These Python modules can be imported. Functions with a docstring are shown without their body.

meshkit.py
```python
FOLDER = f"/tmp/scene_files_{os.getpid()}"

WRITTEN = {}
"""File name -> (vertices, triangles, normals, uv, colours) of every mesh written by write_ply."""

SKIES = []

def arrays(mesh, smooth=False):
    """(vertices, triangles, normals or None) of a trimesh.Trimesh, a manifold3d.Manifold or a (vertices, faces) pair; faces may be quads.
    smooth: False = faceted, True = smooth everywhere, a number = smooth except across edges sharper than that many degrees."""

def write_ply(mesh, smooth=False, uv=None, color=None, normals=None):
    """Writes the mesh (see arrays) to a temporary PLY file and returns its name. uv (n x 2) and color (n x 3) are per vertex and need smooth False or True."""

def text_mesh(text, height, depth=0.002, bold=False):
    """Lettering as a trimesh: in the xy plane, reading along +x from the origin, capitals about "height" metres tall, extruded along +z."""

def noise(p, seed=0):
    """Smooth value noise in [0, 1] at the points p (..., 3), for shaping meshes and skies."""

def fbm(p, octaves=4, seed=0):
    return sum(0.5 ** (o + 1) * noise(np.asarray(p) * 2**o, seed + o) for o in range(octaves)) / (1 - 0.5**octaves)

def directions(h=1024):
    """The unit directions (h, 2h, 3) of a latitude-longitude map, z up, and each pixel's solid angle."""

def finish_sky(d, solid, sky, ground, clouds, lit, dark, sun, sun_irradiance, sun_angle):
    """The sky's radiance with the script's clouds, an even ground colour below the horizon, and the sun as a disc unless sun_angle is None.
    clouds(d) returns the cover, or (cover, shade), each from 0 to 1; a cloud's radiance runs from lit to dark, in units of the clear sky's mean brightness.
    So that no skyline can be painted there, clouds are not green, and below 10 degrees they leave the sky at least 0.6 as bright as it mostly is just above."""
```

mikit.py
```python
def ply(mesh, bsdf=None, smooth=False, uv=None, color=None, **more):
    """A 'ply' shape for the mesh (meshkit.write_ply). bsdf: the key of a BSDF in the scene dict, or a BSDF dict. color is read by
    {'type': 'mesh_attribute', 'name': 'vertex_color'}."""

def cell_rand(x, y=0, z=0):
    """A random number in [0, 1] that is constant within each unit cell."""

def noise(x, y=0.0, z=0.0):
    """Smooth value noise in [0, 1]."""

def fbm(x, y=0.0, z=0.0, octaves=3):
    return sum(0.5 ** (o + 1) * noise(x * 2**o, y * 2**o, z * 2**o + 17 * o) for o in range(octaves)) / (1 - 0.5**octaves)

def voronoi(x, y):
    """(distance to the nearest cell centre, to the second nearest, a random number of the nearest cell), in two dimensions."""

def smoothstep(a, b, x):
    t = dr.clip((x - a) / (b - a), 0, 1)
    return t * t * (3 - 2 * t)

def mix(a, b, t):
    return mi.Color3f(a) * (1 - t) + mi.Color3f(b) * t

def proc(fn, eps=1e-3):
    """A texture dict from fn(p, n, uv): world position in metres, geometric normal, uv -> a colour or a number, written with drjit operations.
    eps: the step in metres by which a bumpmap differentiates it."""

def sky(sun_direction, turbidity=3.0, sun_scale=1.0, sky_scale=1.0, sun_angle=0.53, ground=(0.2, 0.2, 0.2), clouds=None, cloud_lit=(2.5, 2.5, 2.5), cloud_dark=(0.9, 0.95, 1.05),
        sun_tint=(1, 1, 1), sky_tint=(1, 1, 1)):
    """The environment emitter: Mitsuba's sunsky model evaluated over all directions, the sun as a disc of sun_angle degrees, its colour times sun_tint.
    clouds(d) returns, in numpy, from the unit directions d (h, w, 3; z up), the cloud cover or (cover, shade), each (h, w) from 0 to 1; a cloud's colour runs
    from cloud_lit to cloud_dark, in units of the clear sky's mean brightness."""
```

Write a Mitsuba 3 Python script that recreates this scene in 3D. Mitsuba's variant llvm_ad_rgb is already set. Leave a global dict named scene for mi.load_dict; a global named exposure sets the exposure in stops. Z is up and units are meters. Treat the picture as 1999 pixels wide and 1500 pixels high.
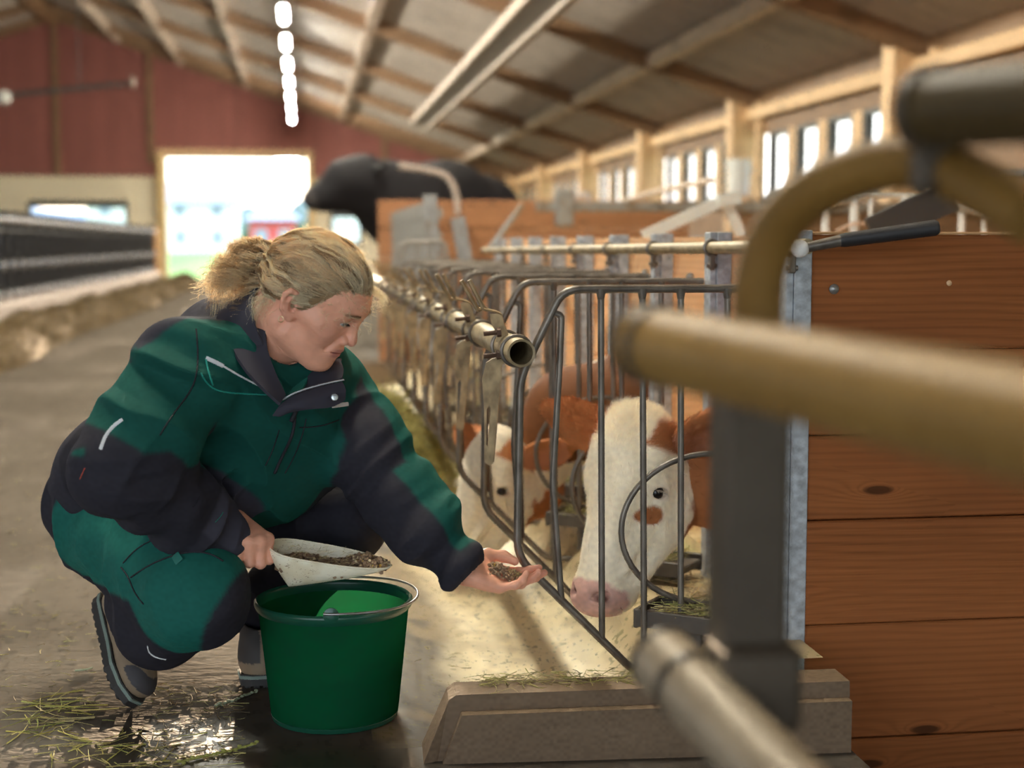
import math, random
import numpy as np, trimesh, mitsuba as mi, drjit as dr, manifold3d
from shapely.geometry import Polygon, box as sbox
import mikit, meshkit
from mikit import noise, fbm, voronoi, smoothstep, mix, cell_rand

T = mi.ScalarTransform4f
scene, labels = {}, {}
RNG = np.random.default_rng(7)

# ---------------------------------------------------------------- camera
FPX = 2862.0                                   # focal length in pixels of the 1999 x 1500 frame
CAM = np.array([0.0, 0.0, 0.94])
PITCH = math.atan2(275.0, FPX)                 # looking slightly down
YAW = math.atan2(410.0 * math.cos(PITCH), FPX) # and to the right of the barn's axis (+y)
FWD = np.array([math.sin(YAW) * math.cos(PITCH), math.cos(YAW) * math.cos(PITCH), -math.sin(PITCH)])
RIGHT = np.array([math.cos(YAW), -math.sin(YAW), 0.0])
UP = np.cross(RIGHT, FWD)
scene['camera'] = {'type': 'thinlens', 'fov': 2 * math.degrees(math.atan(999.5 / FPX)), 'fov_axis': 'x', 'aperture_radius': 0.0105,
                   'focus_distance': 2.87, 'near_clip': 0.05, 'far_clip': 2000.0,
                   'to_world': T().look_at(origin=CAM.tolist(), target=(CAM + FWD).tolist(), up=[0, 0, 1])}

def ray(px, py):
    return FWD * FPX + RIGHT * (px - 999.5) - UP * (py - 750.0)
def at(px, py, y):
    """The point at depth y (metres along the barn) that stands at this place of the photograph."""
    d = ray(px, py); return CAM + d * (y / d[1])
def ground(px, py, z=0.0):
    d = ray(px, py); return CAM + d * ((z - CAM[2]) / d[2])

# ---------------------------------------------------------------- sky, sun, exposure
exposure = 1.9
SUN = ray(560, 317); SUN /= np.linalg.norm(SUN)
def cloud_cover(d):
    n = meshkit.fbm(d * np.array([3.0, 3.0, 7.0]) + 5.0, 4, 3)
    return 0.80 + 0.2 * n, np.clip((n - 0.35) * 1.2, 0, 1)
SKY = dict(turbidity=3.0, sun_scale=26.0, sky_scale=26.0, sun_tint=(0.34, 0.66, 5.5), sky_tint=(0.8, 1.0, 1.45), ground=(0.16, 0.22, 0.10))
scene['sky'] = mikit.sky(SUN.tolist(), clouds=cloud_cover, cloud_lit=(1.25, 1.4, 1.6), cloud_dark=(0.85, 1.0, 1.22), sun_angle=0.6, **SKY)

# ---------------------------------------------------------------- helpers
def key_of(name):
    if name not in labels and name not in scene and not any(k.startswith(name + '__') for k in scene): return name
    i = 1
    while True:
        k = f'{name}_{i:03d}'
        if k not in labels and k not in scene and not any(q.startswith(k + '__') for q in scene): return k
        i += 1
def thing(name, label, cat, group=None, kind=None):
    k = key_of(name); labels[k] = {}
    if label: labels[k]['label'] = label
    if cat: labels[k]['category'] = cat
    if group: labels[k]['group'] = group
    if kind: labels[k]['kind'] = kind
    return k
def struct(name, label=None):
    k = key_of(name); labels[k] = {'kind': 'structure'}
    if label: labels[k]['label'] = label
    return k
def obj(name, mesh, bsdf, parent=None, label=None, smooth=False, kind=None, **kw):
    k = key_of(parent + '__' + name) if parent else name
    scene[k] = mesh if isinstance(mesh, dict) else mikit.ply(mesh, bsdf, smooth=smooth, **kw)
    if label or kind:
        labels.setdefault(k, {})
        if label: labels[k]['label'] = label
        if kind: labels[k]['kind'] = kind
    return k
def shape(mesh, bsdf, smooth=False, **kw):
    return mikit.ply(mesh, bsdf, smooth=smooth, **kw)
def placed(d, m):
    return {**d, 'to_world': m}

def unit(v):
    v = np.asarray(v, float); return v / max(np.linalg.norm(v), 1e-12)
def cat(*ms):
    ms = [m if isinstance(m, trimesh.Trimesh) else trimesh.Trimesh(*m, process=False) for m in ms]
    return trimesh.util.concatenate(ms)
def tm(v, f): return trimesh.Trimesh(np.asarray(v, float), np.asarray(f, int), process=False)
def frames(path, closed=False, up=None):
    """Parallel-transported frames along a path."""
    path = np.asarray(path, float); n = len(path)
    tan = np.zeros_like(path)
    for i in range(n):
        a = path[i - 1] if (i > 0 or closed) else path[i]
        b = path[(i + 1) % n] if (i < n - 1 or closed) else path[i]
        tan[i] = unit(b - a)
    u = np.array(up if up is not None else ([0, 0, 1] if abs(tan[0][2]) < 0.9 else [1, 0, 0]), float)
    us = []
    for i in range(n):
        u = unit(u - tan[i] * (u @ tan[i])); us.append(u.copy())
    us = np.array(us); return tan, us, np.cross(tan, us)
def tube(path, r, n=10, closed=False, caps=True, ry=None, up=None):
    """Swept tube; r a number or one per point; ry: the second half-axis (along the frame's binormal)."""
    path = np.asarray(path, float); m = len(path)
    r = np.broadcast_to(np.asarray(r, float), m); q = r if ry is None else np.broadcast_to(np.asarray(ry, float), m)
    _, us, bs = frames(path, closed, up)
    a = np.arange(n) * 2 * np.pi / n
    v = path[:, None] + us[:, None] * (np.cos(a)[None, :, None] * r[:, None, None]) + bs[:, None] * (np.sin(a)[None, :, None] * q[:, None, None])
    v = v.reshape(-1, 3); f = []
    i = np.arange(n); j = (i + 1) % n
    for k in range(m if closed else m - 1):
        o, p = k * n, ((k + 1) % m) * n
        f.append(np.stack([o + i, o + j, p + j], 1)); f.append(np.stack([o + i, p + j, p + i], 1))
    if caps and not closed:
        v = np.vstack([v, path[0], path[-1]]); c0, c1 = m * n, m * n + 1
        f.append(np.stack([j, i, i * 0 + c0], 1)); f.append(np.stack([(m - 1) * n + i, (m - 1) * n + j, i * 0 + c1], 1))
    f = np.vstack(f)
    return tm(v, f)
def round_path(pts, rad, seg=5):
    """A polyline with its corners rounded."""
    pts = [np.asarray(p, float) for p in pts]; out = [pts[0]]
    for k in range(1, len(pts) - 1):
        a, b, c = pts[k - 1], pts[k], pts[k + 1]
        d0, d1 = unit(a - b), unit(c - b)
        l = min(rad, 0.45 * np.linalg.norm(a - b), 0.45 * np.linalg.norm(c - b))
        p0, p1 = b + d0 * l, b + d1 * l
        for t in np.linspace(0, 1, seg):
            out.append((1 - t) ** 2 * p0 + 2 * t * (1 - t) * b + t * t * p1)
    out.append(pts[-1]); return np.array(out)
def spline(pts, n=40, closed=False):
    from scipy.interpolate import CubicSpline
    pts = np.asarray(pts, float)
    if closed: pts = np.vstack([pts, pts[:1]])
    d = np.r_[0, np.cumsum(np.linalg.norm(np.diff(pts, axis=0), axis=1) ** 0.5 + 1e-9)]
    cs = CubicSpline(d, pts, bc_type='periodic' if closed else 'natural')
    return cs(np.linspace(0, d[-1], n, endpoint=not closed))
def bx(x0, x1, y0, y1, z0, z1, c=0.0):
    """Axis-aligned box with chamfered edges."""
    x0, x1 = min(x0, x1), max(x0, x1); y0, y1 = min(y0, y1), max(y0, y1); z0, z1 = min(z0, z1), max(z0, z1)
    if c <= 0:
        return trimesh.creation.box(bounds=[[x0, y0, z0], [x1, y1, z1]])
    c = min(c, 0.45 * min(x1 - x0, y1 - y0, z1 - z0)); P = []
    for x, sx in ((x0, 1), (x1, -1)):
        for y, sy in ((y0, 1), (y1, -1)):
            for z, sz in ((z0, 1), (z1, -1)):
                P += [[x + sx * c, y + sy * c, z], [x + sx * c, y, z + sz * c], [x, y + sy * c, z + sz * c]]
    return trimesh.convex.convex_hull(np.array(P))
def beam(a, b, w, h, up=(0, 0, 1), c=0.0):
    """Box from a to b, w wide and h deep (along up)."""
    a, b = np.asarray(a, float), np.asarray(b, float)
    t = unit(b - a); s = unit(np.cross(t, up)); u = np.cross(s, t); L = np.linalg.norm(b - a)
    m = bx(0, L, -w / 2, w / 2, -h / 2, h / 2, c)
    M = np.eye(4); M[:3, 0], M[:3, 1], M[:3, 2], M[:3, 3] = t, -s, u, a
    m = m.copy(); m.apply_transform(M)
    if np.linalg.det(M[:3, :3]) < 0: m.invert()
    return m
def lathe(profile, n=48, axis=None, loc=(0, 0, 0)):
    """Revolved profile [(r, z)...] about z (closed where r = 0)."""
    pr = np.asarray(profile, float); m = len(pr); a = np.arange(n) * 2 * np.pi / n
    v = np.stack([pr[:, None, 0] * np.cos(a), pr[:, None, 0] * np.sin(a), np.broadcast_to(pr[:, None, 1], (m, n))], -1).reshape(-1, 3)
    i = np.arange(n); j = (i + 1) % n; f = []
    for k in range(m - 1):
        o, p = k * n, (k + 1) * n
        f.append(np.stack([o + i, o + j, p + j], 1)); f.append(np.stack([o + i, p + j, p + i], 1))
    M = tm(v, np.vstack(f))
    if axis is not None:
        z = unit(axis); x = unit(np.cross([0, 1, 0] if abs(z[1]) < 0.9 else [1, 0, 0], z)); R = np.eye(4)
        R[:3, 0], R[:3, 1], R[:3, 2] = x, np.cross(z, x), z; M.apply_transform(R)
    M.apply_translation(loc); return M
def ico(c, r, sub=2, scale=(1, 1, 1)):
    s = trimesh.creation.icosphere(sub, 1.0); s.apply_scale(np.asarray(scale, float) * r); s.apply_translation(c); return s
def extrude_xz(poly, y0, y1):
    """A shapely polygon in (x, z), extruded from y0 to y1."""
    m = trimesh.util.concatenate([trimesh.creation.extrude_polygon(g, abs(y1 - y0), engine='earcut') for g in getattr(poly, 'geoms', [poly])])
    v = m.vertices; w = np.stack([v[:, 0], max(y0, y1) - v[:, 2], v[:, 1]], 1)
    return tm(w, m.faces)
def extrude_yz(poly, x0, x1):
    m = trimesh.creation.extrude_polygon(poly, abs(x1 - x0), engine='earcut')
    v = m.vertices; w = np.stack([min(x0, x1) + v[:, 2], v[:, 0], v[:, 1]], 1)
    return tm(w, m.faces)
def rotz(a, loc=(0, 0, 0)):
    c, s = math.cos(a), math.sin(a); M = np.eye(4); M[:2, :2] = [[c, -s], [s, c]]; M[:3, 3] = loc; return M
def basis(x, y, z, o):
    M = np.eye(4); M[:3, 0], M[:3, 1], M[:3, 2], M[:3, 3] = x, y, z, o; return M

# ---- implicit surfaces, polygonised by block-sparse surface nets
class Field:
    def __init__(self): self.ops = []; self.warp = None
    def add(self, kind, fn, lo, hi, k): self.ops.append((kind, fn, np.asarray(lo, float), np.asarray(hi, float), k)); return self
    def cone(self, a, b, ra, rb=None, k=0.02, kind='u'):
        a, b = np.asarray(a, float), np.asarray(b, float); rb = ra if rb is None else rb
        ab = b - a; L2 = max(ab @ ab, 1e-12); R = max(ra, rb)
        def f(p):
            q = p - a; t = np.clip(q @ ab / L2, 0, 1)
            q = q - t[:, None] * ab
            return np.sqrt(np.einsum('ij,ij->i', q, q)) - (ra + (rb - ra) * t)
        return self.add(kind, f, np.minimum(a, b) - R, np.maximum(a, b) + R, k)
    def chain(self, pts, rs, k=0.02, kind='u'):
        for i in range(len(pts) - 1): self.cone(pts[i], pts[i + 1], rs[i], rs[i + 1], k, kind)
        return self
    def ell(self, c, r, R=None, k=0.02, kind='u'):
        c, r = np.asarray(c, float), np.asarray(r, float); R = np.eye(3) if R is None else np.asarray(R, float)  # columns = local axes
        def f(p):
            q = (p - c) @ R
            k0 = np.sqrt(((q / r) ** 2).sum(1)); k1 = np.sqrt(((q / r ** 2) ** 2).sum(1)) + 1e-9
            return k0 * (k0 - 1) / k1
        m = np.abs(R) @ r
        return self.add(kind, f, c - m, c + m, k)
    def plane(self, o, n, k=0.004, kind='s', reach=0.5):
        """Removes (kind 's') the half space in front of the plane."""
        o, n = np.asarray(o, float), unit(n)
        return self.add(kind, lambda p: -((p - o) @ n), o - 9, o + 9, k)
    def fn(self, f, lo, hi, k=0.01, kind='u'): return self.add(kind, f, lo, hi, k)
    def __call__(self, p):
        lo, hi = p.min(0), p.max(0); d = np.full(len(p), 1e3); kmax = max(o[4] for o in self.ops) + 0.03
        for kind, fn, l, h, k in self.ops:
            gap = np.linalg.norm(np.maximum(np.maximum(l - hi, lo - h), 0))
            if kind != 'd' and gap > kmax: continue
            e = fn(p)
            if kind != 'd':   # never nearer than its bounding box
                o = np.maximum(np.maximum(l - p, p - h), 0); o = np.sqrt(np.einsum('ij,ij->i', o, o)); e = np.where(o > 0, np.maximum(e, o), e)
            if kind == 'u':
                if k > 0:
                    w = np.maximum(k - np.abs(d - e), 0) / k; d = np.minimum(d, e) - w * w * k * 0.25
                else: d = np.minimum(d, e)
            elif kind == 's':
                e = -e
                if k > 0:
                    w = np.maximum(k - np.abs(d - e), 0) / k; d = np.maximum(d, e) + w * w * k * 0.25
                else: d = np.maximum(d, e)
            elif kind == 'd':   # displacement
                d = d - e
        return d
def polygonise(f, lo, hi, h, slack=1.7):
    lo, hi = np.asarray(lo, float), np.asarray(hi, float); B = 8
    nb = np.maximum(np.ceil((hi - lo) / (h * B)).astype(int), 1)
    I = np.stack(np.meshgrid(*[np.arange(n) for n in nb], indexing='ij'), -1).reshape(-1, 3)
    # two-level: coarse super blocks first
    act = []
    S = 4; ns = -(-nb // S)
    J = np.stack(np.meshgrid(*[np.arange(n) for n in ns], indexing='ij'), -1).reshape(-1, 3)
    for j in J:
        c = lo + (j + 0.5) * S * B * h
        half = S * B * h * 0.5
        sub = np.stack(np.meshgrid(*[np.arange(j[a] * S, min((j[a] + 1) * S, nb[a])) for a in range(3)], indexing='ij'), -1).reshape(-1, 3)
        if not len(sub): continue
        pc = lo + (sub + 0.5) * B * h
        v = f(pc)
        act.append(sub[np.abs(v) < B * h * 0.8661 * slack + h])
    act = np.vstack(act)
    o9 = np.stack(np.meshgrid(*[np.arange(9)] * 3, indexing='ij'), -1).reshape(-1, 3)
    N = nb * B + 2
    def gid(c): return (c[..., 0] * N[1] + c[..., 1]) * N[2] + c[..., 2]
    ids, pos, edges = [], [], []
    key = (act // 2) @ np.array([1000003, 1009, 1]); order = np.argsort(key, kind='stable'); act = act[order]
    starts = np.r_[0, np.nonzero(np.diff(key[order]))[0] + 1, len(act)]
    groups = [act[a:b] for a, b in zip(starts[:-1], starts[1:])]
    cor = np.array([[a, b, c] for a in (0, 1) for b in (0, 1) for c in (0, 1)])
    E = [(a, b) for a in range(8) for b in range(a + 1, 8) if np.abs(cor[a] - cor[b]).sum() == 1]
    for g in groups:
        P = (g[:, None] * B + o9[None]).reshape(-1, 3)
        V = f(lo + P * h).reshape(-1, 9, 9, 9)
        V = np.where(V == 0, 1e-9, V)
        C = np.stack([V[:, a:a + 8, b:b + 8, c:c + 8] for a, b, c in cor], -1)
        hit = (C.min(-1) < 0) & (C.max(-1) > 0)
        w = np.argwhere(hit)
        if not len(w): continue
        vals = C[hit]; num = np.zeros((len(w), 3)); cnt = np.zeros(len(w))
        for a, b in E:
            s = (vals[:, a] < 0) != (vals[:, b] < 0)
            t = np.where(s, vals[:, a] / np.where(s, vals[:, a] - vals[:, b], 1), 0)
            num += np.where(s[:, None], cor[a] + t[:, None] * (cor[b] - cor[a]), 0); cnt += s
        cell = g[w[:, 0]] * B + w[:, 1:]
        ids.append(gid(cell)); pos.append(lo + (cell + num / cnt[:, None]) * h)
        for ax in range(3):
            sl0 = [slice(0, 8)] * 3; sl1 = [slice(0, 8)] * 3; sl1[ax] = slice(1, 9)
            a, b = V[(slice(None), *sl0)], V[(slice(None), *sl1)]
            s = np.argwhere((a < 0) != (b < 0))
            if len(s):
                inside = a[tuple(s.T)] < 0
                edges.append(np.c_[g[s[:, 0]] * B + s[:, 1:], np.full(len(s), ax), inside])
    ids, pos = np.concatenate(ids), np.vstack(pos)
    o = np.argsort(ids); ids, pos = ids[o], pos[o]
    e = np.vstack(edges); F = []
    for ax in range(3):
        q = e[e[:, 3] == ax]; c, ins = q[:, :3], q[:, 4].astype(bool)
        u, v = (ax + 1) % 3, (ax + 2) % 3
        du, dv = np.eye(3, dtype=int)[u], np.eye(3, dtype=int)[v]
        quad = np.stack([gid(c - du - dv), gid(c - dv), gid(c), gid(c - du)], 1)
        k = np.searchsorted(ids, quad); k = np.minimum(k, len(ids) - 1)
        ok = (ids[k] == quad).all(1); k, ins2 = k[ok], ins[ok]
        k[~ins2] = k[~ins2][:, ::-1]
        F.append(np.vstack([k[:, [0, 1, 2]], k[:, [0, 2, 3]]]))
    return tm(pos, np.vstack(F))
def relax(m, it=4, lam=0.5, mu=-0.53):
    """Taubin smoothing."""
    f = m.faces; e = np.unique(np.sort(np.vstack([f[:, [0, 1]], f[:, [1, 2]], f[:, [2, 0]]]), axis=1), axis=0); v = np.array(m.vertices); n = len(v)
    i, j = np.r_[e[:, 0], e[:, 1]], np.r_[e[:, 1], e[:, 0]]; c = np.maximum(np.bincount(i, minlength=n), 1)[:, None]
    for k in range(it * 2):
        d = np.stack([np.bincount(i, v[j, a], minlength=n) for a in range(3)], 1) / c - v
        v = v + (lam if k % 2 == 0 else mu) * d
    m.vertices = v; return m

def strands(P, r, color=None, taper=True, sides=3):
    """Many thin curved strands as one mesh: P (n, m, 3) paths, r radius (number or per strand); returns (mesh, vertex colours)."""
    P = np.asarray(P, float); n, m, _ = P.shape
    t = np.gradient(P, axis=1); t /= np.linalg.norm(t, axis=2, keepdims=True) + 1e-12
    ref = np.where(np.abs(t[:, :1, 2:3]) < 0.9, [0, 0, 1.0], [1.0, 0, 0]); u = np.cross(t, ref); u /= np.linalg.norm(u, axis=2, keepdims=True) + 1e-12
    b = np.cross(t, u); R = np.broadcast_to(np.asarray(r, float).reshape(-1, 1), (n, m)).copy()
    if taper: R = R * np.linspace(1.0, 0.35, m)[None] 
    a = np.arange(sides) * 2 * np.pi / sides
    V = P[:, :, None] + (u[:, :, None] * np.cos(a)[None, None, :, None] + b[:, :, None] * np.sin(a)[None, None, :, None]) * R[:, :, None, None]
    base = (np.arange(n) * m * sides)[:, None, None]; k = (np.arange(m - 1) * sides)[None, :, None]; i = np.arange(sides)[None, None]; j = (i + 1) % sides
    A, B_, C_, D = base + k + i, base + k + j, base + k + sides + j, base + k + sides + i
    F = np.concatenate([np.stack([A, B_, C_], -1).reshape(-1, 3), np.stack([A, C_, D], -1).reshape(-1, 3)])
    col = None
    if color is not None:
        color = np.asarray(color, float)
        col = np.broadcast_to(color[:, None, None] if color.ndim == 2 else color[:, :, None], (n, m, sides, 3)).reshape(-1, 3)
    return tm(V.reshape(-1, 3), F), col
def hay(centers, length=0.07, r=0.0008, flat=0.25, seed=0, pal=((0.42, 0.36, 0.14), (0.30, 0.30, 0.10), (0.20, 0.16, 0.07), (0.52, 0.45, 0.22)), m=4):
    """Dry stalks lying about at the given points."""
    g = np.random.default_rng(seed); C = np.asarray(centers, float); n = len(C)
    a = g.uniform(0, 2 * np.pi, n); el = g.normal(0, flat, n); L = length * g.uniform(0.4, 1.3, n)
    d = np.stack([np.cos(a) * np.cos(el), np.sin(a) * np.cos(el), np.sin(el)], -1); s = np.linspace(-0.5, 0.5, m)
    bend = g.normal(0, 0.22, (n, 3)) * [1, 1, flat]
    P = C[:, None] + d[:, None] * (L[:, None] * s)[:, :, None] + bend[:, None] * (L[:, None] * (s ** 2))[:, :, None]
    col = np.array(pal)[g.integers(0, len(pal), n)] * g.uniform(0.7, 1.25, (n, 1))
    return strands(P, r * g.uniform(0.6, 1.5, n), col)

# ---------------------------------------------------------------- materials
def rgb(*c): return {'type': 'rgb', 'value': list(c)}
def mat(name, color, rough=0.5, metal=0.0, spec=0.5, bump=None, two=True, **kw):
    col = mikit.proc(color) if callable(color) else (color if isinstance(color, dict) else rgb(*color))
    d = {'type': 'principled', 'base_color': col, 'roughness': mikit.proc(rough) if callable(rough) else rough, 'metallic': metal, 'specular': spec, **kw}
    if bump: d = {'type': 'bumpmap', 'arbitrary': mikit.proc(bump[0], eps=bump[2] if len(bump) > 2 else 1e-3), 'scale': bump[1], 'bsdf': d}
    scene[name] = {'type': 'twosided', 'bsdf': d} if two else d
    return name
VC = {'type': 'mesh_attribute', 'name': 'vertex_color'}

def plank_wood(light, dark, along, across, third, seed=0.0, ring=55.0):
    """Sawn softwood: growth-ring lines along one axis, knots, weathered patches."""
    def f(p, n, uv):
        c = [p.x, p.y, p.z]; a, b, t = c[along], c[across], c[third]
        wob = fbm(a * 1.3 + seed, b * 5.0 + seed, t * 3.0) * 0.16
        kx, kz = a * 2.1 + seed, b * 7.0 + t * 5.3
        d1, d2, w = voronoi(kx, kz)
        has = w > 0.55
        knot = dr.select(has, 1 - smoothstep(0.045, 0.085, d1), 0.0)
        b2 = b + wob * 0.42 + dr.select(has, 0.012 / (0.12 + d1 * d1 * 16.0), 0.0)
        g = 0.5 + 0.5 * dr.sin(b2 * ring * 6.2832 + 4.0 * noise(a * 0.7, b * 9.0, t + seed))
        fine = noise(a * 9.0, b * 420.0, t * 80.0)
        v = dr.clip(0.30 * g * g * (0.4 + noise(a * 1.1, b * 14.0, t + seed)) + 0.32 * fine + 0.75 * fbm(a * 1.3, b * 9.0, t * 2.0 + seed) - 0.22, 0, 1)
        col = mix(light, dark, v)
        stain = smoothstep(0.55, 0.8, fbm(a * 2.3 + 7, b * 3.7, t * 2.0 + seed))
        col = col * (1 - 0.28 * stain)
        return mix(col, [x * 0.35 for x in dark], dr.clip(knot, 0, 1) * 0.9)
    return f
mat('m_board', plank_wood((0.345, 0.118, 0.036), (0.165, 0.052, 0.016), 0, 2, 1, 1.0, 62.0), 0.68, spec=0.15, bump=(lambda p, n, uv: noise(p.x * 8, p.y * 40, p.z * 400), 0.0006))
mat('m_board_lit', plank_wood((0.92, 0.62, 0.36), (0.70, 0.43, 0.22), 0, 2, 1, 3.0, 50.0), 0.62)  # paler copy of the board wood, the strong light is in its colour
mat('m_board_edge_lit', plank_wood((0.60, 0.36, 0.16), (0.42, 0.22, 0.09), 0, 1, 2, 3.0, 60.0), 0.6)
mat('m_ceiling', plank_wood((0.44, 0.375, 0.32), (0.28, 0.23, 0.195), 0, 1, 2, 5.0, 8.3), 0.7)
mat('m_rafter', plank_wood((0.27, 0.155, 0.08), (0.165, 0.09, 0.045), 0, 2, 1, 8.0, 20.0), 0.6)
mat('m_purlin', plank_wood((0.62, 0.50, 0.40), (0.46, 0.35, 0.27), 1, 2, 0, 9.0, 20.0), 0.6)
mat('m_beam', plank_wood((0.74, 0.50, 0.28), (0.54, 0.34, 0.17), 1, 2, 0, 4.0, 20.0), 0.6)
mat('m_post_wood', plank_wood((0.74, 0.50, 0.28), (0.52, 0.32, 0.16), 2, 0, 1, 6.0, 20.0), 0.6)
mat('m_cladding', lambda p, n, uv: mix((0.31, 0.105, 0.085), (0.22, 0.074, 0.060), 0.6 * fbm(p.x * 1.3, p.y, p.z * 0.7) + 0.4 * cell_rand(p.x / 0.16, 3)), 0.75)
mat('m_plaster', lambda p, n, uv: mix((0.90, 0.79, 0.58), (0.78, 0.67, 0.48), fbm(p.x * 0.9, p.y * 0.9, p.z * 1.7)), 0.8)
mat('m_dark', (0.03, 0.03, 0.03), 0.5)
def floor_color(p, n, uv):
    a = fbm(p.x * 3, p.y * 3, 0.0, 4); b = fbm(p.x * 22, p.y * 7, 1.0)
    c = mix((0.122, 0.105, 0.086), (0.067, 0.056, 0.045), dr.clip(a * 1.2 - 0.1 + 0.5 * (b - 0.5), 0, 1))
    c = c * (1 - 0.25 * smoothstep(0.6, 0.8, fbm(p.x * 60, p.y * 25, 2.0)))
    specks = smoothstep(0.78, 0.84, noise(p.x * 130, p.y * 110, 4.0))
    c = mix(c, (0.10, 0.075, 0.045), 0.55 * specks)
    return c * (1 - 0.5 * wetness(p))
def wetness(p):
    near = 1 - smoothstep(2.75, 3.12, p.y + 0.25 * fbm(p.x * 4, p.y * 4, 9.0) + 0.25 * dr.abs(p.x + 0.25))
    return dr.clip(near * smoothstep(0.25, 0.45, fbm(p.x * 5 + 3, p.y * 5, 3.0) + 0.15) + 0.6 * smoothstep(0.62, 0.75, fbm(p.x * 2.5, p.y * 0.8, 6.0)), 0, 1)
FLOOR_BUMP = lambda p, n, uv: (0.7 * fbm(p.x * 14, p.y * 60, 0.0) + 0.5 * fbm(p.x * 90, p.y * 120, 3.0)) * (1 - 0.75 * wetness(p))
scene['m_floor'] = {'type': 'twosided', 'bsdf': {'type': 'bumpmap', 'arbitrary': mikit.proc(FLOOR_BUMP, eps=0.002), 'scale': 0.0025, 'bsdf': {
    'type': 'blendbsdf', 'weight': mikit.proc(lambda p, n, uv: 0.12 + 0.88 * wetness(p)), 'bsdf_0': {'type': 'diffuse', 'reflectance': mikit.proc(floor_color)},
    'bsdf_1': {'type': 'principled', 'base_color': mikit.proc(floor_color), 'roughness': mikit.proc(lambda p, n, uv: 0.60 - 0.42 * wetness(p) + 0.1 * fbm(p.x * 30, p.y * 30, 0.0)), 'specular': 0.3}}}}
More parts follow.
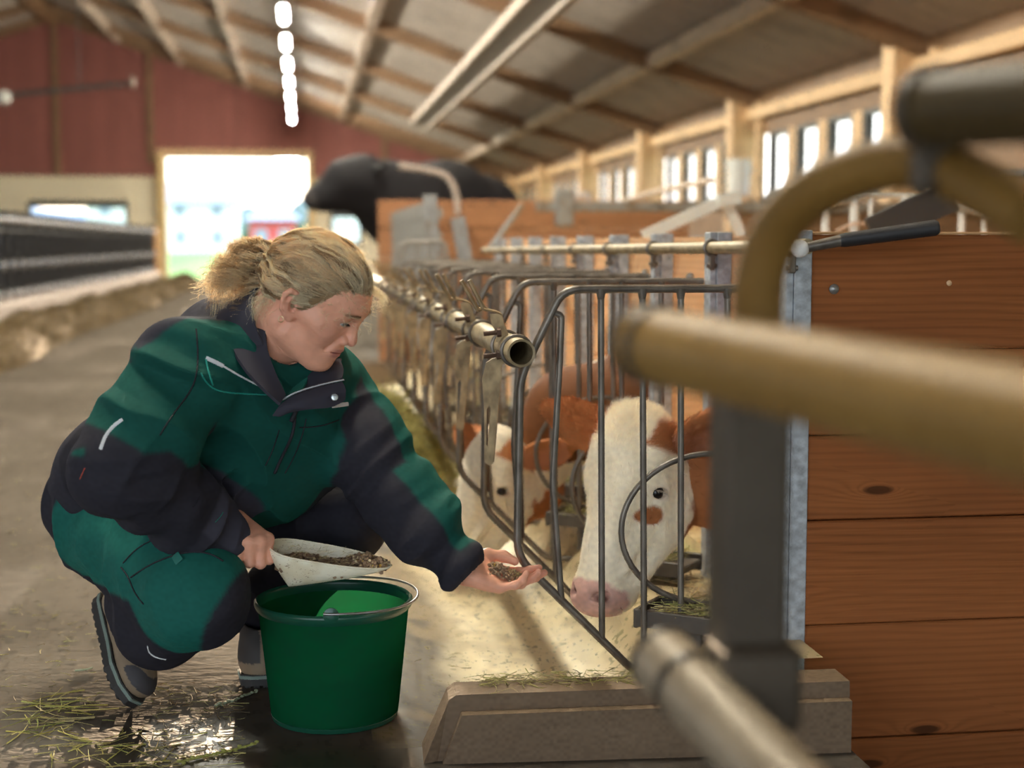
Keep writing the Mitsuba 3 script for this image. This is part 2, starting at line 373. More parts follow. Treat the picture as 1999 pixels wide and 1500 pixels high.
def trough_color(p, n, uv):
    a = fbm(p.x * 5, p.y * 3, p.z * 5, 4)
    c = mix((0.86, 0.76, 0.52), (0.70, 0.58, 0.35), dr.clip(a * 1.5 - 0.3, 0, 1))
    edge = smoothstep(0.40, 0.26, p.x + 0.14 * (fbm(p.x * 6, p.y * 5, 2.0) - 0.5))
    c = mix(c, floor_color(p, n, uv), edge)
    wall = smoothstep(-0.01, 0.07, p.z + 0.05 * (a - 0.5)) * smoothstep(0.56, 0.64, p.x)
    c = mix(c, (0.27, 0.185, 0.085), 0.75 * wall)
    blot = smoothstep(0.56, 0.74, fbm(p.x * 7, p.y * 4.5, 5.0, 4))
    c = mix(c, (0.26, 0.19, 0.10), 0.55 * blot)
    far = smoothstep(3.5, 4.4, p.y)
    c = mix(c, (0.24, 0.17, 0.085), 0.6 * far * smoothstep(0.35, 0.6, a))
    return mix(c, (0.11, 0.10, 0.03), 0.7 * smoothstep(0.80, 0.85, noise(p.x * 120, p.y * 100, 1.0)))
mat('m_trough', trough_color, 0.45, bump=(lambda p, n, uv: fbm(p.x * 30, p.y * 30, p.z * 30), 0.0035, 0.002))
mat('m_concrete', lambda p, n, uv: mix((0.185, 0.128, 0.080), (0.100, 0.066, 0.040), dr.clip(0.7 * fbm(p.x * 5, p.y * 5, p.z * 9, 4) + 0.5 * noise(p.x * 160, p.y * 160, p.z * 160) - 0.1, 0, 1)), 0.7, spec=0.2,
    bump=(lambda p, n, uv: fbm(p.x * 80, p.y * 80, p.z * 80), 0.004, 0.002))
def zinc_color(p, n, uv):
    a = fbm(p.x * 40, p.y * 40, p.z * 18); b = fbm(p.x * 9, p.y * 9, p.z * 9)
    c = mix((0.42, 0.42, 0.41), (0.25, 0.24, 0.22), a)
    return mix(c, (0.22, 0.15, 0.085), 0.7 * smoothstep(0.5, 0.75, b))
mat('m_zinc', zinc_color, 0.42, metal=0.75)
mat('m_zinc_plate', lambda p, n, uv: mix((0.50, 0.53, 0.56), (0.20, 0.205, 0.21), dr.clip(1.5 * fbm(p.x * 70, p.y * 70, p.z * 70, 4) - 0.35, 0, 1)), 0.5, metal=0.45)
mat('m_bar', lambda p, n, uv: mix((0.21, 0.185, 0.155), (0.085, 0.07, 0.055), dr.clip(1.4 * fbm(p.x * 50, p.y * 50, p.z * 22) - 0.2, 0, 1)), 0.38, metal=0.55)
mat('m_rail', lambda p, n, uv: mix((0.37, 0.29, 0.165), (0.17, 0.125, 0.065), dr.clip(1.5 * fbm(p.x * 40, p.y * 25, p.z * 40, 4) - 0.25, 0, 1)), 0.46, metal=0.3)
mat('m_pipe_brass', lambda p, n, uv: mix((0.33, 0.19, 0.050), (0.20, 0.11, 0.030), fbm(p.x * 16, p.y * 16, p.z * 16)), 0.5, metal=0.1, spec=0.2)
mat('m_pipe_olive', lambda p, n, uv: mix((0.24, 0.130, 0.030), (0.14, 0.075, 0.018), fbm(p.x * 16, p.y * 16, p.z * 16)), 0.5, metal=0.1, spec=0.25)
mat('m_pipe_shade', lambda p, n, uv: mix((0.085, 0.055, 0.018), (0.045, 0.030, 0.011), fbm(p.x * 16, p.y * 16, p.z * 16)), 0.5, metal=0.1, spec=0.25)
mat('m_pipe_grey', lambda p, n, uv: mix((0.36, 0.29, 0.20), (0.22, 0.165, 0.105), fbm(p.x * 16, p.y * 16, p.z * 16)), 0.45, metal=0.2, spec=0.35)
mat('m_pipe_dark', lambda p, n, uv: mix((0.085, 0.066, 0.045), (0.045, 0.034, 0.024), fbm(p.x * 16, p.y * 16, p.z * 16)), 0.45, metal=0.35)
mat('m_rust', (0.085, 0.045, 0.026), 0.6, metal=0.3)
mat('m_rubber', (0.022, 0.021, 0.022), 0.5)
mat('m_white_plastic', (0.75, 0.73, 0.68), 0.35)
mat('m_glow', (0.7, 0.7, 0.65), 0.4)
mat('m_hay', VC, 0.75, spec=0.15)
mat('m_vcol', VC, 0.6)
mat('m_grass', lambda p, n, uv: mix((0.10, 0.24, 0.06), (0.16, 0.33, 0.09), fbm(p.x * 0.2, p.y * 0.2, 0.0)), 0.9)
mat('m_house', (0.85, 0.85, 0.85), 0.8)
mat('m_house_red', (0.62, 0.10, 0.10), 0.8)
mat('m_roof', (0.32, 0.37, 0.46), 0.8)  # made paler, outdoor haze is mixed into the colour
mat('m_tree', (0.16, 0.22, 0.22), 0.9)  # bluish and paler, haze painted into the crowns
mat('m_hill', (0.30, 0.38, 0.48), 0.9)  # blue of the distant haze put into the hill colour

# ================================================================ the barn
XR, XL, XM = 5.5, -17.9, -6.2            # right wall, left wall, ridge
YN, YE = -7.0, 39.5                      # open near end, far gable wall
BAY0, BAY = -2.22, 4.93                   # frames at BAY0 + k * BAY
ZR, SLOPE = 2.76, 0.345
def roof_z(x): return ZR + SLOPE * (min(XR - x, x - XL))
FR = [BAY0 + k * BAY for k in range(10)]

# floor: concrete alley; the trough runs along the calf pens
TROUGH_Y1 = 10.2
def strip(xs, zs, y0, y1, ny):
    ys = np.linspace(y0, y1, ny); xs, zs = np.asarray(xs, float), np.asarray(zs, float)
    v = np.stack([np.broadcast_to(xs, (ny, len(xs))), np.broadcast_to(ys[:, None], (ny, len(xs))), np.broadcast_to(zs, (ny, len(xs)))], -1).reshape(-1, 3)
    i, j = np.meshgrid(np.arange(ny - 1), np.arange(len(xs) - 1), indexing='ij'); a = (i * len(xs) + j).ravel(); b = a + 1; c = a + len(xs); d = c + 1
    return tm(v, np.vstack([np.stack([a, b, d], 1), np.stack([a, d, c], 1)]))
fl = struct('floor', 'wet and dry concrete feed alley')
obj(fl, cat(strip([XL, -3, 0.12], [0, 0, 0], -8, YE + 0.3, 2), strip([0.12, 1.0], [0, 0], TROUGH_Y1, YE + 0.3, 2), strip([0.12, 1.0], [0, 0], -8, 2.665, 2),
            strip([0.98, XR + 0.2], [0.0, 0.0], 2.86, YE + 0.3, 2), strip([1.0, XR + 0.2], [-0.17, -0.17], -8, 2.86, 2), bx(0.985, 1.0, -8, 2.86, -0.17, 0.0)), 'm_floor')
tx = np.array([0.12, 0.18, 0.24, 0.30, 0.36, 0.42, 0.50, 0.57, 0.63, 0.67, 0.70, 0.73, 0.76, 0.79, 0.82, 0.99])
tz = np.array([0.0, -0.004, -0.014, -0.028, -0.038, -0.042, -0.042, -0.036, -0.020, 0.002, 0.030, 0.068, 0.105, 0.130, 0.14, 0.14])
tr = thing('feed_trough', 'cream coated concrete feed trough set in the floor along the calf pens', 'feed trough')
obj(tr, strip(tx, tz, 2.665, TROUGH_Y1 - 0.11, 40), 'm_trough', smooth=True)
def curb(y, label, turn=0.0):
    k = thing('trough_curb', label, 'curb')
    poly = Polygon([(0.205, 0), (0.252, 0.106), (0.266, 0.116), (0.999, 0.124), (0.999, -0.17), (0.2, -0.17)])
    m = extrude_xz(poly, y, y + 0.115)
    v = m.vertices.copy(); top = (v[:, 2] > 0.1) & (v[:, 1] < y + 0.01); v[top, 1] += 0.022; v[top, 2] += 0.004   # rounded front arris
    f2 = extrude_xz(Polygon([(0.24, 0.0), (0.275, 0.090), (0.996, 0.098), (0.996, -0.17), (0.23, -0.17)]), y - 0.004, y + 0.05)
    mm = cat(tm(v, m.faces), f2); mm.apply_translation([-0.2, -y, 0]); mm.apply_transform(rotz(turn, [0.2, y, 0]))
    obj(k, mm, 'm_concrete')
    return k
curb(2.575, 'weathered concrete curb that closes the near end of the feed trough', -0.06)
curb(TROUGH_Y1 - 0.1, 'low brown curb across the far end of the feed trough, behind the row of dividers')

# far gable wall, with its openings
k = struct('wall_back', 'far gable wall, cream plaster below and red brown boards above')
low = sbox(XL, -0.1, XR, 2.72)
holes = [sbox(-3.52, -0.2, 0.16, 3.17), sbox(-6.95, 1.12, -4.52, 2.02), sbox(0.80, 0.95, 1.55, 1.78), sbox(-13.5, -0.2, -9.8, 3.2)]
for h in holes: low = low.difference(h)
obj('lower_wall', extrude_xz(low, YE, YE + 0.3), 'm_plaster', k)
gable = Polygon([(XL, 2.68), (XR, 2.68), (XR, ZR + 0.1), (XM, roof_z(XM) + 0.1), (XL, ZR + 0.1)])
for h in holes: gable = gable.difference(h)
obj('cladding', extrude_xz(gable, YE - 0.05, YE + 0.28), 'm_cladding', k, label='red brown board cladding')
for x in (-16, -11.1, -6.2, -3.85, 2.2): obj('stud', bx(x - 0.07, x + 0.07, YE - 0.13, YE - 0.05, 2.7 if x != -3.85 else 3.0, roof_z(x)), 'm_rafter', k)
for x0, x1 in ((-7.2, -6.95), (-4.52, -4.3)): obj('window_surround', bx(x0, x1, YE - 0.03, YE + 0.1, 1.0, 2.2), 'm_plaster', k)
d = struct('door_1', 'wide open barn doorway at the end of the alley')
mat('m_jamb', (0.72, 0.50, 0.22), 0.5); mat('m_orange_post', (0.46, 0.22, 0.08), 0.6)
obj('jamb', bx(-3.70, -3.50, YE - 0.22, YE + 0.42, 0, 3.22, 0.01), 'm_jamb', d); obj('jamb', bx(0.16, 0.32, YE - 0.22, YE + 0.42, 0, 3.22, 0.01), 'm_jamb', d)
obj('lintel', bx(-3.70, 0.32, YE - 0.22, YE + 0.36, 3.2, 3.38, 0.01), 'm_beam', d)
for i, (a, b, c_, e) in enumerate(((-6.95, -4.52, 1.12, 2.02), (0.80, 1.55, 0.95, 1.78))):
    w = struct('window_%d' % (i + 1), 'open window in the far gable wall')
    obj('frame', cat(bx(a, b, YE - 0.04, YE + 0.06, e - 0.16, e + 0.02), bx(a, b, YE - 0.04, YE + 0.06, c_ - 0.06, c_ + 0.02), bx(a - 0.05, a + 0.03, YE - 0.04, YE + 0.06, c_, e), bx(b - 0.03, b + 0.05, YE - 0.04, YE + 0.06, c_, e)), 'm_dark', w)
obj('pane', tm([[-6.92, YE + 0.02, 1.14], [-4.55, YE + 0.02, 1.14], [-4.55, YE + 0.02, 1.86], [-6.92, YE + 0.02, 1.86]], [[0, 1, 2], [0, 2, 3]]), {'type': 'thindielectric'}, 'window_1')
obj('pane', tm([[0.83, YE + 0.02, 0.97], [1.52, YE + 0.02, 0.97], [1.52, YE + 0.02, 1.62], [0.83, YE + 0.02, 1.62]], [[0, 1, 2], [0, 2, 3]]), {'type': 'thindielectric'}, 'window_2')

# roof: boarded ceiling on rafters and purlins
def rafter_mesh_(y):
    p = Polygon([(-2.0, roof_z(-2.0) - 0.016), (XR + 0.3, roof_z(XR + 0.3) - 0.016), (XR + 0.3, roof_z(XR + 0.3) - 0.001), (-2.0, roof_z(-2.0) - 0.001)])
    return extrude_xz(p, y - 0.071, y + 0.071)
c = struct('ceiling', 'grey brown boarded underside of the barn roof')
def slab(xa, xb):
    p = Polygon([(xa, roof_z(xa)), (xb, roof_z(xb)), (xb, roof_z(xb) + 0.12), (xa, roof_z(xa) + 0.12)])
    return extrude_xz(p, YN - 1, YE + 1.5)
obj('boarding', slab(XM, XR + 0.9), 'm_ceiling', c); obj('boarding', slab(XL - 0.9, XM), 'm_ceiling', c)
bs = shape(rafter_mesh_(0.0), 'm_ceiling')
for i in range(64): obj('board', placed(bs, T().translate([0, 5.0 + 0.15 * i, 0])), None, c)
def rafter_mesh(y, xa, xb, hgt, w):
    p = Polygon([(xa, roof_z(xa) - hgt), (xb, roof_z(xb) - hgt), (xb, roof_z(xb) + 0.0), (xa, roof_z(xa) + 0.0)])
    return extrude_xz(p, y - w / 2, y + w / 2)
for y in [q for q in FR[1:] if q < YE - 1] + [YE - 0.2]:
    obj('rafter', rafter_mesh(y, XM, XR + 0.2, 0.20, 0.16), 'm_rafter', c)
    if y > 12: obj('rafter', rafter_mesh(y, XL, XM, 0.20, 0.16), 'm_rafter', c)
for x in (4.19, 1.06, -1.34, -3.0, -4.6, -8.5, -11.0):
    z = roof_z(x); obj('purlin', beam([x, YN, z - 0.10], [x, YE - 0.1, z - 0.10], 0.15, 0.16), 'm_purlin', c)
obj('ridge_beam', bx(XM - 0.12, XM + 0.12, YN, YE - 0.1, roof_z(XM) - 0.3, roof_z(XM)), 'm_rafter', c)
du = thing('air_duct', 'long flat grey ventilation duct with pale edges running under the ceiling', 'duct')
mat('m_duct', (0.36, 0.34, 0.31), 0.6)
obj('channel', cat(beam([2.51, 4, roof_z(2.51) - 0.33], [2.51, 31.5, roof_z(2.51) - 0.33], 0.34, 0.05, up=(0.32, 0, 1))), 'm_duct', du)
obj('edge_beam', beam([2.68, 4, roof_z(2.68) - 0.33], [2.68, 31.5, roof_z(2.68) - 0.33], 0.10, 0.16), 'm_purlin', du)
obj('edge_beam', beam([2.36, 4, roof_z(2.36) - 0.33], [2.36, 31.5, roof_z(2.36) - 0.33], 0.05, 0.14), 'm_purlin', du)

# right wall: boards below, posts, a strip of small windows in every bay
w = struct('wall_right', 'right long wall with posts, wooden boarding and a strip of small windows')
def wall_board(y0, y1, z0, z1, m='m_rafter', x=XR): return bx(x, x + 0.05, y0, y1, z0, z1)
zc0, zc1 = 1.50, 2.24
for z0, z1 in ((0.04, 0.5), (0.51, 0.99), (1.0, zc0)): obj('board', wall_board(-2, YE, z0, z1), 'm_rafter', w)
obj('top_plank', bx(XR - 0.02, XR + 0.05, -2, YE, zc1, 2.62), 'm_rafter', w)
obj('top_beam', bx(XR - 0.14, XR + 0.02, -2, YE, 2.42, 2.56, 0.01), 'm_beam', w)
obj('sill_beam', bx(XR - 0.05, XR + 0.04, -2, YE, zc0 - 0.07, zc0, 0.01), 'm_dark', w)
obj('upper_plank', bx(XR - 0.01, XR + 0.05, -2, YE, 2.62, 2.80), 'm_rafter', w)
mat('m_window_frame', (0.05, 0.045, 0.04), 0.5)
nw = 3
for y in [q for q in FR[1:] if q < YE - 1]:
    obj('post', bx(XR - 0.30, XR, y, y + 0.27, 0.04, roof_z(XR - 0.3) - 0.12, 0.012), 'm_post_wood', w)
    obj('side_post', bx(XR - 0.10, XR, y - 0.42, y - 0.28, 0.04, 2.62, 0.012), 'm_post_wood', w)
    if y < 12:
        obj('plank', bx(XR, XR + 0.05, y + 0.3, y + BAY, zc0, zc1), 'm_rafter', w); continue
    for q in range(4):
        y0 = y + 0.66 + q * 0.98; y1 = y0 + 0.72
        kx = struct('window_%d' % nw, 'small window in the strip under the eaves of the right wall'); nw += 1
        fr = cat(bx(XR - 0.03, XR + 0.06, y0, y0 + 0.07, zc0, zc1), bx(XR - 0.03, XR + 0.06, y1 - 0.07, y1, zc0, zc1), bx(XR - 0.03, XR + 0.06, y0, y1, zc1 - 0.05, zc1), bx(XR - 0.03, XR + 0.06, y0, y1, zc0, zc0 + 0.05))
        obj('frame', fr, 'm_window_frame', kx)
        obj('pane', tm([[XR + 0.03, y0 + 0.06, zc0], [XR + 0.03, y1 - 0.06, zc0], [XR + 0.03, y1 - 0.06, zc1], [XR + 0.03, y0 + 0.06, zc1]], [[0, 1, 2], [0, 2, 3]]), {'type': 'thindielectric'}, kx)
        if q < 3: obj('mullion', bx(XR - 0.04, XR + 0.06, y1, y1 + 0.26, zc0, zc1), 'm_post_wood', w)

# unseen near end wall behind the camera, its opening shaped for fill light
w = struct('wall_front', 'unseen near end wall of the barn, its opening shaped for fill light')
fw = Polygon([(XL, 0), (XR, 0), (XR, ZR), (XM, roof_z(XM)), (XL, ZR)]).difference(sbox(-9.0, -0.2, 0.8, 3.6))
obj('board', bx(XR, XR + 0.05, -5, 2.7, zc0, zc1), 'm_rafter', 'wall_right')
obj('boards', extrude_xz(fw, -5.2, -5.0), 'm_plaster', w)

# left wall, unseen: low boarding and posts, opened above to let in fill light
w = struct('wall_left', 'unseen left side of the barn, low boarding, opened above for fill light')
obj('board', bx(XL - 0.05, XL, YN, YE, 0, 0.8), 'm_rafter', w); obj('top_plank', bx(XL - 0.05, XL, YN, YE, 2.75, 3.1), 'm_rafter', w)
for y in FR[1:-1]: obj('post', bx(XL, XL + 0.28, y - 0.13, y + 0.13, 0, 3.0), 'm_post_wood', w)

# row of strip lamps over the alley
LAMP = 95.0
scene['m_lamp_glow'] = {'type': 'diffuse', 'reflectance': rgb(0.8, 0.8, 0.7)}
def lamp_part(mesh): return mikit.ply(mesh, 'm_lamp_glow', emitter={'type': 'area', 'radiance': rgb(LAMP * 1.0, LAMP * 0.96, LAMP * 0.80)})
names = {0: 'nearest', 1: 'second', 2: 'third', 3: 'fourth', 4: 'fifth', 5: 'sixth', 6: 'seventh'}
for q in range(-6, 7):
    y = 19.9 + 2.75 * q; zl = 3.94
    lab = f'lit strip lamp over the alley, {names[q]} in the row counted down from the top edge' if q >= 0 else f'lit strip lamp over the near alley, {names[-q - 1]} one beyond the top edge'
    k = thing('strip_lamp', lab, 'ceiling lamp', 'row of strip lamps over the alley')
    obj('housing', bx(-0.25, -0.15, y - 0.58, y + 0.58, zl + 0.03, zl + 0.10, 0.01), 'm_white_plastic', k)
    obj('diffuser', lamp_part(tube([[-0.2, y - 0.52, zl], [-0.2, y + 0.52, zl]], 0.05, 12, ry=0.055)), None, k)
    for dy in (-0.4, 0.4): obj('hanger', tube([[-0.2, y + dy, zl + 0.1], [-0.2, y + dy, roof_z(-0.2) - 0.02]], 0.008, 6), 'm_zinc', k)

# outside, seen through the doorway
g = struct('ground', 'green meadow and yard beyond the doorway')
obj(g, tm([[-300, YE + 0.3, -0.02], [300, YE + 0.3, -0.02], [300, 700, -0.02], [-300, 700, -0.02]], [[0, 1, 2], [0, 2, 3]]), 'm_grass')
mat('m_yard_bounce', (0.50, 0.47, 0.43), 0.9)
g2 = struct('yard', 'pale concrete yard before the barn, unseen left stretch added to bounce light')
obj(g2, cat(bx(-2.6, 6, YE + 0.3, YE + 16, -0.1, 0.0), bx(XL - 40, XL - 0.05, -30, YE, -0.1, 0.0), bx(XL, 8, -40, -8, -0.1, 0.0)), 'm_yard_bounce')  # stretch along the left side is added to bounce light to the ceiling

def house(x, y, wd, dp, h, rh, wall, label, rows=2):
    k = thing('house', label, 'house')
    obj('walls', bx(x - wd / 2, x + wd / 2, y, y + dp, 0, h), wall, k)
    rf = tm([[x - wd / 2 - .6, y - .7, h - .2], [x + wd / 2 + .6, y - .7, h - .2], [x + wd / 2 + .6, y + dp + .7, h - .2], [x - wd / 2 - .6, y + dp + .7, h - .2], [x - wd / 2 + 1, y + dp / 2, h + rh], [x + wd / 2 - 1, y + dp / 2, h + rh]],
             [[0, 1, 5], [0, 5, 4], [2, 3, 4], [2, 4, 5], [1, 2, 5], [3, 0, 4], [0, 3, 2], [0, 2, 1]])
    obj('roof', rf, 'm_roof', k)
    n = max(2, int(wd / 3.2))
    for r in range(rows):
        for i in range(n):
            xx = x - wd / 2 + wd * (i + 0.5) / n
            obj('window', bx(xx - 0.55, xx + 0.55, y - 0.06, y + 0.02, 0.9 + r * 2.7, 2.2 + r * 2.7), 'm_roof', k)
    return k
house(-13.8, 150, 14.5, 10, 5.0, 2.3, 'm_house', 'white two storey house with blue grey roof, leftmost through the doorway')
house(-2.6, 136, 4.2, 8, 3.2, 1.2, 'm_house_red', 'small red building between the white houses beyond the doorway', 1)
house(5.2, 162, 9, 9, 5.0, 2.0, 'm_house', 'white house with blue grey roof, right of the red building beyond the doorway')
house(-46, 150, 14, 10, 5.2, 2.2, 'm_house', 'white house seen through the window left of the doorway')
def tree(x, y, h, r, label):
    k = thing('tree', label, 'tree')
    m = ico([0, 0, 0], 1.0, 3); v = m.vertices.copy(); v *= (0.75 + 0.5 * meshkit.fbm(v * 2.3 + x, 3))[:, None]
    m = tm(v * [r, r, h * 0.42] + [x, y, h * 0.58], m.faces)
    obj('crown', m, 'm_tree', k, smooth=True); obj('trunk', tube([[x, y, 0], [x, y, h * 0.4]], 0.25, 8), 'm_rafter', k)
for x, y, h, r, s in ((-16, 185, 6.6, 5, 'rounded tree rising behind the roof of the leftmost white house'), (-6.5, 205, 6.0, 3.4, 'smaller dark tree between the white house and the red building'), (2.0, 188, 7.0, 3.6, 'tall dark tree behind the red building'),
                      (-44, 190, 11, 6, 'dark tree behind the house seen through the left window')): tree(x, y, h, r, s)
hl = struct('hills', 'hills on the horizon with blue haze mixed into their colour')
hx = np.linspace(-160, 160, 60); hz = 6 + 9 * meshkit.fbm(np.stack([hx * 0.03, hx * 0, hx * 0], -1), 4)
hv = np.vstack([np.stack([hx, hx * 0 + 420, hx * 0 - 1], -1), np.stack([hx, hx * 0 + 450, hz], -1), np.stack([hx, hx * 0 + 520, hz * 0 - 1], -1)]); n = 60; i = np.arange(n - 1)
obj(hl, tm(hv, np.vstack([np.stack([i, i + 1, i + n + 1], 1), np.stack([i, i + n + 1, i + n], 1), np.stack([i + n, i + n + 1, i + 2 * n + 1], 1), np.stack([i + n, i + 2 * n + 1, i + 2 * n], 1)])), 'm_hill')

# ================================================================ the row of calf pens
Y0, PITCHY, NPEN = 2.85, 0.55, 9
def xz(px, py, y=Y0):
    p = at(px, py, y); return np.array([p[0], 0.0, p[2]])
ORD = ['nearest', 'second', 'third', 'fourth', 'fifth', 'sixth', 'seventh', 'eighth', 'ninth']

# dividers: bent tubular frames across the trough, with upright bars and a round hoop
A = [xz(1534, 563), xz(1098, 568), xz(1015, 740), xz(1010, 1088), xz(1243, 1318)]
A[0][0] = 0.945; A[4][2] = 0.066; A[1][2] = A[0][2]
A.append(np.array([0.775, 0, A[4][2]]))
frame_m = tube(round_path(A, 0.035, 6), 0.0082, 10)
twin_m = tube([xz(1021, 745) + [0, 0.012, 0], xz(1017, 900) + [0, 0.012, 0], xz(1021, 1052) + [0, 0.012, 0]], 0.0045, 8)
def bar(p, top, foot=True):
    m = [tube(round_path(p, 0.01, 4), 0.0066, 10)]
    if top: m.append(tube([np.add(p[0], [-0.016, 0, 0]), np.add(p[0], [0.016, 0, 0])], 0.0085, 8)); m.append(lathe([(0.0, 0), (0.011, 0), (0.0067, -0.02), (0, -0.022)], 10, loc=p[0]))
    return cat(*m)
bars_m = [bar(round_path([xz(1083, 612), xz(1096, 616), xz(1093, 700), xz(1079, 945), xz(1096, 1172)], 0.02, 5), False),
          bar([[xz(1173, 567)[0], 0, A[0][2]], xz(1175, 1246)], True), bar([[xz(1254, 567)[0], 0, A[0][2]], xz(1257, 1206), [xz(1257, 1206)[0], 0, 0.07]], True),
          bar([[xz(1329, 567)[0], 0, A[0][2]], xz(1329, 1206), [xz(1329, 1206)[0], 0, 0.07]], True), bar([[xz(1420, 567)[0], 0, A[0][2]], [xz(1420, 1206)[0], 0, 0.145]], True)]
hc = xz(1392, 1036); hr = 0.172
ha = np.radians(np.linspace(62, 292, 34))
hoop_m = tube(np.stack([hc[0] + hr * np.cos(ha) * 1.08, 0 * ha + 0.022, hc[2] + hr * np.sin(ha) * 0.9], -1), 0.0062, 10)
rust_m = ico([0.935, 0, A[0][2]], 0.016, 1)
DIV = {'frame': shape(frame_m, 'm_bar', 40), 'twin': shape(twin_m, 'm_rust', 40), 'bars': [shape(b, 'm_bar', 40) for b in bars_m], 'hoop': shape(hoop_m, 'm_bar', 40)}
wh = ['in front of the near calf\'s head', 'just behind the near calf\'s head', 'before the farther calf\'s face', 'behind the farther calf\'s head']
for i in range(NPEN):
    lab = f'{ORD[i]} tubular steel divider of the pens' + (', ' + wh[i] if i < 4 else ', counted from the near end')
    k = thing('pen_divider', lab, 'pen divider', 'steel dividers along the feed trough')
    m = T().translate([0, Y0 + PITCHY * i, 0])
    obj('frame', placed(DIV['frame'], m), None, k); obj('rod', placed(DIV['twin'], m), None, k, label='thin reddish rod along the front edge')
    for b in DIV['bars']: obj('bar', placed(b, m), None, k)
    obj('hoop', placed(DIV['hoop'], m), None, k, label='round bent hoop')

# feed rail through the dividers, with its clamps
RX, RZ = at(1018, 690, 2.74)[[0, 2]]
k = thing('feed_rail', 'long straw coloured steel pipe that runs through the dividers above the trough', 'rail')
L = 2.74 + 0.53 * 12
prof = [(0.0268, 2.74), (0.0268, L), (0.0222, L), (0.0222, 2.742), (0.0268, 2.74)]
obj('pipe', lathe(prof, 40, axis=[0, 1, 0], loc=[RX, 0, RZ]), 'm_rail', k, smooth=35)
ring = shape(tube(np.stack([0.0285 * np.cos(np.arange(28) * 2 * np.pi / 28), np.zeros(28), 0.0285 * np.sin(np.arange(28) * 2 * np.pi / 28)], -1), 0.0046, 8, closed=True), 'm_bar', 40)
for i in range(NPEN):
    for dy in (-0.045, 0.10): obj('clamp_ring', placed(ring, T().translate([RX, Y0 + PITCHY * i + dy, RZ])), None, k)

# locking levers that hang on the rail
YL = 2.885
def lv(px, py): return xz(px, py, YL)
strap_path = round_path([lv(968, 712), lv(984, 700), lv(986, 684), lv(975, 672), lv(985, 655), lv(976, 634), lv(979, 614), lv(967, 609), lv(948, 604)], 0.012, 5)
mat('m_lever', lambda p, n, uv: mix((0.46, 0.34, 0.185), (0.20, 0.14, 0.075), dr.clip(1.6 * fbm(p.x * 60, p.y * 60, p.z * 35, 4) - 0.25, 0, 1)), 0.36, metal=0.5)
def Pl(*pts): return [tuple(lv(*p)[[0, 2]]) for p in pts]
up_plate = extrude_xz(Polygon(Pl((956, 613), (977, 612), (981, 632), (990, 655), (985, 668), (968, 668), (969, 650), (960, 634))), -0.002, 0.002); pass
low_plate = extrude_xz(Polygon(Pl((966, 684), (990, 684), (992, 700), (980, 714), (956, 714), (958, 704), (968, 698))), -0.002, 0.002)
rim_l = tube(round_path([lv(987, 668), lv(991, 655), lv(982, 632), lv(978, 613), lv(968, 608), lv(948, 604)], 0.006, 4), 0.0026, 6)
shelf = tube(round_path([lv(978, 613), lv(968, 608), lv(944, 603)], 0.006, 4), 0.011, 8, ry=0.0022, up=[0, 1, 0])
strap_m = cat(up_plate, low_plate, rim_l, shelf)
fork_m = [tube(round_path([lv(952, 605), lv(944, 602), lv(916, 547)], 0.006, 4), 0.0046, 8), tube(round_path([lv(946, 601) + [0, 0.016, 0], lv(938, 606) + [0, 0.016, 0], lv(934, 604) + [0, 0.016, 0], lv(902, 548) + [0, 0.016, 0]], 0.006, 4), 0.0046, 8)]
def P2(*pts): return [tuple(lv(*p)[[0, 2]]) for p in pts]
blade = Polygon(P2((949, 708), (962, 700), (977, 704), (979, 730), (972, 800), (962, 905), (955, 909), (946, 903), (945, 800), (941, 740)))
blade = blade.difference(Polygon(P2((955, 790), (958, 800), (952, 872), (949, 868), (950, 800))))
blade_m = extrude_xz(blade, -0.0025, 0.0025)
blade_rim = tube(np.array([lv(*p) + [0, 0.004, 0] for p in ((977, 712), (977, 735), (971, 800), (962, 903))]), 0.0032, 6)
bolt_m = lambda c: cat(lathe([(0, -0.02), (0.0048, -0.02), (0.0048, 0.012), (0, 0.012)], 8, axis=[1, 0, 0.1], loc=c), lathe([(0, 0.006), (0.0095, 0.006), (0.0095, 0.014), (0, 0.014)], 6, axis=[1, 0, 0.1], loc=c))
LEV = dict(strap=shape(strap_m, 'm_lever', 40), forks=[shape(f, 'm_lever', 40) for f in fork_m], blade=shape(cat(blade_m, blade_rim), 'm_lever', 30), bolts=[shape(bolt_m(lv(962, 649) + [0, -0.016, 0]), 'm_rust'), shape(bolt_m(lv(962, 693) + [0, -0.012, 0]), 'm_rust')])
for i in range(NPEN - 1):
    k = thing('locking_lever', f'{ORD[i]} hanging metal locking lever on the feed rail, counted from its open end', 'lever', 'locking levers hanging on the feed rail')
    m = T().translate([0, YL + PITCHY * i, 0])
    if i: m = T().translate([RX, YL + PITCHY * i, RZ]).rotate([0, 1, 0], float(RNG.normal(0, 4))).translate([-RX, 0, -RZ])
    obj('bracket', placed(LEV['strap'], m), None, k)
    for f in LEV['forks']: obj('prong', placed(f, m), None, k)
    obj('blade', placed(LEV['blade'], m), None, k, label='slotted hanging blade')
    for b in LEV['bolts']: obj('bolt', placed(b, m), None, k, label='rusty bolt')

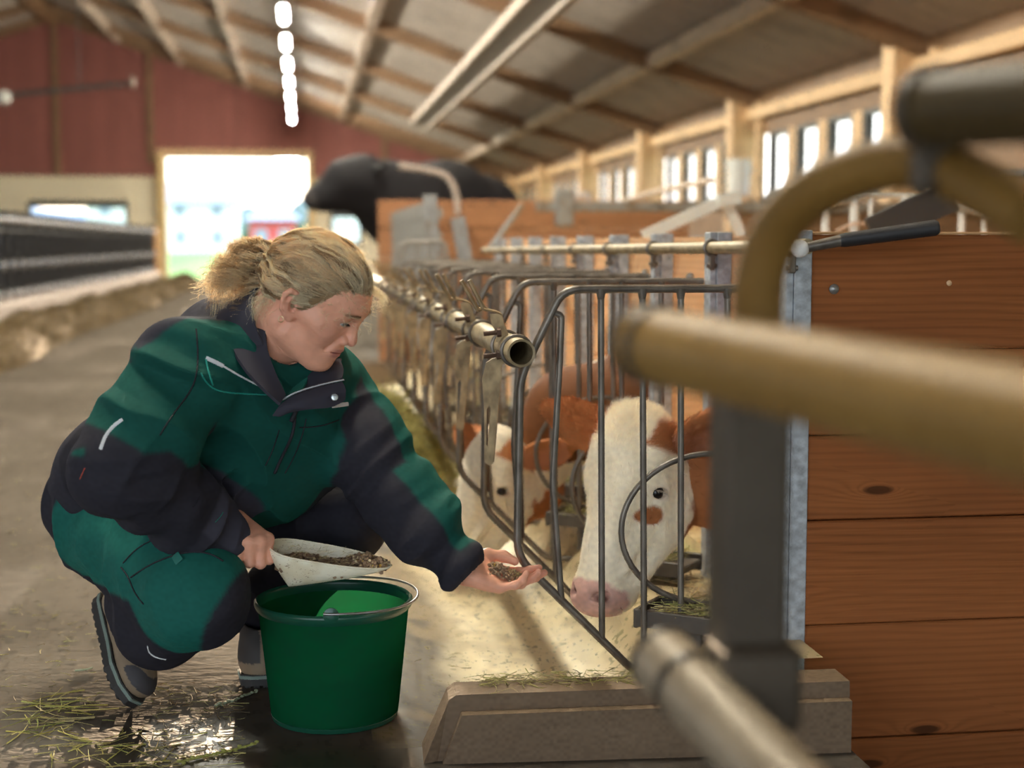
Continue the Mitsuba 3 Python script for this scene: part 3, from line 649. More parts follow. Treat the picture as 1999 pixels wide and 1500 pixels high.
# board partitions between the pens, each behind a zinc post
rows = [-0.17, -0.076, 0.166, 0.382, 0.555, 0.727, 0.958]
PX0, PX1 = 0.947, 0.999
post_m = cat(bx(PX0, PX0 + 0.016, 0, 0.05, 0.058, 0.966, 0.002), bx(PX0 + 0.016, PX1, -0.004, 0.008, 0.058, 0.966, 0.002), bx(PX1 - 0.006, PX1, 0, 0.05, 0.058, 0.966, 0.002))
board_sh = {}
for i in range(NPEN):
    y = 2.80 + PITCHY * i
    k = thing('pen_partition', 'thick wall of wide reddish boards, nearest partition of the calf pens' if i == 0 else f'{ORD[i]} board partition of the calf pens, boards coloured as lit behind a grey post', 'partition', 'board partitions between the calf pens')
    obj('post', placed(shape(post_m, 'm_zinc_plate'), T().translate([0, y, 0])), None, k, label='galvanized steel post')
    for j in range(0 if i == 0 else 2, 6):
        z0, z1 = max(rows[j], -0.168 if i == 0 else 0.175) + 0.0015, rows[j + 1] - 0.0015; off = [0, 0.002, -0.003, 0.001, 0.0, 0.004][j]
        m = bx(PX1 - 0.004, 3.1, y + 0.004 + off, y + 0.046, z0, z1, 0.003)
        obj('board', m, 'm_board' if i == 0 else 'm_board_lit', k)
    bz = 0.849; bxx = 1.048 + 0.004 * (i % 2)
    obj('bolt', lathe([(0, 0.006), (0.0045, 0.0055), (0.0095, 0.002), (0.0105, 0.0)], 16, axis=[0, -1, 0], loc=[bxx, y + 0.005, bz]), 'm_zinc', k, smooth=40)
    if i == 0:
        obj('lit_edge_strip', bx(PX1, 3.1, y + 0.002, y + 0.05, 0.9575, 0.9625, 0.001), 'm_board_edge_lit', k, label='top edge coloured as catching light')  # strip in a lighter wood colour stands in for light on the edge
        obj('bolt', lathe([(0, 0.004), (0.006, 0.0)], 10, axis=[0, -1, 0], loc=[at(1855, 553, y)[0], y + 0.005, at(1855, 553, y)[2]]), 'm_board_lit', k)
# dark rubber edged sheet seen inside the first pen
k = thing('inner_panel', 'narrow dark steel sheet standing inside the nearest pen, left of the zinc post', 'steel sheet')
obj(k, bx(0.905, 0.937, 2.815, 2.822, 0.17, 0.60, 0.002), 'm_bar')

# pipe along the back posts, with clamps, and the handle on its near end
k = thing('neck_rail', 'thin steel pipe clamped to the tops of the grey posts behind the dividers', 'rail')
nr0, nr1 = np.array([0.955, 2.70, 0.934]), np.array([0.900, 7.3, 0.902])
obj('pipe', tube([nr0, nr1], 0.0148, 18), 'm_rail', k, smooth=40)
for i in range(8):
    y = 2.80 + PITCHY * i - 0.012; c = nr0 + (nr1 - nr0) * (y - nr0[1]) / (nr1[1] - nr0[1]); a = np.arange(20) * 2 * np.pi / 20
    obj('clamp', cat(tube(np.stack([c[0] + 0.0175 * np.cos(a), a * 0 + y, c[2] + 0.0175 * np.sin(a)], -1), 0.004, 8, closed=True), bx(c[0] - 0.006, c[0] + 0.006, y - 0.008, y + 0.008, c[2] - 0.052, c[2] - 0.014, 0.002), lathe([(0, -0.012), (0.005, -0.012), (0.005, 0.012), (0, 0.012)], 6, axis=[1, 0, 0], loc=[c[0], y, c[2] - 0.042])), 'm_bar', k, smooth=40)
k = thing('grip_lever', 'black gripped steel lever with a pale ball joint, by the top of the board wall', 'lever')
hb, h1, h2 = at(1562, 486, 2.70), at(1640, 470, 2.69), at(1832, 444, 2.66)
obj('ball', ico(hb, 0.0172, 3), 'm_white_plastic', k, smooth=True)
obj('rod', tube([hb, h1, h1 + (h2 - h1) * 0.1], [0.009, 0.0115, 0.012], 14), 'm_bar', k, smooth=40)
obj('grip', tube([h1, h1 + (h2 - h1) * 0.05, h1 + (h2 - h1) * 0.97, h2], [0.012, 0.0135, 0.0155, 0.012], 16), 'm_rubber', k, smooth=40)

# dark feed ledges with hay, one in every pen
rngh = np.random.default_rng(3)
tray_m = cat(bx(0, 0.25, 0.0, 0.13, -0.03, -0.012, 0.003), bx(0, 0.25, -0.004, 0.006, -0.036, 0.0, 0.002), bx(0, 0.25, 0.124, 0.134, -0.04, 0.0, 0.002), bx(-0.006, 0.004, 0.0, 0.13, -0.04, 0.0, 0.002), bx(0.09, 0.13, 0.03, 0.1, -0.10, -0.03, 0.002))
mat('m_tray', lambda p, n, uv: mix((0.085, 0.07, 0.055), (0.04, 0.033, 0.027), fbm(p.x * 40, p.y * 40, p.z * 40)), 0.5)
TR = shape(tray_m, 'm_tray')
for i in range(NPEN - 1):
    m = T().translate([0.664, 2.868 + PITCHY * i, 0.197]).rotate([0, 0, 1], -37)
    k = thing('feed_ledge', f'{ORD[i]} dark feed ledge from the near end, strewn with hay, inside the pens', 'feed ledge', 'feed ledges with hay inside the pens')
    obj('tray', placed(TR, m), None, k)
    n = 260 if i < 3 else 90; a = math.radians(-37)
    q = np.stack([rngh.uniform(0.04, 0.22, n), rngh.uniform(0.01, 0.12, n), rngh.uniform(-0.008, 0.012, n)], -1)
    R = np.array([[math.cos(a), -math.sin(a), 0], [math.sin(a), math.cos(a), 0], [0, 0, 1]])
    hm, hcol = hay(q @ R.T + [0.664, 2.868 + PITCHY * i, 0.197], 0.06, 0.0009, 0.3, 20 + i)
    obj('hay', hm, 'm_hay', k, label='loose hay', kind='stuff', color=hcol)

# pen floor behind the trough, straw bedding
k = thing('straw_bedding', 'pale straw bedding covering the floor of the calf pens', 'straw', kind='stuff')
n = 9000; q = np.stack([rngh.uniform(0.84, 2.4, n), rngh.uniform(2.87, 7.0, n), rngh.uniform(0.172, 0.182, n)], -1); q[:, 2] -= 0.03 * (q[:, 0] < 1.0)
hm, hcol = hay(q, 0.09, 0.0011, 0.15, 77, pal=((0.70, 0.58, 0.32), (0.60, 0.48, 0.25), (0.76, 0.66, 0.42)))
obj(k, hm, 'm_hay', color=hcol)
k = struct('floor_pens', 'raised pen floor'); mat('m_bedding', lambda p, n, uv: mix((0.62, 0.50, 0.29), (0.42, 0.32, 0.17), fbm(p.x * 9, p.y * 26, 1.0)), 0.8, spec=0.1); obj(k, bx(1.0, 5.4, 2.87, 10.2, 0.0, 0.172), 'm_bedding')

# ================================================================ blurred pipe barrier right before the camera
k = thing('pipe_barrier', 'large blurred brownish pipe barrier right before the camera', 'pipe barrier')
def hollow(a, b, r, ri, n=36):
    a, b = np.asarray(a, float), np.asarray(b, float); L = np.linalg.norm(b - a)
    return lathe([(0, 0.004), (r * 0.8, 0.0), (r, 0.008), (r, L), (ri, L)], n, axis=b - a, loc=a)
pa, pb = at(1248, 668, 1.17), at(1999, 826, 0.68); pb = pb + (pb - pa) * 0.8
obj('upper_pipe', hollow(pa, pb, 0.0300, 0.024), 'm_pipe_brass', k, smooth=35)
def pring(a, b, t, r, w, name, m='m_pipe_dark'):
    d = unit(np.subtract(b, a)); o = np.add(a, d * t)
    obj(name, lathe([(r - 0.004, 0), (r, 0.0), (r, w), (r - 0.004, w)], 36, axis=d, loc=o), m, k, smooth=35)
pring(pa, pb, 0.014, 0.0325, 0.006, 'cap_ring'); pring(pa, pb, 0.045, 0.033, 0.008, 'cap_ring')
bp = at(1462, 900, 1.26)
obj('post', bx(bp[0] - 0.0295, bp[0] + 0.0295, bp[1] - 0.03, bp[1] + 0.03, 0.001, at(1462, 640, 1.26)[2], 0.006), 'm_pipe_dark', k)
bent = spline([at(1478, 650, 1.25), at(1484, 540, 1.24), at(1522, 442, 1.22), at(1600, 370, 1.18), at(1700, 328, 1.14), at(1800, 318, 1.10), at(1890, 352, 1.06), at(2020, 425, 1.0)], 40)
obj('bent_pipe', tube(bent, 0.0215, 24), 'm_pipe_olive', k, smooth=40)
pc, pd = at(1800, 215, 1.06), at(2030, 196, 0.93); pd = pd + (pd - pc) * 0.6
obj('top_pipe', hollow(pc, pd, 0.0285, 0.024), 'm_pipe_shade', k, smooth=35)
pring(pc, pd, 0.008, 0.032, 0.012, 'clamp'); 
cl = at(1822, 265, 1.075); obj('clamp_plate', bx(cl[0] - 0.016, cl[0] + 0.016, cl[1] - 0.012, cl[1] + 0.012, cl[2] - 0.045, cl[2] + 0.04, 0.006), 'm_pipe_dark', k)
pe, pf = at(1290, 1285, 1.32), at(1640, 1640, 1.02); pf = pf + (pf - pe) * 0.5
obj('lower_pipe', hollow(pe, pf, 0.0315, 0.024), 'm_pipe_grey', k, smooth=35)
pring(pe, pf, 0.055, 0.034, 0.008, 'cap_ring'); pring(pe, pf, 0.002, 0.033, 0.006, 'cap_ring')
cp = at(1470, 1330, 1.25); obj('lower_clamp', bx(cp[0] - 0.036, cp[0] + 0.036, cp[1] - 0.036, cp[1] + 0.036, cp[2] - 0.04, cp[2] + 0.04, 0.008), 'm_pipe_dark', k)

# ================================================================ bucket, scoop, feed
def pellets(C, r=0.0030, L=0.009, seed=0, flakes=0.25):
    """Feed pellets and yellow flakes at the given centres, as one mesh with colours."""
    g = np.random.default_rng(seed); V, F, K = [], [], []; o = 0
    a = np.arange(7) * 2 * np.pi / 7
    for c in np.asarray(C):
        d = unit(g.normal(size=3) * [1, 1, 0.5]); u = unit(np.cross(d, [0.2, 0.3, 0.9])); w = np.cross(d, u)
        if g.random() < flakes:
            rr, ll, col = r * 0.9, L * 0.25, np.array([[0.62, 0.40, 0.10], [0.55, 0.42, 0.22], [0.66, 0.55, 0.33]])[g.integers(3)]
        else:
            rr, ll, col = r * g.uniform(0.8, 1.15), L * g.uniform(0.5, 1.2), np.array([0.235, 0.155, 0.095]) * g.uniform(0.65, 1.35)
        ring = np.cos(a)[:, None] * u * rr + np.sin(a)[:, None] * w * rr
        V.append(np.vstack([c - d * ll / 2 + ring * 0.92, c + d * ll / 2 + ring, [c - d * ll / 2], [c + d * ll / 2]])); i = np.arange(7); j = (i + 1) % 7
        F.append(o + np.vstack([np.stack([i, j, j + 7], 1), np.stack([i, j + 7, i + 7], 1), np.stack([j, i, i * 0 + 14], 1), np.stack([i + 7, j + 7, i * 0 + 15], 1)])); K.append(np.tile(col, (16, 1))); o += 16
    return tm(np.vstack(V), np.vstack(F)), np.vstack(K)
BC = np.array([0.053, 2.881, 0.0]); BR, BB, BH = 0.150, 0.1265, 0.238
k = thing('bucket', 'dark green plastic bucket with a wire bail standing on the wet floor under the scoop', 'bucket')
scene['m_bucket'] = {'type': 'principledthin', 'base_color': mikit.proc(lambda p, n, uv: mix((0.004, 0.11, 0.038), (0.012, 0.085, 0.04), fbm(p.x * 30, p.y * 30, p.z * 30))), 'roughness': 0.28, 'diff_trans': 0.85, 'eta': 1.45, 'spec_trans': 0.0}
mat('m_bucket_rim', (0.008, 0.065, 0.038), 0.3)
wall = [(BB - 0.010, 0.003), (BB, 0.012)] + [(BB + (BR - BB) * t, 0.012 + (BH - 0.016) * t) for t in np.linspace(0.04, 1, 12)]
obj('body', lathe(wall, 72, loc=BC), 'm_bucket', k, smooth=30)
obj('base', lathe([(0, 0.004), (BB - 0.010, 0.003), (BB - 0.002, 0.0015), (BB, 0.010), (BB - 0.006, 0.016), (0, 0.016)], 72, loc=BC), 'm_bucket_rim', k, smooth=30)
rim = [(BR - 0.002, BH - 0.020), (BR + 0.004, BH - 0.014), (BR + 0.007, BH - 0.006), (BR + 0.0065, BH - 0.001), (BR + 0.003, BH + 0.002), (BR - 0.001, BH), (BR - 0.003, BH - 0.006), (BR - 0.002, BH - 0.020)]
obj('rim', lathe(rim, 80, loc=BC), 'm_bucket_rim', k, smooth=50)
obj('feed', cat(lathe([(0, 0.125), (0.06, 0.122), (0.11, 0.112), (BB + 0.008, 0.106), (BB - 0.001, 0.02), (0, 0.02)], 48, loc=BC)), 'm_dark', k, label='feed inside the bucket, showing dark through the wall')
a0 = math.radians(-93)
for ang in (a0, a0 + math.pi):
    c = BC + [math.cos(ang) * (BR + 0.006), math.sin(ang) * (BR + 0.006), BH + 0.004]; d = np.array([math.cos(ang), math.sin(ang), 0])
    obj('lug', lathe([(0, -0.005), (0.012, -0.004), (0.015, -0.001), (0.015, 0.002), (0.009, 0.004), (0.005, 0.0045), (0, 0.0045)], 24, axis=d, loc=c), 'm_bucket_rim', k, smooth=40)
ta = np.radians(np.linspace(-93, 87, 44)); rr = BR + 0.013 + 0.004 * np.sin((ta - ta[0]))
bail = np.stack([BC[0] + rr * np.cos(ta), BC[1] + rr * np.sin(ta), BH + 0.006 + 0.002 * np.sin(ta * 3)], -1)
mat('m_wire', (0.35, 0.34, 0.33), 0.32, metal=0.85)
obj('bail', tube(np.vstack([bail[0] + [-0.014, 0.004, 0], bail, bail[-1] + [-0.014, -0.004, 0]]), 0.0026, 8), 'm_wire', k, label='wire bail folded down on the rim', smooth=True)

# scoop
SB = at(524, 1064, 2.80); ST = at(764, 1104, 2.80); sx = unit(ST - SB); SL = np.linalg.norm(ST - SB)
sy = unit(np.cross([0.0, -0.14, 1.0], sx)); sz = np.cross(sx, sy); SBM = np.stack([sx, sy, sz], 1)
def scoop_pt(t, th, inset=0.0):
    w = 0.054 * np.clip(1 - np.abs((t - 0.34) / 0.66) ** 2.4, 0, 1) ** 0.5 * np.where(t < 0.34, 1, 1) ; w = np.where(t < 0.34, 0.054 * (1 - ((0.34 - t) / 0.34) ** 3.2 * 0.995) ** 0.5, w)
    h = 0.074 * np.clip(t / 0.22, 0, 1) ** 0.62 * np.clip((1 - t) / 0.78, 0, 1) ** 0.85
    h = np.where(t < 0.22, 0.074 * np.clip(t / 0.22, 0, 1) ** 0.75, h)
    return np.stack([t * SL, (w - inset) * np.sin(th), -(np.maximum(h - inset, 0)) * np.abs(np.cos(th)) ** 0.75 + 0.012 * (1 - t) * 0 ], -1)
tt_, th_ = np.meshgrid(np.linspace(0.0, 1.0, 46) ** 1.15, np.linspace(-np.pi / 2, np.pi / 2, 30), indexing='ij')
def grid_faces(a, b):
    i, j = np.meshgrid(np.arange(a - 1), np.arange(b - 1), indexing='ij'); q = (i * b + j).ravel(); return np.vstack([np.stack([q, q + b, q + b + 1], 1), np.stack([q, q + b + 1, q + 1], 1)])
outer = scoop_pt(tt_, th_); inner = scoop_pt(tt_, th_, 0.0024)
f_ = grid_faces(46, 30); V_ = np.vstack([outer.reshape(-1, 3), inner.reshape(-1, 3)]); n0 = 46 * 30
rimf = []
for i in range(45):
    for j, fl in ((0, 0), (29, 1)):
        q = [i * 30 + j, (i + 1) * 30 + j, (i + 1) * 30 + j + n0, i * 30 + j + n0]; rimf += [[q[0], q[1], q[2]], [q[0], q[2], q[3]]]
k = thing('feed_scoop', 'dirty cream plastic feed scoop full of pellets, held over the bucket', 'scoop')
def scoop_color(p, n, uv):
    d = smoothstep(0.60, 0.70, 0.35 * fbm(p.x * 90, p.y * 90, p.z * 90, 3) + 0.65 * fbm(p.x * 420, p.y * 420, p.z * 420, 3)); e = smoothstep(0.45, 0.75, fbm(p.x * 22, p.y * 22, p.z * 22))
    left = 1 - smoothstep(-0.06, 0.06, p.x)
    return mix(mix((0.80, 0.74, 0.56), (0.58, 0.47, 0.27), e * 0.6), (0.24, 0.145, 0.06), d * (0.25 + 0.6 * left))
mat('m_scoop', scoop_color, 0.42)
obj('body', tm(SB + V_ @ SBM.T, np.vstack([f_, f_[:, ::-1] + n0, rimf])), 'm_scoop', k, smooth=40)
rp = np.vstack([scoop_pt(np.linspace(0.0, 1, 40) ** 1.15, np.full(40, -np.pi / 2)), scoop_pt(np.linspace(1, 0, 40)[1:] ** 1.15, np.full(39, np.pi / 2))])
obj('lip', tube(SB + rp @ SBM.T, 0.0021, 8, closed=False), 'm_scoop', k, smooth=True)
hb_ = SB + sx * 0.012 - sz * 0.018; obj('handle', tube([hb_ + sx * 0.006, hb_ - sx * 0.03, hb_ - sx * 0.10 - sz * 0.004], [0.013, 0.0115, 0.0125], 16), 'm_scoop', k, smooth=40)
g = np.random.default_rng(5)
t = np.r_[g.uniform(0.14, 0.62, 330), g.uniform(0.55, 0.97, 470)]; th = g.uniform(-1.35, 1.35, len(t)); hump = np.interp(t, [0.1, 0.3, 0.55, 0.62, 0.8, 0.97], [-0.024, -0.014, -0.016, -0.010, 0.010, 0.002])
w_ = scoop_pt(t, np.full(len(t), np.pi / 2))[:, 1]; yy = w_ * 0.84 * np.sin(th); zz = hump - 0.012 * np.abs(np.sin(th)) ** 2 + g.normal(0, 0.002, len(t)) 
pm_, pc_ = pellets(SB + np.stack([t * SL, yy, zz], -1) @ SBM.T, 0.0032, 0.009, 6)
fi = scoop_pt(*np.meshgrid(np.linspace(0.08, 0.985, 30), np.linspace(-np.pi / 2, np.pi / 2, 16), indexing='ij')); tq = np.linspace(0.08, 0.985, 30)[:, None]; fi[..., 1] *= 0.80
fi[..., 2] = np.broadcast_to(np.interp(tq, [0.1, 0.3, 0.55, 0.62, 0.8, 0.97], [-0.030, -0.020, -0.022, -0.014, 0.004, -0.002]) - 0.002, fi[..., 2].shape) - 3.0 * fi[..., 1] ** 2
bed = tm(SB + fi.reshape(-1, 3) @ SBM.T, grid_faces(30, 16)); mm = cat(pm_, bed)
kf = thing('scooped_feed', 'brown pellets and yellow flakes heaped in the scoop', 'feed', kind='stuff')
hm, hcl = hay(SB + np.stack([g.uniform(0.15, 0.97, 130) * SL, g.uniform(-0.03, 0.03, 130), g.uniform(-0.010, 0.006, 130)], -1) @ SBM.T, 0.018, 0.0005, 0.3, 9, pal=((0.6, 0.5, 0.28), (0.5, 0.42, 0.2)))
obj(kf, cat(mm, hm), 'm_hay', color=np.vstack([pc_, np.tile([0.22, 0.15, 0.09], (len(bed.vertices), 1)), hcl]))

# straw and hay scattered over the floor
def litter(n, px0, px1, py0, py1, seed, length, r=0.0009, pal=None, power=1.0, z=0.0015):
    g = np.random.default_rng(seed); pts = []
    for _ in range(n):
        p = ground(px0 + (px1 - px0) * g.random(), py0 + (py1 - py0) * g.random() ** power); p[2] = z + abs(g.normal(0, 0.001)); pts.append(p)
    return hay(pts, length, r, 0.02, seed, **({'pal': pal} if pal else {}))
k = thing('straw_litter', 'scattered bits of straw and hay lying on the concrete around the bucket', 'straw', kind='stuff')
parts_ = [litter(260, 300, 470, 1330, 1490, 1, 0.035, 0.0008, ((0.20, 0.13, 0.06), (0.12, 0.09, 0.05), (0.34, 0.30, 0.12))), litter(110, 0, 300, 1180, 1490, 2, 0.03), litter(90, 800, 1000, 1100, 1320, 3, 0.02, 0.0007, ((0.25, 0.2, 0.06), (0.3, 0.26, 0.1))),
          litter(60, 30, 160, 1350, 1440, 4, 0.09, 0.0013, ((0.42, 0.36, 0.10), (0.32, 0.33, 0.10), (0.5, 0.42, 0.2))), litter(200, 0, 420, 800, 1250, 5, 0.03, 0.0008), litter(60, 100, 480, 1430, 1500, 7, 0.07, 0.0012, ((0.38, 0.36, 0.10), (0.5, 0.42, 0.16)))]
obj(k, cat(*[m for m, _ in parts_]), 'm_hay', color=np.vstack([c for _, c in parts_]))
k = thing('hay_wisps', 'wisps of green brown hay lying on top of the near trough curb', 'hay', kind='stuff')
g = np.random.default_rng(12); q = np.stack([g.uniform(0.32, 0.70, 230), g.normal(2.655, 0.020, 230), 0.121 + np.abs(g.normal(0, 0.004, 230))], -1)
hm, hcl = hay(q, 0.05, 0.0008, 0.12, 13, pal=((0.30, 0.28, 0.08), (0.20, 0.16, 0.06), (0.42, 0.36, 0.16))); obj(k, hm, 'm_hay', color=hcl)
# a few single stems
for pts, nm, lab, c in (([(535, 0), (0, 0)], '', '', 0),):
    pass
stems = [([(420, 1378), (445, 1372), (478, 1358), (500, 1350)], 'grey green stalk with buds lying right of the front shoe'), ([(500, 1452), (440, 1468), (385, 1480), (350, 1488)], 'yellow green leafy stalk lying at the bottom of the picture'), ([(146, 1310), (165, 1308), (180, 1304)], 'pale green stalk lying left of the raised shoe'), ([(140, 1388), (190, 1386), (232, 1383)], 'long yellow straw lying before the raised shoe')]
for i, (pp, lab) in enumerate(stems):
    k = thing('plant_stem', lab, 'stalk'); P = spline([ground(*p, 0.004) for p in pp], 16)
    c = [(0.22, 0.25, 0.16), (0.30, 0.30, 0.07), (0.30, 0.36, 0.24), (0.50, 0.38, 0.12)][i]
    if i < 2: m = cat(tube(P, 0.0022, 6), *[ico(p + RNG.normal(0, 0.002, 3) + [0, 0, 0.002], 0.0045, 1, (1, 1, 0.6)) for p in P[::1]])
    else: m = tube(P, 0.002 if i == 2 else 0.0016, 6)
    obj(k, m, mat('m_stem_%d' % i, c, 0.7), smooth=True)

# ================================================================ the woman
from scipy.spatial.transform import Rotation as Rot
from scipy.spatial import cKDTree
J = {k: at(*v) for k, v in dict(c7=(492, 640, 2.90), notch=(622, 768, 2.74), shR=(362, 722, 2.72), shL=(640, 762, 3.00), chest=(470, 815, 2.90), waist=(345, 915, 3.03), pelvis=(262, 985, 3.13),
     hipR=(232, 1022, 3.08), hipL=(325, 1000, 3.17), kneeR=(382, 1160, 2.75), kneeL=(676, 1016, 3.05), ankR=(252, 1200, 3.06), ankL=(508, 1205, 3.17),
     elR=(242, 915, 2.66), wrR=(442, 1056, 2.80), elL=(762, 945, 2.88), wrL=(900, 1108, 2.79)).items()}
HEAD_S = 1.05
HM = np.eye(4); HM[:3, :3] = Rot.from_euler('zyx', [-28.2, 29.1, 20.2], degrees=True).as_matrix() * HEAD_S; HM[:3, 3] = [0.003, 2.745, 0.829]
def hp(*p): return HM[:3, :3] @ np.array(p, float) + HM[:3, 3]        # head coordinates: x forward, y left, z up, metres; origin between the ears

# ---- head (sculpted in head coordinates)
def head_field():
    f = Field()
    f.ell((-0.002, 0, 0.040), (0.088, 0.071, 0.078), k=0.0)            # skull
    f.ell((0.046, 0, 0.055), (0.056, 0.060, 0.048), k=0.03)            # forehead
    f.ell((0.082, 0, 0.043), (0.017, 0.040, 0.010), k=0.022)           # brow ridge
    f.ell((0.048, 0, -0.012), (0.045, 0.058, 0.060), k=0.03)           # mid face
    for s in (-1, 1):
        f.ell((0.064, s * 0.038, -0.004), (0.020, 0.021, 0.017), k=0.02)   # cheek
        f.ell((0.020, s * 0.060, 0.008), (0.040, 0.010, 0.012), k=0.02)    # cheek bone
        f.cone((0.010, s * 0.055, -0.045), (0.070, s * 0.020, -0.072), 0.018, 0.016, 0.03)  # jaw
    f.ell((0.083, 0, -0.070), (0.015, 0.020, 0.014), k=0.018)          # chin
    f.ell((0.080, 0, -0.036), (0.020, 0.027, 0.024), k=0.02)           # mouth mound
    f.cone((0.0925, 0, 0.034), (0.1055, 0, 0.003), 0.0068, 0.0080, 0.012) # nose bridge
    f.ell((0.1075, 0, -0.006), (0.0105, 0.0100, 0.0092), k=0.008)         # nose tip
    for s in (-1, 1):
        f.ell((0.0965, s * 0.0135, -0.0095), (0.0120, 0.0066, 0.0082), k=0.0045)
        f.ell((0.1045, s * 0.0070, -0.0180), (0.0052, 0.0030, 0.0030), k=0.003, kind='s')
        f.cone((0.0915, s * 0.0215, -0.008), (0.0845, s * 0.0300, -0.032), 0.0012, 0.0010, 0.012, 's')   # smile fold
    for s in (-1, 1):                                                  # eye sockets
        f.ell((0.096, s * 0.031, 0.025), (0.018, 0.017, 0.0105), k=0.012, kind='s')
    # lips
    def up_lip(p): return np.sqrt(((p[:, 0] - 0.0965 + 7.0 * p[:, 1] ** 2) / 0.0075) ** 2 + (p[:, 1] / 0.024) ** 2 + ((p[:, 2] + 0.0318 + 1.2 * p[:, 1] ** 2) / 0.0048) ** 2) * 0.0055 - 0.0055
    def lo_lip(p): return np.sqrt(((p[:, 0] - 0.0945 + 7.0 * p[:, 1] ** 2) / 0.0078) ** 2 + (p[:, 1] / 0.021) ** 2 + ((p[:, 2] + 0.0425 - 1.5 * p[:, 1] ** 2) / 0.0055) ** 2) * 0.006 - 0.006
    f.fn(up_lip, (0.07, -0.026, -0.042), (0.106, 0.026, -0.024), 0.004); f.fn(lo_lip, (0.07, -0.024, -0.052), (0.105, 0.024, -0.034), 0.004)
    def slit(p): return np.sqrt(((p[:, 0] - 0.098 + 8.0 * p[:, 1] ** 2) / 0.010) ** 2 + (p[:, 1] / 0.027) ** 2 + ((p[:, 2] + 0.0368 + 0.0 * p[:, 1] - 2.5 * p[:, 1] ** 2) / 0.0014) ** 2) * 0.002 - 0.002
    f.fn(slit, (0.07, -0.03, -0.042), (0.112, 0.03, -0.030), 0.002, 's')
    # eyelids: a shell about the eyeball with a slit, looking down
    for s in (-1, 1):
        c = np.array([0.0800, s * 0.031, 0.026])
        f.ell(c, (0.0132, 0.0145, 0.0130), k=0.005)
        f.ell(c + [0.0045, 0, 0.0068], (0.0090, 0.0145, 0.0042), k=0.003)   # heavy upper lid
        f.ell(c + [0.010, s * 0.0005, -0.0022], (0.010, 0.0118, 0.0026), k=0.0015, kind='s')
    # ears
    for s in (-1, 1):
        nz = unit(np.array([-0.30, s * 0.10, 0.95])); ax = unit(np.array([-0.86, s * 0.50, 0.0])); ax = unit(ax - nz * (ax @ nz)); nn = np.cross(nz, ax) * 1.0; B = np.stack([ax, nn, nz], 1)
        c = np.array([0.003, s * 0.0765, 0.013]); out = nn if nn[1] * s > 0 else -nn; ax = ax * 0.88; nz = nz * 0.88
        loop = [c + ax * x + nz * z + out * o for x, z, o in ((-0.010, -0.002, 0.000), (-0.012, 0.012, 0.003), (-0.006, 0.026, 0.006), (0.006, 0.030, 0.0075), (0.0155, 0.022, 0.008), (0.0175, 0.008, 0.008), (0.0135, -0.008, 0.007), (0.007, -0.020, 0.005), (-0.001, -0.028, 0.003))]
        f.ell(c + ax * 0.003 + nz * 0.001, (0.0165, 0.0050, 0.0290), B, k=0.008)
        f.chain(loop, [0.0035, 0.0036, 0.0038, 0.0040, 0.0040, 0.0038, 0.0036, 0.0040, 0.0050], 0.004)
        f.ell(c - ax * 0.001 - nz * 0.025 + out * 0.002, (0.0085, 0.0050, 0.0090), B, k=0.006)
        f.chain([c + ax * x + nz * z + out * o for x, z, o in ((0.001, 0.016, 0.006), (0.008, 0.006, 0.0075), (0.006, -0.010, 0.006), (-0.002, -0.016, 0.004))], [0.0026, 0.0030, 0.0030, 0.0026], 0.004)
        f.ell(c - ax * 0.004 - nz * 0.004 + out * 0.007, (0.0060, 0.0070, 0.0085), B, k=0.004, kind='s')
        f.ell(c - ax * 0.0095 - nz * 0.006 + out * 0.003, (0.0035, 0.0040, 0.0060), B, k=0.004)
    # neck
    f.cone((-0.022, 0, -0.02), (-0.052, -0.004, -0.135), 0.054, 0.058, 0.03)
    f.cone((0.02, 0, -0.05), (-0.028, -0.002, -0.14), 0.036, 0.046, 0.03)
    for s in (-1, 1): f.cone((-0.02, s * 0.045, -0.035), (0.01, s * 0.014, -0.145), 0.012, 0.012, 0.02)
    return f
hf = head_field()
head_m = polygonise(hf, (-0.13, -0.11, -0.20), (0.14, 0.11, 0.15), 0.0021); relax(head_m, 2)
hv = head_m.vertices.copy()
def blob(p, c, r): return np.exp(-(((p - np.array(c)) / np.array(r)) ** 2).sum(1))
SKIN = np.array([0.76, 0.365, 0.235]); LIP = np.array([0.46, 0.165, 0.145]); RED = np.array([0.58, 0.225, 0.165])
def skin_color(p, seed=0):
    n = meshkit.fbm(p * 90, 3, seed)[:, None]; return SKIN * (0.90 + 0.2 * n)
hcol = skin_color(hv)
for c, r, a, C in (((0.072, -0.043, -0.002), (0.022, 0.018, 0.018), 0.55, RED), ((0.072, 0.043, -0.002), (0.022, 0.018, 0.018), 0.55, RED), ((0.113, 0, -0.008), (0.012, 0.014, 0.012), 0.5, RED),
                   ((-0.01, -0.08, 0.0), (0.025, 0.014, 0.035), 0.55, RED * 1.05), ((-0.01, 0.08, 0.0), (0.025, 0.014, 0.035), 0.55, RED * 1.05), ((0.08, -0.031, 0.026), (0.018, 0.018, 0.013), 0.45, SKIN * 0.62), ((0.08, 0.031, 0.026), (0.018, 0.018, 0.013), 0.45, SKIN * 0.62)):
    w = (a * blob(hv, c, r))[:, None]; hcol = hcol * (1 - w) + C * w
w = np.clip(1.6 * np.exp(-((hv[:, 2] + 0.0368) / 0.0085) ** 4) * np.exp(-(hv[:, 1] / 0.021) ** 4) * (hv[:, 0] > 0.082), 0, 0.85)[:, None]; hcol = hcol * (1 - w) + LIP * w
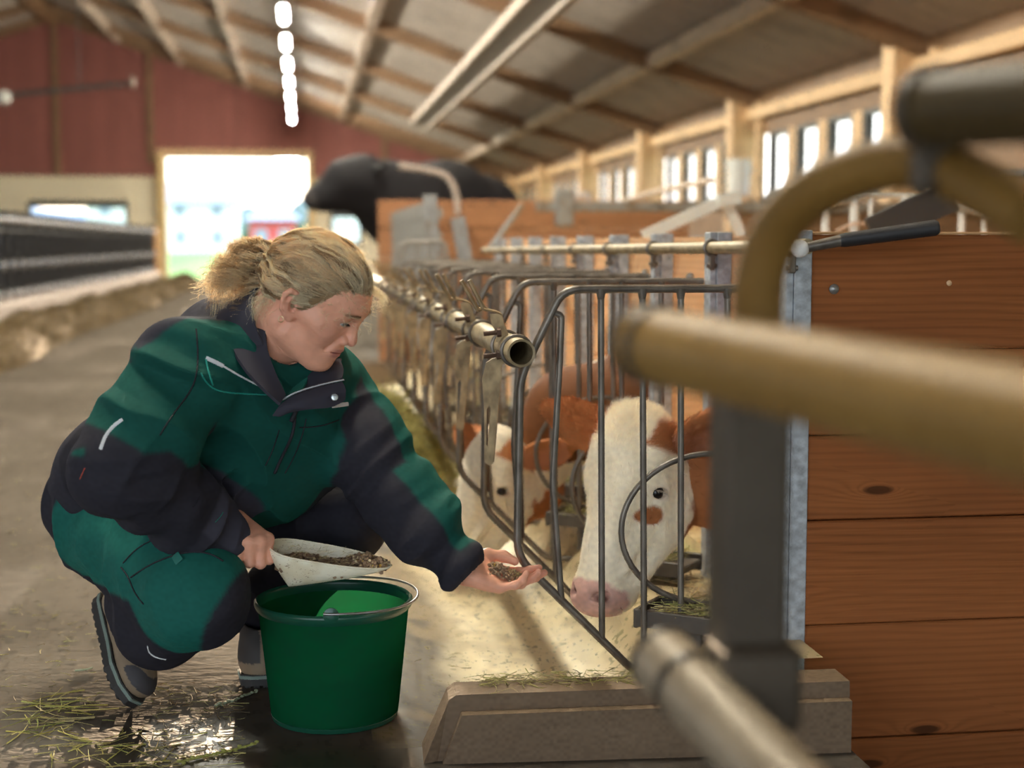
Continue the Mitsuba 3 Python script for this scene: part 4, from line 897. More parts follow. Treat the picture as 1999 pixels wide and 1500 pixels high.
for s in (-1, 1):                                                       # brows
    w = (0.72 * np.exp(-((hv[:, 2] - 0.0455 - 0.12 * (np.abs(hv[:, 1]) - 0.03) + 6 * (np.abs(hv[:, 1]) - 0.032) ** 2) / 0.0036) ** 2) * np.exp(-((hv[:, 1] - s * 0.031) / 0.019) ** 4) * (hv[:, 0] > 0.055))[:, None]
    hcol = hcol * (1 - w) + np.array([0.27, 0.17, 0.10]) * w
    lash = (0.85 * np.exp(-((hv[:, 2] - 0.0262) / 0.0017) ** 2) * np.exp(-((hv[:, 1] - s * 0.031) / 0.0125) ** 4) * (hv[:, 0] > 0.078))[:, None]
    hcol = hcol * (1 - lash) + np.array([0.07, 0.045, 0.035]) * lash
scalp = np.clip((hv[:, 2] - 0.075 + 0.9 * (0.075 - hv[:, 0]) * (hv[:, 0] > -0.1) - 0.02) / 0.02, 0, 1)
scalp = np.where(np.abs(hv[:, 1]) > 0.07, 0, scalp)[:, None] * (hv[:, 2:3] > -0.02)
hcol = hcol * (1 - 0.55 * scalp) + np.array([0.40, 0.27, 0.15]) * 0.55 * scalp
head_w = tm(hv @ HM[:3, :3].T + HM[:3, 3], head_m.faces)

# ---- hands
def finger(f, pts, rs): f.chain(pts, rs, 0.006)
FL = [(0.040, 0.024, 0.019), (0.043, 0.027, 0.020), (0.040, 0.025, 0.019), (0.031, 0.019, 0.017)]    # index .. little
FR_ = [0.0088, 0.0090, 0.0085, 0.0075]
def hand_mesh(B, o, side, curls, spread, thumb, wrist_to, wr=0.027, cup=0.0, scale=1.0, h=0.0021):
    """Hand in its own frame: x along the fingers, y across towards the thumb (side), z out of the palm. curls: per finger three bends in degrees."""
    f = Field(); sd = 1.0
    mcp = [np.array([0.088, 0.030, 0.004 * cup]), np.array([0.092, 0.009, 0.0]), np.array([0.087, -0.012, 0.001 * cup]), np.array([0.078, -0.031, 0.006 * cup])]
    wri = np.array([0.0, 0.0, -0.002])
    for i in range(4):
        b = np.array([0.012, 0.018 - 0.012 * i, -0.002])
        f.cone(b, mcp[i], 0.0150, 0.0112, 0.016)
    f.ell((0.045, 0.0, 0.002), (0.040, 0.036, 0.012), k=0.016)
    f.ell((0.032, 0.025, 0.008), (0.030, 0.017, 0.0145), k=0.014)      # thenar
    f.ell((0.036, -0.028, 0.006), (0.034, 0.012, 0.0125), k=0.014)     # hypothenar
    for i in range(4):
        p = mcp[i]; ang = 0.0; pts = [p]; sp = math.radians(spread[i])
        for L, c in zip(FL[i], curls[i]):
            ang += math.radians(c); d = np.array([math.cos(ang) * math.cos(sp), math.cos(ang) * math.sin(sp), math.sin(ang)]); p = p + d * L; pts.append(p)
        r = FR_[i]; rs = [r * 1.12, r * 1.0, r * 0.93, r * 0.78]
        for a in range(3): f.cone(pts[a], pts[a + 1], rs[a], rs[a + 1], 0.004 if a else 0.010)
        for a in (1, 2): f.ell(pts[a], [rs[a] * 1.10] * 3, k=0.004)
    tp = [np.array(t) for t in thumb]
    f.chain(tp, [0.0155, 0.0115, 0.0102, 0.0082], 0.008)
    wl = np.asarray(wrist_to, float); f.cone((0.012, 0, -0.001), wl, 0.026, wr, 0.02)
    f.ell((0.0, 0, -0.001), (0.03, 0.029, 0.021), k=0.015)
    lo = np.minimum.reduce([np.array([-0.06, -0.07, -0.09]), wl - 0.05]); hi = np.array([0.21, 0.10, 0.13])
    m = polygonise(f, lo, hi, h); relax(m, 2)
    v = m.vertices * scale; v[:, 1] *= side; F = m.faces if side > 0 else m.faces[:, ::-1]
    return v @ np.asarray(B).T + o, F, m.vertices
def hand_color(loc, n, seed):
    c = skin_color(loc, seed); tip = np.clip((loc[:, 0] - 0.10) / 0.06, 0, 1)[:, None]
    return c * (1 - 0.4 * tip) + RED * 0.4 * tip
# left hand: open palm up under the calf's nose, thumb on the far side
xw = unit(at(1046, 1162, 2.825) - J['wrL']); yw = unit(np.cross([0.0, -0.42, 0.9], xw)); zw = np.cross(xw, yw)
HLB = np.stack([xw, yw, zw], 1)
hl = hand_mesh(np.stack([xw, yw, zw], 1), J['wrL'], 1.0, [(16, 16, 10), (20, 22, 14), (28, 30, 20), (36, 34, 26)], (3, 0, -2, -6),
               [(0.022, 0.026, 0.008), (0.055, 0.044, 0.022), (0.087, 0.046, 0.030), (0.110, 0.038, 0.033)], np.linalg.solve(np.stack([xw, yw, zw], 1), (J['elL'] - J['wrL']) * 0.30), cup=1.2)
# right hand: fist about the scoop's handle
GRIP = at(497, 1079, 2.77)
SCX = unit(at(760, 1104, 2.80) - at(535, 1072, 2.80))                  # the scoop's axis
xw = unit([0.55, -0.68, -0.28]); yw = unit(SCX - xw * (SCX @ xw)); zw = np.cross(yw, xw)
hr_o = GRIP - xw * 0.092 - zw * 0.021
hr_ = hand_mesh(np.stack([xw, -yw, zw], 1), hr_o, -1.0, [(70, 88, 50), (74, 90, 50), (76, 90, 50), (78, 90, 48)], (0, 0, 0, 0),
                [(0.022, 0.026, 0.010), (0.052, 0.040, 0.034), (0.078, 0.030, 0.046), (0.094, 0.014, 0.046)],
                np.linalg.solve(np.stack([xw, yw, zw], 1), J['wrR'] + (J['elR'] - J['wrR']) * 0.25 - hr_o))
# ---- the rest of the body under the clothes
bf = Field()
bf.chain([hp(-0.045, -0.003, -0.11), J['c7'] * 0.5 + J['notch'] * 0.5], [0.048, 0.055], 0.03)
bf.chain([J['c7'] * 0.5 + J['notch'] * 0.5, J['chest'], J['waist'], J['pelvis']], [0.055, 0.095, 0.09, 0.105], 0.05)
for s in 'RL':
    bf.chain([J['sh' + s], J['el' + s], J['wr' + s]], [0.046, 0.036, 0.027], 0.03)
    bf.chain([J['chest'] * 0.4 + J['c7'] * 0.6, J['sh' + s]], [0.045, 0.04], 0.03)
    bf.chain([J['hip' + s], J['knee' + s], J['ank' + s]], [0.082, 0.052, 0.036], 0.03)
body_core = polygonise(bf, (-0.62, 2.5, 0.03), (0.42, 3.4, 0.92), 0.008)
def to_manifold(m):
    m = trimesh.Trimesh(m.vertices, m.faces, process=True); m.fill_holes()
    return manifold3d.Manifold(manifold3d.Mesh(np.asarray(m.vertices, np.float32), np.asarray(m.faces, np.uint32)))
pieces = [(head_w, hcol), (tm(hl[0], hl[1]), hand_color(hl[2], 0, 5)), (tm(hr_[0], hr_[1]), hand_color(hr_[2], 0, 6)), (body_core, np.tile(SKIN, (len(body_core.vertices), 1)))]
try:
    U_ = None
    for m, _ in pieces:
        q = to_manifold(m)
        if q.is_empty(): raise ValueError('open piece')
        U_ = q if U_ is None else U_ + q
    um = U_.to_mesh(); bv, bfaces = np.asarray(um.vert_properties[:, :3], float), np.asarray(um.tri_verts)
except Exception as e:
    print('body union failed:', e); u = cat(*[m for m, _ in pieces]); bv, bfaces = np.array(u.vertices), np.array(u.faces)
allv = np.vstack([m.vertices for m, _ in pieces]); allc = np.vstack([c for _, c in pieces])
bcol = allc[cKDTree(allv).query(bv)[1]]
PERSON = thing('person', 'blond woman in a green work suit crouching by the bucket, hand out to the calf', 'person')
mat('m_skin', VC, 0.46, spec=0.45, sheen=0.15)
obj('body', tm(bv, bfaces), 'm_skin', PERSON, smooth=True, color=bcol)
mat('m_eye', (0.74, 0.70, 0.66), 0.15)
mat('m_iris', (0.14, 0.20, 0.19), 0.1)
for s in (-1, 1):
    c = hp(0.0800, s * 0.031, 0.026); look = unit(HM[:3, :3] @ unit([0.95, 0.10, -0.22]))
    e = obj('eye', ico(c, 0.0121 * HEAD_S, 3), 'm_eye', PERSON, smooth=True)
    obj('iris', lathe([(0, 0.0012), (0.003, 0.0010), (0.0056, 0.0)], 20, axis=look, loc=c + look * 0.0112 * HEAD_S), 'm_iris', e, smooth=True)
mat('m_gold', (0.75, 0.60, 0.35), 0.2, metal=1.0)
er = obj('earring', tube(np.array([hp(0.003, -0.0805, -0.014) + HM[:3, :3] @ np.array([0.0045 * math.sin(t), 0, 0.0055 * math.cos(t) - 0.005]) for t in np.linspace(0, 2 * np.pi, 18)[:-1]]), 0.0009, 6, closed=True), 'm_gold', PERSON)
obj('ear_stud', ico(hp(-0.006, -0.0830, -0.004), 0.0018, 1), 'm_gold', PERSON)

g = np.random.default_rng(11)
HAIR_DK, HAIR_MD, HAIR_LT = np.array([0.32, 0.21, 0.11]), np.array([0.74, 0.55, 0.32]), np.array([0.97, 0.87, 0.62])
def to_world(P): return P @ HM[:3, :3].T + HM[:3, 3]
L_ = []
for s in (-1, 1):
    for t in np.linspace(-1, 1, 34):
        b = np.array([0.0915 - 0.0035 * t * t, s * 0.031 + 0.0118 * t, 0.0262 - 0.0015 * t * t]); d = unit([1.0, 0.5 * t, -0.25]) * 0.0085
        L_.append([b, b + d * 0.5 + [0, 0, -0.0006], b + d])
lm, lc = strands(to_world(np.array(L_)), 0.00026, np.tile([0.035, 0.025, 0.02], (len(L_), 1)))
scene['m_hair'] = {'type': 'principledthin', 'base_color': VC, 'roughness': 0.38, 'diff_trans': 0.9, 'spec_trans': 0.0, 'eta': 1.5}
obj('eyelashes', lm, 'm_hair', PERSON, kind='stuff', color=lc)
BW = []
for s in (-1, 1):
    for i in range(150):
        t = g.uniform(-1, 1); y = s * (0.031 + 0.017 * t * s * s); u = 0.0455 + 0.0022 * (1 - t * t) + g.normal(0, 0.0011); x = 0.0985 - 7.2 * (abs(y) - 0.012) ** 2 - 0.0035 * (abs(y) > 0.03)
        ray_o = np.array([x + 0.02, y, u]); 
        for _ in range(28):
            dd = hf(ray_o[None])[0]
            if dd < 0.0004: break
            ray_o = ray_o - np.array([max(dd * 0.8, 0.0002), 0, 0])
        BW.append([ray_o, ray_o + np.array([0.001, s * 0.0030, 0.0008]), ray_o + np.array([0.0006, s * 0.0060, 0.0006])])
bwm, bwc = strands(to_world(np.array(BW)), 0.00022, np.tile([0.36, 0.24, 0.14], (len(BW), 1)))
obj('eyebrows', bwm, 'm_hair', PERSON, kind='stuff', color=bwc)
# scalp hair, swept back to the tie
SC, SRr = np.array([0.004, 0.0, 0.040]), np.array([0.093, 0.0735, 0.083])
TIE = np.linalg.solve(HM[:3, :3], at(553, 496, 2.765) - HM[:3, 3])
TIE_D = unit((TIE - SC) / SRr)
def hairline(f):
    return np.interp(f, [-0.10, -0.06, -0.03, -0.012, 0.004, 0.018, 0.030, 0.045, 0.060, 0.078, 0.11], [-0.050, -0.045, -0.030, 0.010, 0.030, 0.012, 0.016, 0.042, 0.058, 0.073, 0.078])
def shell(u, lift):                                   # unit directions (in scaled skull space) -> points at a lift above the skull
    q = u * SRr; nrm = u / SRr; nrm /= np.linalg.norm(nrm, axis=-1, keepdims=True); bulge = np.clip(q[..., :1] / 0.09, 0, 1) ** 2 * np.clip(1 - np.abs(q[..., 1:2]) / 0.07, 0, 1) * 0.008
    return SC + q + nrm * (lift + bulge)
def scalp_hair(locks, per, lift0, lift1, seed, amp=0.0045, spread=0.0045, rmin=0.0003, rmax=0.0006, m=26, front=0.35):
    """Wavy locks: every lock has a guide path over the skull to the tie, its strands run beside it."""
    g = np.random.default_rng(seed); U = g.normal(size=(locks * 8, 3)); U /= np.linalg.norm(U, axis=1, keepdims=True); q = SC + U * SRr
    h = q[:, 2] - hairline(q[:, 0]); near = (h > 0.0015) & (h < 0.016) & (q[:, 0] > 0.0); inside = h > 0.002
    A = np.r_[np.nonzero(near)[0][:int(locks * front)], np.nonzero(inside)[0]][:locks]; U = U[A]; n = len(U)
    t = np.linspace(0, 1, m)
    GU = np.repeat(U, per, 0); k = len(GU); GU = GU + g.normal(0, spread / 0.08, (k, 3)) * np.repeat(g.uniform(0.5, 1.0, (n, 1)), per, 0); GU /= np.linalg.norm(GU, axis=1, keepdims=True)
    qq = SC + GU * SRr; ok = qq[:, 2] > hairline(qq[:, 0]) + 0.0005; GU = GU[ok]; lock = np.repeat(np.arange(n), per)[ok]; k = len(GU)
    om = np.arccos(np.clip(GU @ TIE_D, -1, 1))[:, None]; so = np.sin(om) + 1e-6
    D = (np.sin((1 - t) * om) / so)[..., None] * GU[:, None] + (np.sin(t * om) / so)[..., None] * TIE_D
    side = np.cross(GU, TIE_D); side /= np.linalg.norm(side, axis=1, keepdims=True) + 1e-9
    low = np.clip((np.abs(GU[:, 1]) - 0.3) / 0.3, 0, 1) * np.clip(GU[:, 0] + 0.5, 0, 1)
    D = D + np.array([0, 0, -1.0]) * (np.sin(np.pi * t) * 0.26)[None, :, None] * low[:, None, None]
    arc = om * 0.085; per_ = g.uniform(0.045, 0.075, n)[lock][:, None]; ph = (g.uniform(0, 6.28, n)[lock] + g.normal(0, 0.18, k))[:, None]; am = (amp * g.uniform(0.3, 1.3, n)[lock])[:, None]
    env = np.sin(np.pi * np.clip(t * 1.02, 0, 1))[None] ** 0.7
    w = 2 * np.pi * arc * t / per_ + ph
    D = D + side[:, None] * (np.sin(w) * am * env / 0.08)[..., None] + (g.normal(0, 0.010, (k, 1, 3)) * np.sin(np.pi * t)[None, :, None])
    D /= np.linalg.norm(D, axis=2, keepdims=True)
    lift = (lift0 + (lift1 - lift0) * (0.6 * g.random(n)[lock] + 0.4 * g.random(k)))[:, None] * (0.30 + 0.70 * np.clip(t / 0.15, 0, 1))[None] + (np.cos(w) + 1) * am * 0.45 * env + 0.004 * t[None] ** 3
    P = shell(D, lift[..., None])
    base = g.random(n)[lock][:, None]; c = HAIR_MD * (1 - base) + HAIR_LT * base; c = np.where((g.random(n)[lock] < 0.18)[:, None], HAIR_DK * 1.2, c) * g.uniform(0.8, 1.18, (k, 1))
    C = c[:, None] * (0.75 + 0.33 * np.clip(t / 0.3, 0, 1))[None, :, None]
    return strands(to_world(P), g.uniform(rmin, rmax, k) * HEAD_S, C, taper=False)
cap_u = trimesh.creation.icosphere(5, 1.0); cu = cap_u.vertices; cq = SC + cu * SRr
keep = cq[:, 2] > hairline(cq[:, 0]) + 0.004
cf = cap_u.faces[keep[cap_u.faces].all(1)]
edge = np.clip((cq[:, 2] - hairline(cq[:, 0])) / 0.012, 0, 1)[:, None]
cap_m = tm(to_world(shell(cu, 0.0005 + 0.0042 * edge)), cf); cap_m.remove_unreferenced_vertices()
obj('hair_base', cap_m, 'm_hair', PERSON, smooth=True, color=np.tile(HAIR_DK * 1.35, (len(cap_m.vertices), 1)))
A_, Ac = scalp_hair(560, 16, 0.002, 0.0075, 1, amp=0.0028, spread=0.0060)
B2, Bc = scalp_hair(190, 17, 0.007, 0.0120, 2, amp=0.0060, spread=0.0026, rmin=0.00026, rmax=0.0005)
obj('hair', cat(A_, B2), 'm_hair', PERSON, smooth=True, label='wavy dark blond hair swept back', kind='stuff', color=np.vstack([Ac, Bc]))
# pony tail of curls
TW = to_world(TIE[None])[0]
def pony(locks, per, seed, m=30):
    g = np.random.default_rng(seed); out, cols = [], []
    ends = [(400, 566, 2.80), (418, 580, 2.77), (470, 600, 2.79), (432, 520, 2.84), (500, 592, 2.80), (452, 478, 2.83), (522, 575, 2.84), (480, 612, 2.75), (410, 548, 2.74), (448, 590, 2.82), (425, 545, 2.80)]
    t = np.linspace(0, 1, m)[:, None]
    for q in range(locks):
        e = at(*ends[q % len(ends)]) + g.normal(0, 0.012, 3); low = (q % len(ends)) in (2, 4, 6, 7)
        mid = (at(500, 470, 2.80) if not low else at(505, 520, 2.79)) + g.normal(0, 0.017, 3)
        s0 = TW + g.normal(0, 0.006, 3)
        C = (1 - t) ** 2 * s0 + 2 * t * (1 - t) * mid + t * t * e
        d = unit(e - s0); a = unit(np.cross(d, g.normal(size=3))); b = np.cross(d, a); fr = g.uniform(2.4, 4.6); ph = g.uniform(0, 6.28)
        base = g.uniform(0, 1); col = HAIR_MD * (1 - base) + HAIR_LT * base
        if g.random() < 0.22: col = HAIR_DK * 1.3
        for k in range(per):
            A = (0.0055 + 0.0065 * t) * g.uniform(0.75, 1.2) * np.clip(t / 0.12, 0, 1); w_ = 2 * np.pi * fr * t * g.uniform(0.97, 1.03) + ph + g.normal(0, 0.22)
            off = g.normal(0, 0.0016, 3) + g.normal(0, 0.0045, 3) * t ** 1.5
            stop = g.uniform(0.82, 1.06)
            out.append(C * 1.0 + (C - C[0]) * (stop - 1) + np.cos(w_) * A * a + np.sin(w_) * A * b + off); cols.append(col * g.uniform(0.75, 1.2))
    return strands(np.array(out), g.uniform(0.00036, 0.0008, len(out)), np.array(cols), taper=True)
pm, pcol = pony(99, 26, 4)
obj('ponytail', pm, 'm_hair', PERSON, smooth=True, label='curly blond ponytail', kind='stuff', color=pcol)
mat('m_tie', (0.035, 0.034, 0.045), 0.85)
td = unit(to_world((TIE + TIE_D * 0.03)[None])[0] - TW); ta = unit(np.cross(td, [0, 1, 0.3])); tb = np.cross(td, ta); tt = np.linspace(0, 2 * np.pi, 60)[:-1]
tie_path = TW + td * 0.002 + np.cos(tt)[:, None] * ta * 0.0165 + np.sin(tt)[:, None] * tb * 0.0165
obj('hair_tie', tube(tie_path, 0.0082 + 0.0016 * np.sin(tt * 16), 10, closed=True), 'm_tie', PERSON, smooth=True)
# loose strands: fly-aways, fringe and neck
F_ = []
for i in range(900):
    U0 = unit(g.normal(size=3)); q = SC + U0 * SRr
    if q[2] < 0.03: continue
    b = shell(U0[None], 0.006)[0]; d = unit(U0 / SRr * 0.08 + (TIE_D * SRr - q) * 4 + g.normal(0, 0.5, 3)); n_ = unit(np.cross(d, g.normal(size=3))); l = g.uniform(0.012, 0.045); t = np.linspace(0, 1, 9)[:, None]
    up = unit(U0 / SRr); cur = g.uniform(0.002, 0.008)
    F_.append(b + d * t * l * 0.8 + up * (np.sin(t * np.pi * g.uniform(0.6, 1.6)) * g.uniform(0.003, 0.012)) + n_ * np.sin(t * 6.28 * g.uniform(0.5, 1.4)) * cur)
for i in range(14):   # soft fringe by the temples and before the forehead
    y = g.uniform(-0.055, 0.05); b = np.array([0.084 - 7 * y * y, y, 0.088]); t = np.linspace(0, 1, 9)[:, None]; sd = -1 if y < 0.01 else 1
    F_.append(b + np.array([0.018, 0.0, 0.004]) * np.sin(t * 2.6) * g.uniform(0.6, 1.2) + np.array([-0.030, sd * 0.030, -0.024]) * t ** 1.5 * g.uniform(0.5, 1.1) + g.normal(0, 0.003, 3) * t)
for i in range(60):   # lock that hangs before the forehead
    t = np.linspace(0, 1, 9)[:, None]; b = np.array([0.088, 0.010, 0.092]) + g.normal(0, 0.004, 3)
    F_.append(b + np.array([0.030, 0.012, 0.004]) * np.sin(t * 2.2) + np.array([-0.006, 0.012, -0.030]) * t ** 1.3 * g.uniform(0.7, 1.15) + g.normal(0, 0.004, 3) * t)
for i in range(80):   # strands behind the ear
    b = np.array([-0.040, -0.060, -0.005]) + g.normal(0, 0.010, 3) * [1, 0.3, 1]; t = np.linspace(0, 1, 9)[:, None]
    F_.append(b + np.array([0.004, -0.010, -0.050]) * t * g.uniform(0.5, 1.1) + np.array([-0.016, -0.006, 0]) * np.sin(t * 3.0) * g.uniform(0.2, 1.2) + g.normal(0, 0.003, 3) * t)
fm, fc = strands(to_world(np.array(F_)), 0.00030, np.tile(HAIR_LT, (len(F_), 1)) * g.uniform(0.6, 1.1, (len(F_), 1)))
obj('loose_strands', fm, 'm_hair', PERSON, smooth=True, kind='stuff', color=fc)

# ---- clothes: jacket, trousers, shoes
def seg_param(p, a, b):
    ab = b - a; t = np.clip((p - a) @ ab / (ab @ ab), 0, 1); d = np.linalg.norm(p - a - t[:, None] * ab, axis=1); return t, d
def folds(p, axis, n1, n2, amp, seed):
    """Cloth folds running across an axis."""
    axis = unit(axis); q = p + 0.03 * (np.stack([meshkit.noise(p * 9, seed + k) for k in (1, 2, 3)], -1) - 0.5)
    u = q @ axis; o = q - u[:, None] * axis
    n = meshkit.noise(np.stack([u * n1, (o @ unit(np.cross(axis, [0.3, 0.2, 0.9]))) * n2, (o @ unit(np.cross(axis, [0.9, 0.1, 0.3]))) * n2], -1), seed)
    return amp * (1 - 2 * np.abs(2 * n - 1))
SPINE = unit(J['c7'] - J['pelvis'])
SHL = unit(J['shL'] - J['shR']); FRONT = unit(np.cross(SHL, -SPINE)); FRONT = FRONT if FRONT @ np.array([1, -0.5, -0.3]) > 0 else -FRONT
SHL2 = unit(np.cross(SPINE, FRONT)); SHL2 = SHL2 if SHL2 @ SHL > 0 else -SHL2
BT = np.stack([SHL2, FRONT, SPINE], 1)
jf = Field()
up = J['c7'] * 0.55 + J['notch'] * 0.45
jf.ell(up - SPINE * 0.105 + FRONT * 0.0, (0.190, 0.125, 0.165), BT, k=0.0)
jf.ell(J['chest'] * 0.5 + J['waist'] * 0.5 + FRONT * 0.005, (0.180, 0.140, 0.19), BT, k=0.06)
jf.ell(J['pelvis'] + SPINE * 0.06 - FRONT * 0.02, (0.190, 0.150, 0.150), BT, k=0.06)
jf.chain([up + SPINE * 0.01 - FRONT * 0.02, J['shR'] * 0.9 + up * 0.1], [0.085, 0.066], 0.05); jf.chain([up + SPINE * 0.01 - FRONT * 0.02, J['shL'] * 0.9 + up * 0.1], [0.085, 0.066], 0.05)
def sleeve(s, rs):
    a, b, c = J['sh' + s], J['el' + s], J['wr' + s]; e = b + (c - b) * 0.97
    jf.cone(a, a * 0.4 + b * 0.6, rs[0], rs[1], 0.035); jf.cone(a * 0.4 + b * 0.6, b, rs[1], rs[2], 0.03)
    jf.cone(b, b * 0.45 + c * 0.55, rs[2], rs[3], 0.03); jf.cone(b * 0.45 + c * 0.55, e, rs[3], rs[4], 0.02)
sleeve('R', [0.088, 0.086, 0.080, 0.066, 0.048]); sleeve('L', [0.082, 0.078, 0.070, 0.064, 0.050])
jf.ell(at(440, 668, 2.90), (0.13, 0.085, 0.10), BT, k=0.05)
jf.ell(at(535, 850, 2.92), (0.14, 0.11, 0.13), BT, k=0.06)
jf.ell(at(545, 915, 2.95), (0.10, 0.09, 0.10), BT, k=0.06)
jf.ell(at(450, 915, 3.00), (0.15, 0.11, 0.11), BT, k=0.06)
def jfolds(p):
    tR, dR = seg_param(p, J['shR'], J['elR']); tR2, dR2 = seg_param(p, J['elR'], J['wrR']); tL, dL = seg_param(p, J['shL'], J['elL']); tL2, dL2 = seg_param(p, J['elL'], J['wrL'])
    D = np.stack([dR, dR2, dL, dL2]); arm = D.min(0); W = np.exp(-(D - arm) / 0.018); W /= W.sum(0); lw = np.clip((0.135 - arm) / 0.06, 0, 1); lw = lw * lw * (3 - 2 * lw); out = np.zeros(len(p))
    for i, (a, b, k, amp) in enumerate((('shR', 'elR', 1, .017), ('elR', 'wrR', 2, .016), ('shL', 'elL', 3, .017), ('elL', 'wrL', 4, .017))):
        m = (W[i] > 0.01) & (lw > 0)
        if m.any(): out[m] += (W[i] * lw)[m] * folds(p[m], J[b] - J[a] + 0.25 * SHL * np.linalg.norm(J[b] - J[a]), 22, 7, amp, k)
    m = lw < 1
    if m.any(): out[m] += (1 - lw)[m] * folds(p[m], SPINE + 0.5 * SHL, 14, 4.5, 0.013, 8)
    for e in ('elR', 'elL'):
        w = np.exp(-(np.linalg.norm(p - J[e], axis=1) / 0.07) ** 2); out = out + w * folds(p, J['wr' + e[-1]] - J['sh' + e[-1]], 30, 8, 0.010, 9)
    return out
BIG = (np.array([-0.75, 2.4, 0.0]), np.array([0.5, 3.5, 1.0]))
jf.fn(jfolds, *BIG, 0, 'd')
# open neck, sleeve ends
NCK = hp(-0.03, -0.003, -0.10); nd = unit(hp(0.02, 0, -0.01) - hp(-0.035, 0, -0.14))
jf.cone(NCK - nd * 0.075 + FRONT * 0.010, NCK + nd * 0.10 + FRONT * 0.015, 0.056, 0.064, 0.012, 's')
jf.cone(J['notch'] + unit(J['notch'] - J['chest']) * 0.02 + SPINE * 0.03, J['notch'] - SPINE * 0.045 + FRONT * 0.035, 0.040, 0.016, 0.015, 's')
for s in 'RL':
    d = unit(J['wr' + s] - J['el' + s]); jf.cone(J['wr' + s] - d * 0.035, J['wr' + s] + d * 0.05, 0.030, 0.045, 0.006, 's')
HEM = J['pelvis'] - SPINE * 0.03
jf.plane(HEM, -SPINE + 0.15 * FRONT, 0.01)
jacket = polygonise(jf, (-0.68, 2.50, 0.20), (0.42, 3.40, 0.98), 0.0042); relax(jacket, 1)
v = jacket.vertices; n_ = jacket.vertex_normals
GREEN = np.array([0.007, 0.066, 0.052]); BLACK = np.array([0.024, 0.023, 0.030]); CHAR = np.array([0.040, 0.038, 0.050])
tRu, dRu = seg_param(v, J['shR'], J['elR']); tRf, dRf = seg_param(v, J['elR'], J['wrR']); tLu, dLu = seg_param(v, J['shL'], J['elL']); tLf, dLf = seg_param(v, J['elL'], J['wrL'])
arm = np.minimum.reduce([dRu, dRf, dLu, dLf]); isR = np.minimum(dRu, dRf) < np.minimum(dLu, dLf)
torso = arm > 0.100
along = (v - J['pelvis']) @ SPINE; lat = (v - J['chest']) @ SHL2; fr = (v - J['chest']) @ FRONT
edge = 0.012 * (meshkit.noise(v * 7, 4) - 0.5)
col = np.tile(GREEN, (len(v), 1))
back_yoke = torso & (fr < -0.045 + edge) & (along > 0.30); col[back_yoke] = CHAR * 0.8
side_panel = torso & (np.abs(lat) > 0.145 + edge) & (along < 0.34); col[side_panel] = BLACK
low = torso & (along < 0.17 + edge); col[low] = BLACK
rear = torso & (fr < -0.055) & (along < 0.30); col[rear] = BLACK * 1.1
def limb_angle(p, a, b, ref):
    d = unit(b - a); r = unit(ref - d * (ref @ d)); s = np.cross(d, r); q = p - a; return np.degrees(np.arctan2(q @ s, q @ r))
upv = np.array([0.25, -0.1, 1.0])
aR = limb_angle(v, J['elR'], J['wrR'], upv); aL = limb_angle(v, J['elL'], J['wrL'], upv); aLu = limb_angle(v, J['shL'], J['elL'], np.array([1.0, 0.1, 0.5])); aRu = limb_angle(v, J['shR'], J['elR'], np.array([-0.3, -0.6, 0.6]))
m = ~torso & isR & (dRu <= dRf); col[m & (tRu < 0.72)] = GREEN; col[m & (tRu >= 0.84 + edge * 4)] = BLACK; col[m & (np.abs(aRu) > 118)] = BLACK
m = ~torso & isR & (dRf < dRu); col[m] = BLACK; col[m & (tRf < 0.55 + edge * 4) & (aR > -75) & (aR < 5)] = GREEN; col[m & (tRf > 0.62) & (np.abs(aR) < 100)] = CHAR
m = (np.linalg.norm(v - J['elR'], axis=1) < 0.115) & (v[:, 2] < J['elR'][2] + 0.035 + edge); col[m] = BLACK
m = ~torso & ~isR & (dLu <= dLf); col[m] = BLACK; col[m & (np.abs(aLu) < 50 + edge * 400)] = GREEN
m = ~torso & ~isR & (dLf < dLu); col[m] = BLACK; col[m & (np.abs(aL) < 48 + edge * 400)] = GREEN; col[m & (tLf > 0.93)] = BLACK
shc = ~torso & (np.minimum(np.linalg.norm(v - J['shR'], axis=1), 9) < 0.10) & (((v - J['shR']) @ (-FRONT)) > 0.035); col[shc] = CHAR * 0.8
L0 = jacket.vertices
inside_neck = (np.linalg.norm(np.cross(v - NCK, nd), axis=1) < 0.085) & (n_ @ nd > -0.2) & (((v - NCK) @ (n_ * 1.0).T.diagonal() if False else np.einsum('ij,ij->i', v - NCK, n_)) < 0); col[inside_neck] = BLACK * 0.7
def blur_color(m, c, it=1):
    f = m.faces; i = f.ravel(); j = np.roll(f, 1, axis=1).ravel(); k = np.bincount(i, minlength=len(c))[:, None] + 1.0
    for _ in range(it): c = (c + np.stack([np.bincount(i, c[j, a], minlength=len(c)) for a in range(3)], 1)) / k
    return c
col = blur_color(jacket, col)
weave = (0.88 + 0.24 * meshkit.noise(v * 160, 2))[:, None] * (0.9 + 0.2 * meshkit.fbm(v * 14, 3, 6))[:, None]
mat('m_cloth', VC, 0.80, spec=0.15, sheen=0.06, bump=(lambda p, n, uv: noise(p.x * 700, p.y * 700, p.z * 700), 0.0006, 0.0005))
JK = obj('jacket', jacket, 'm_cloth', PERSON, smooth=True, label='green and black work jacket', color=col * weave)
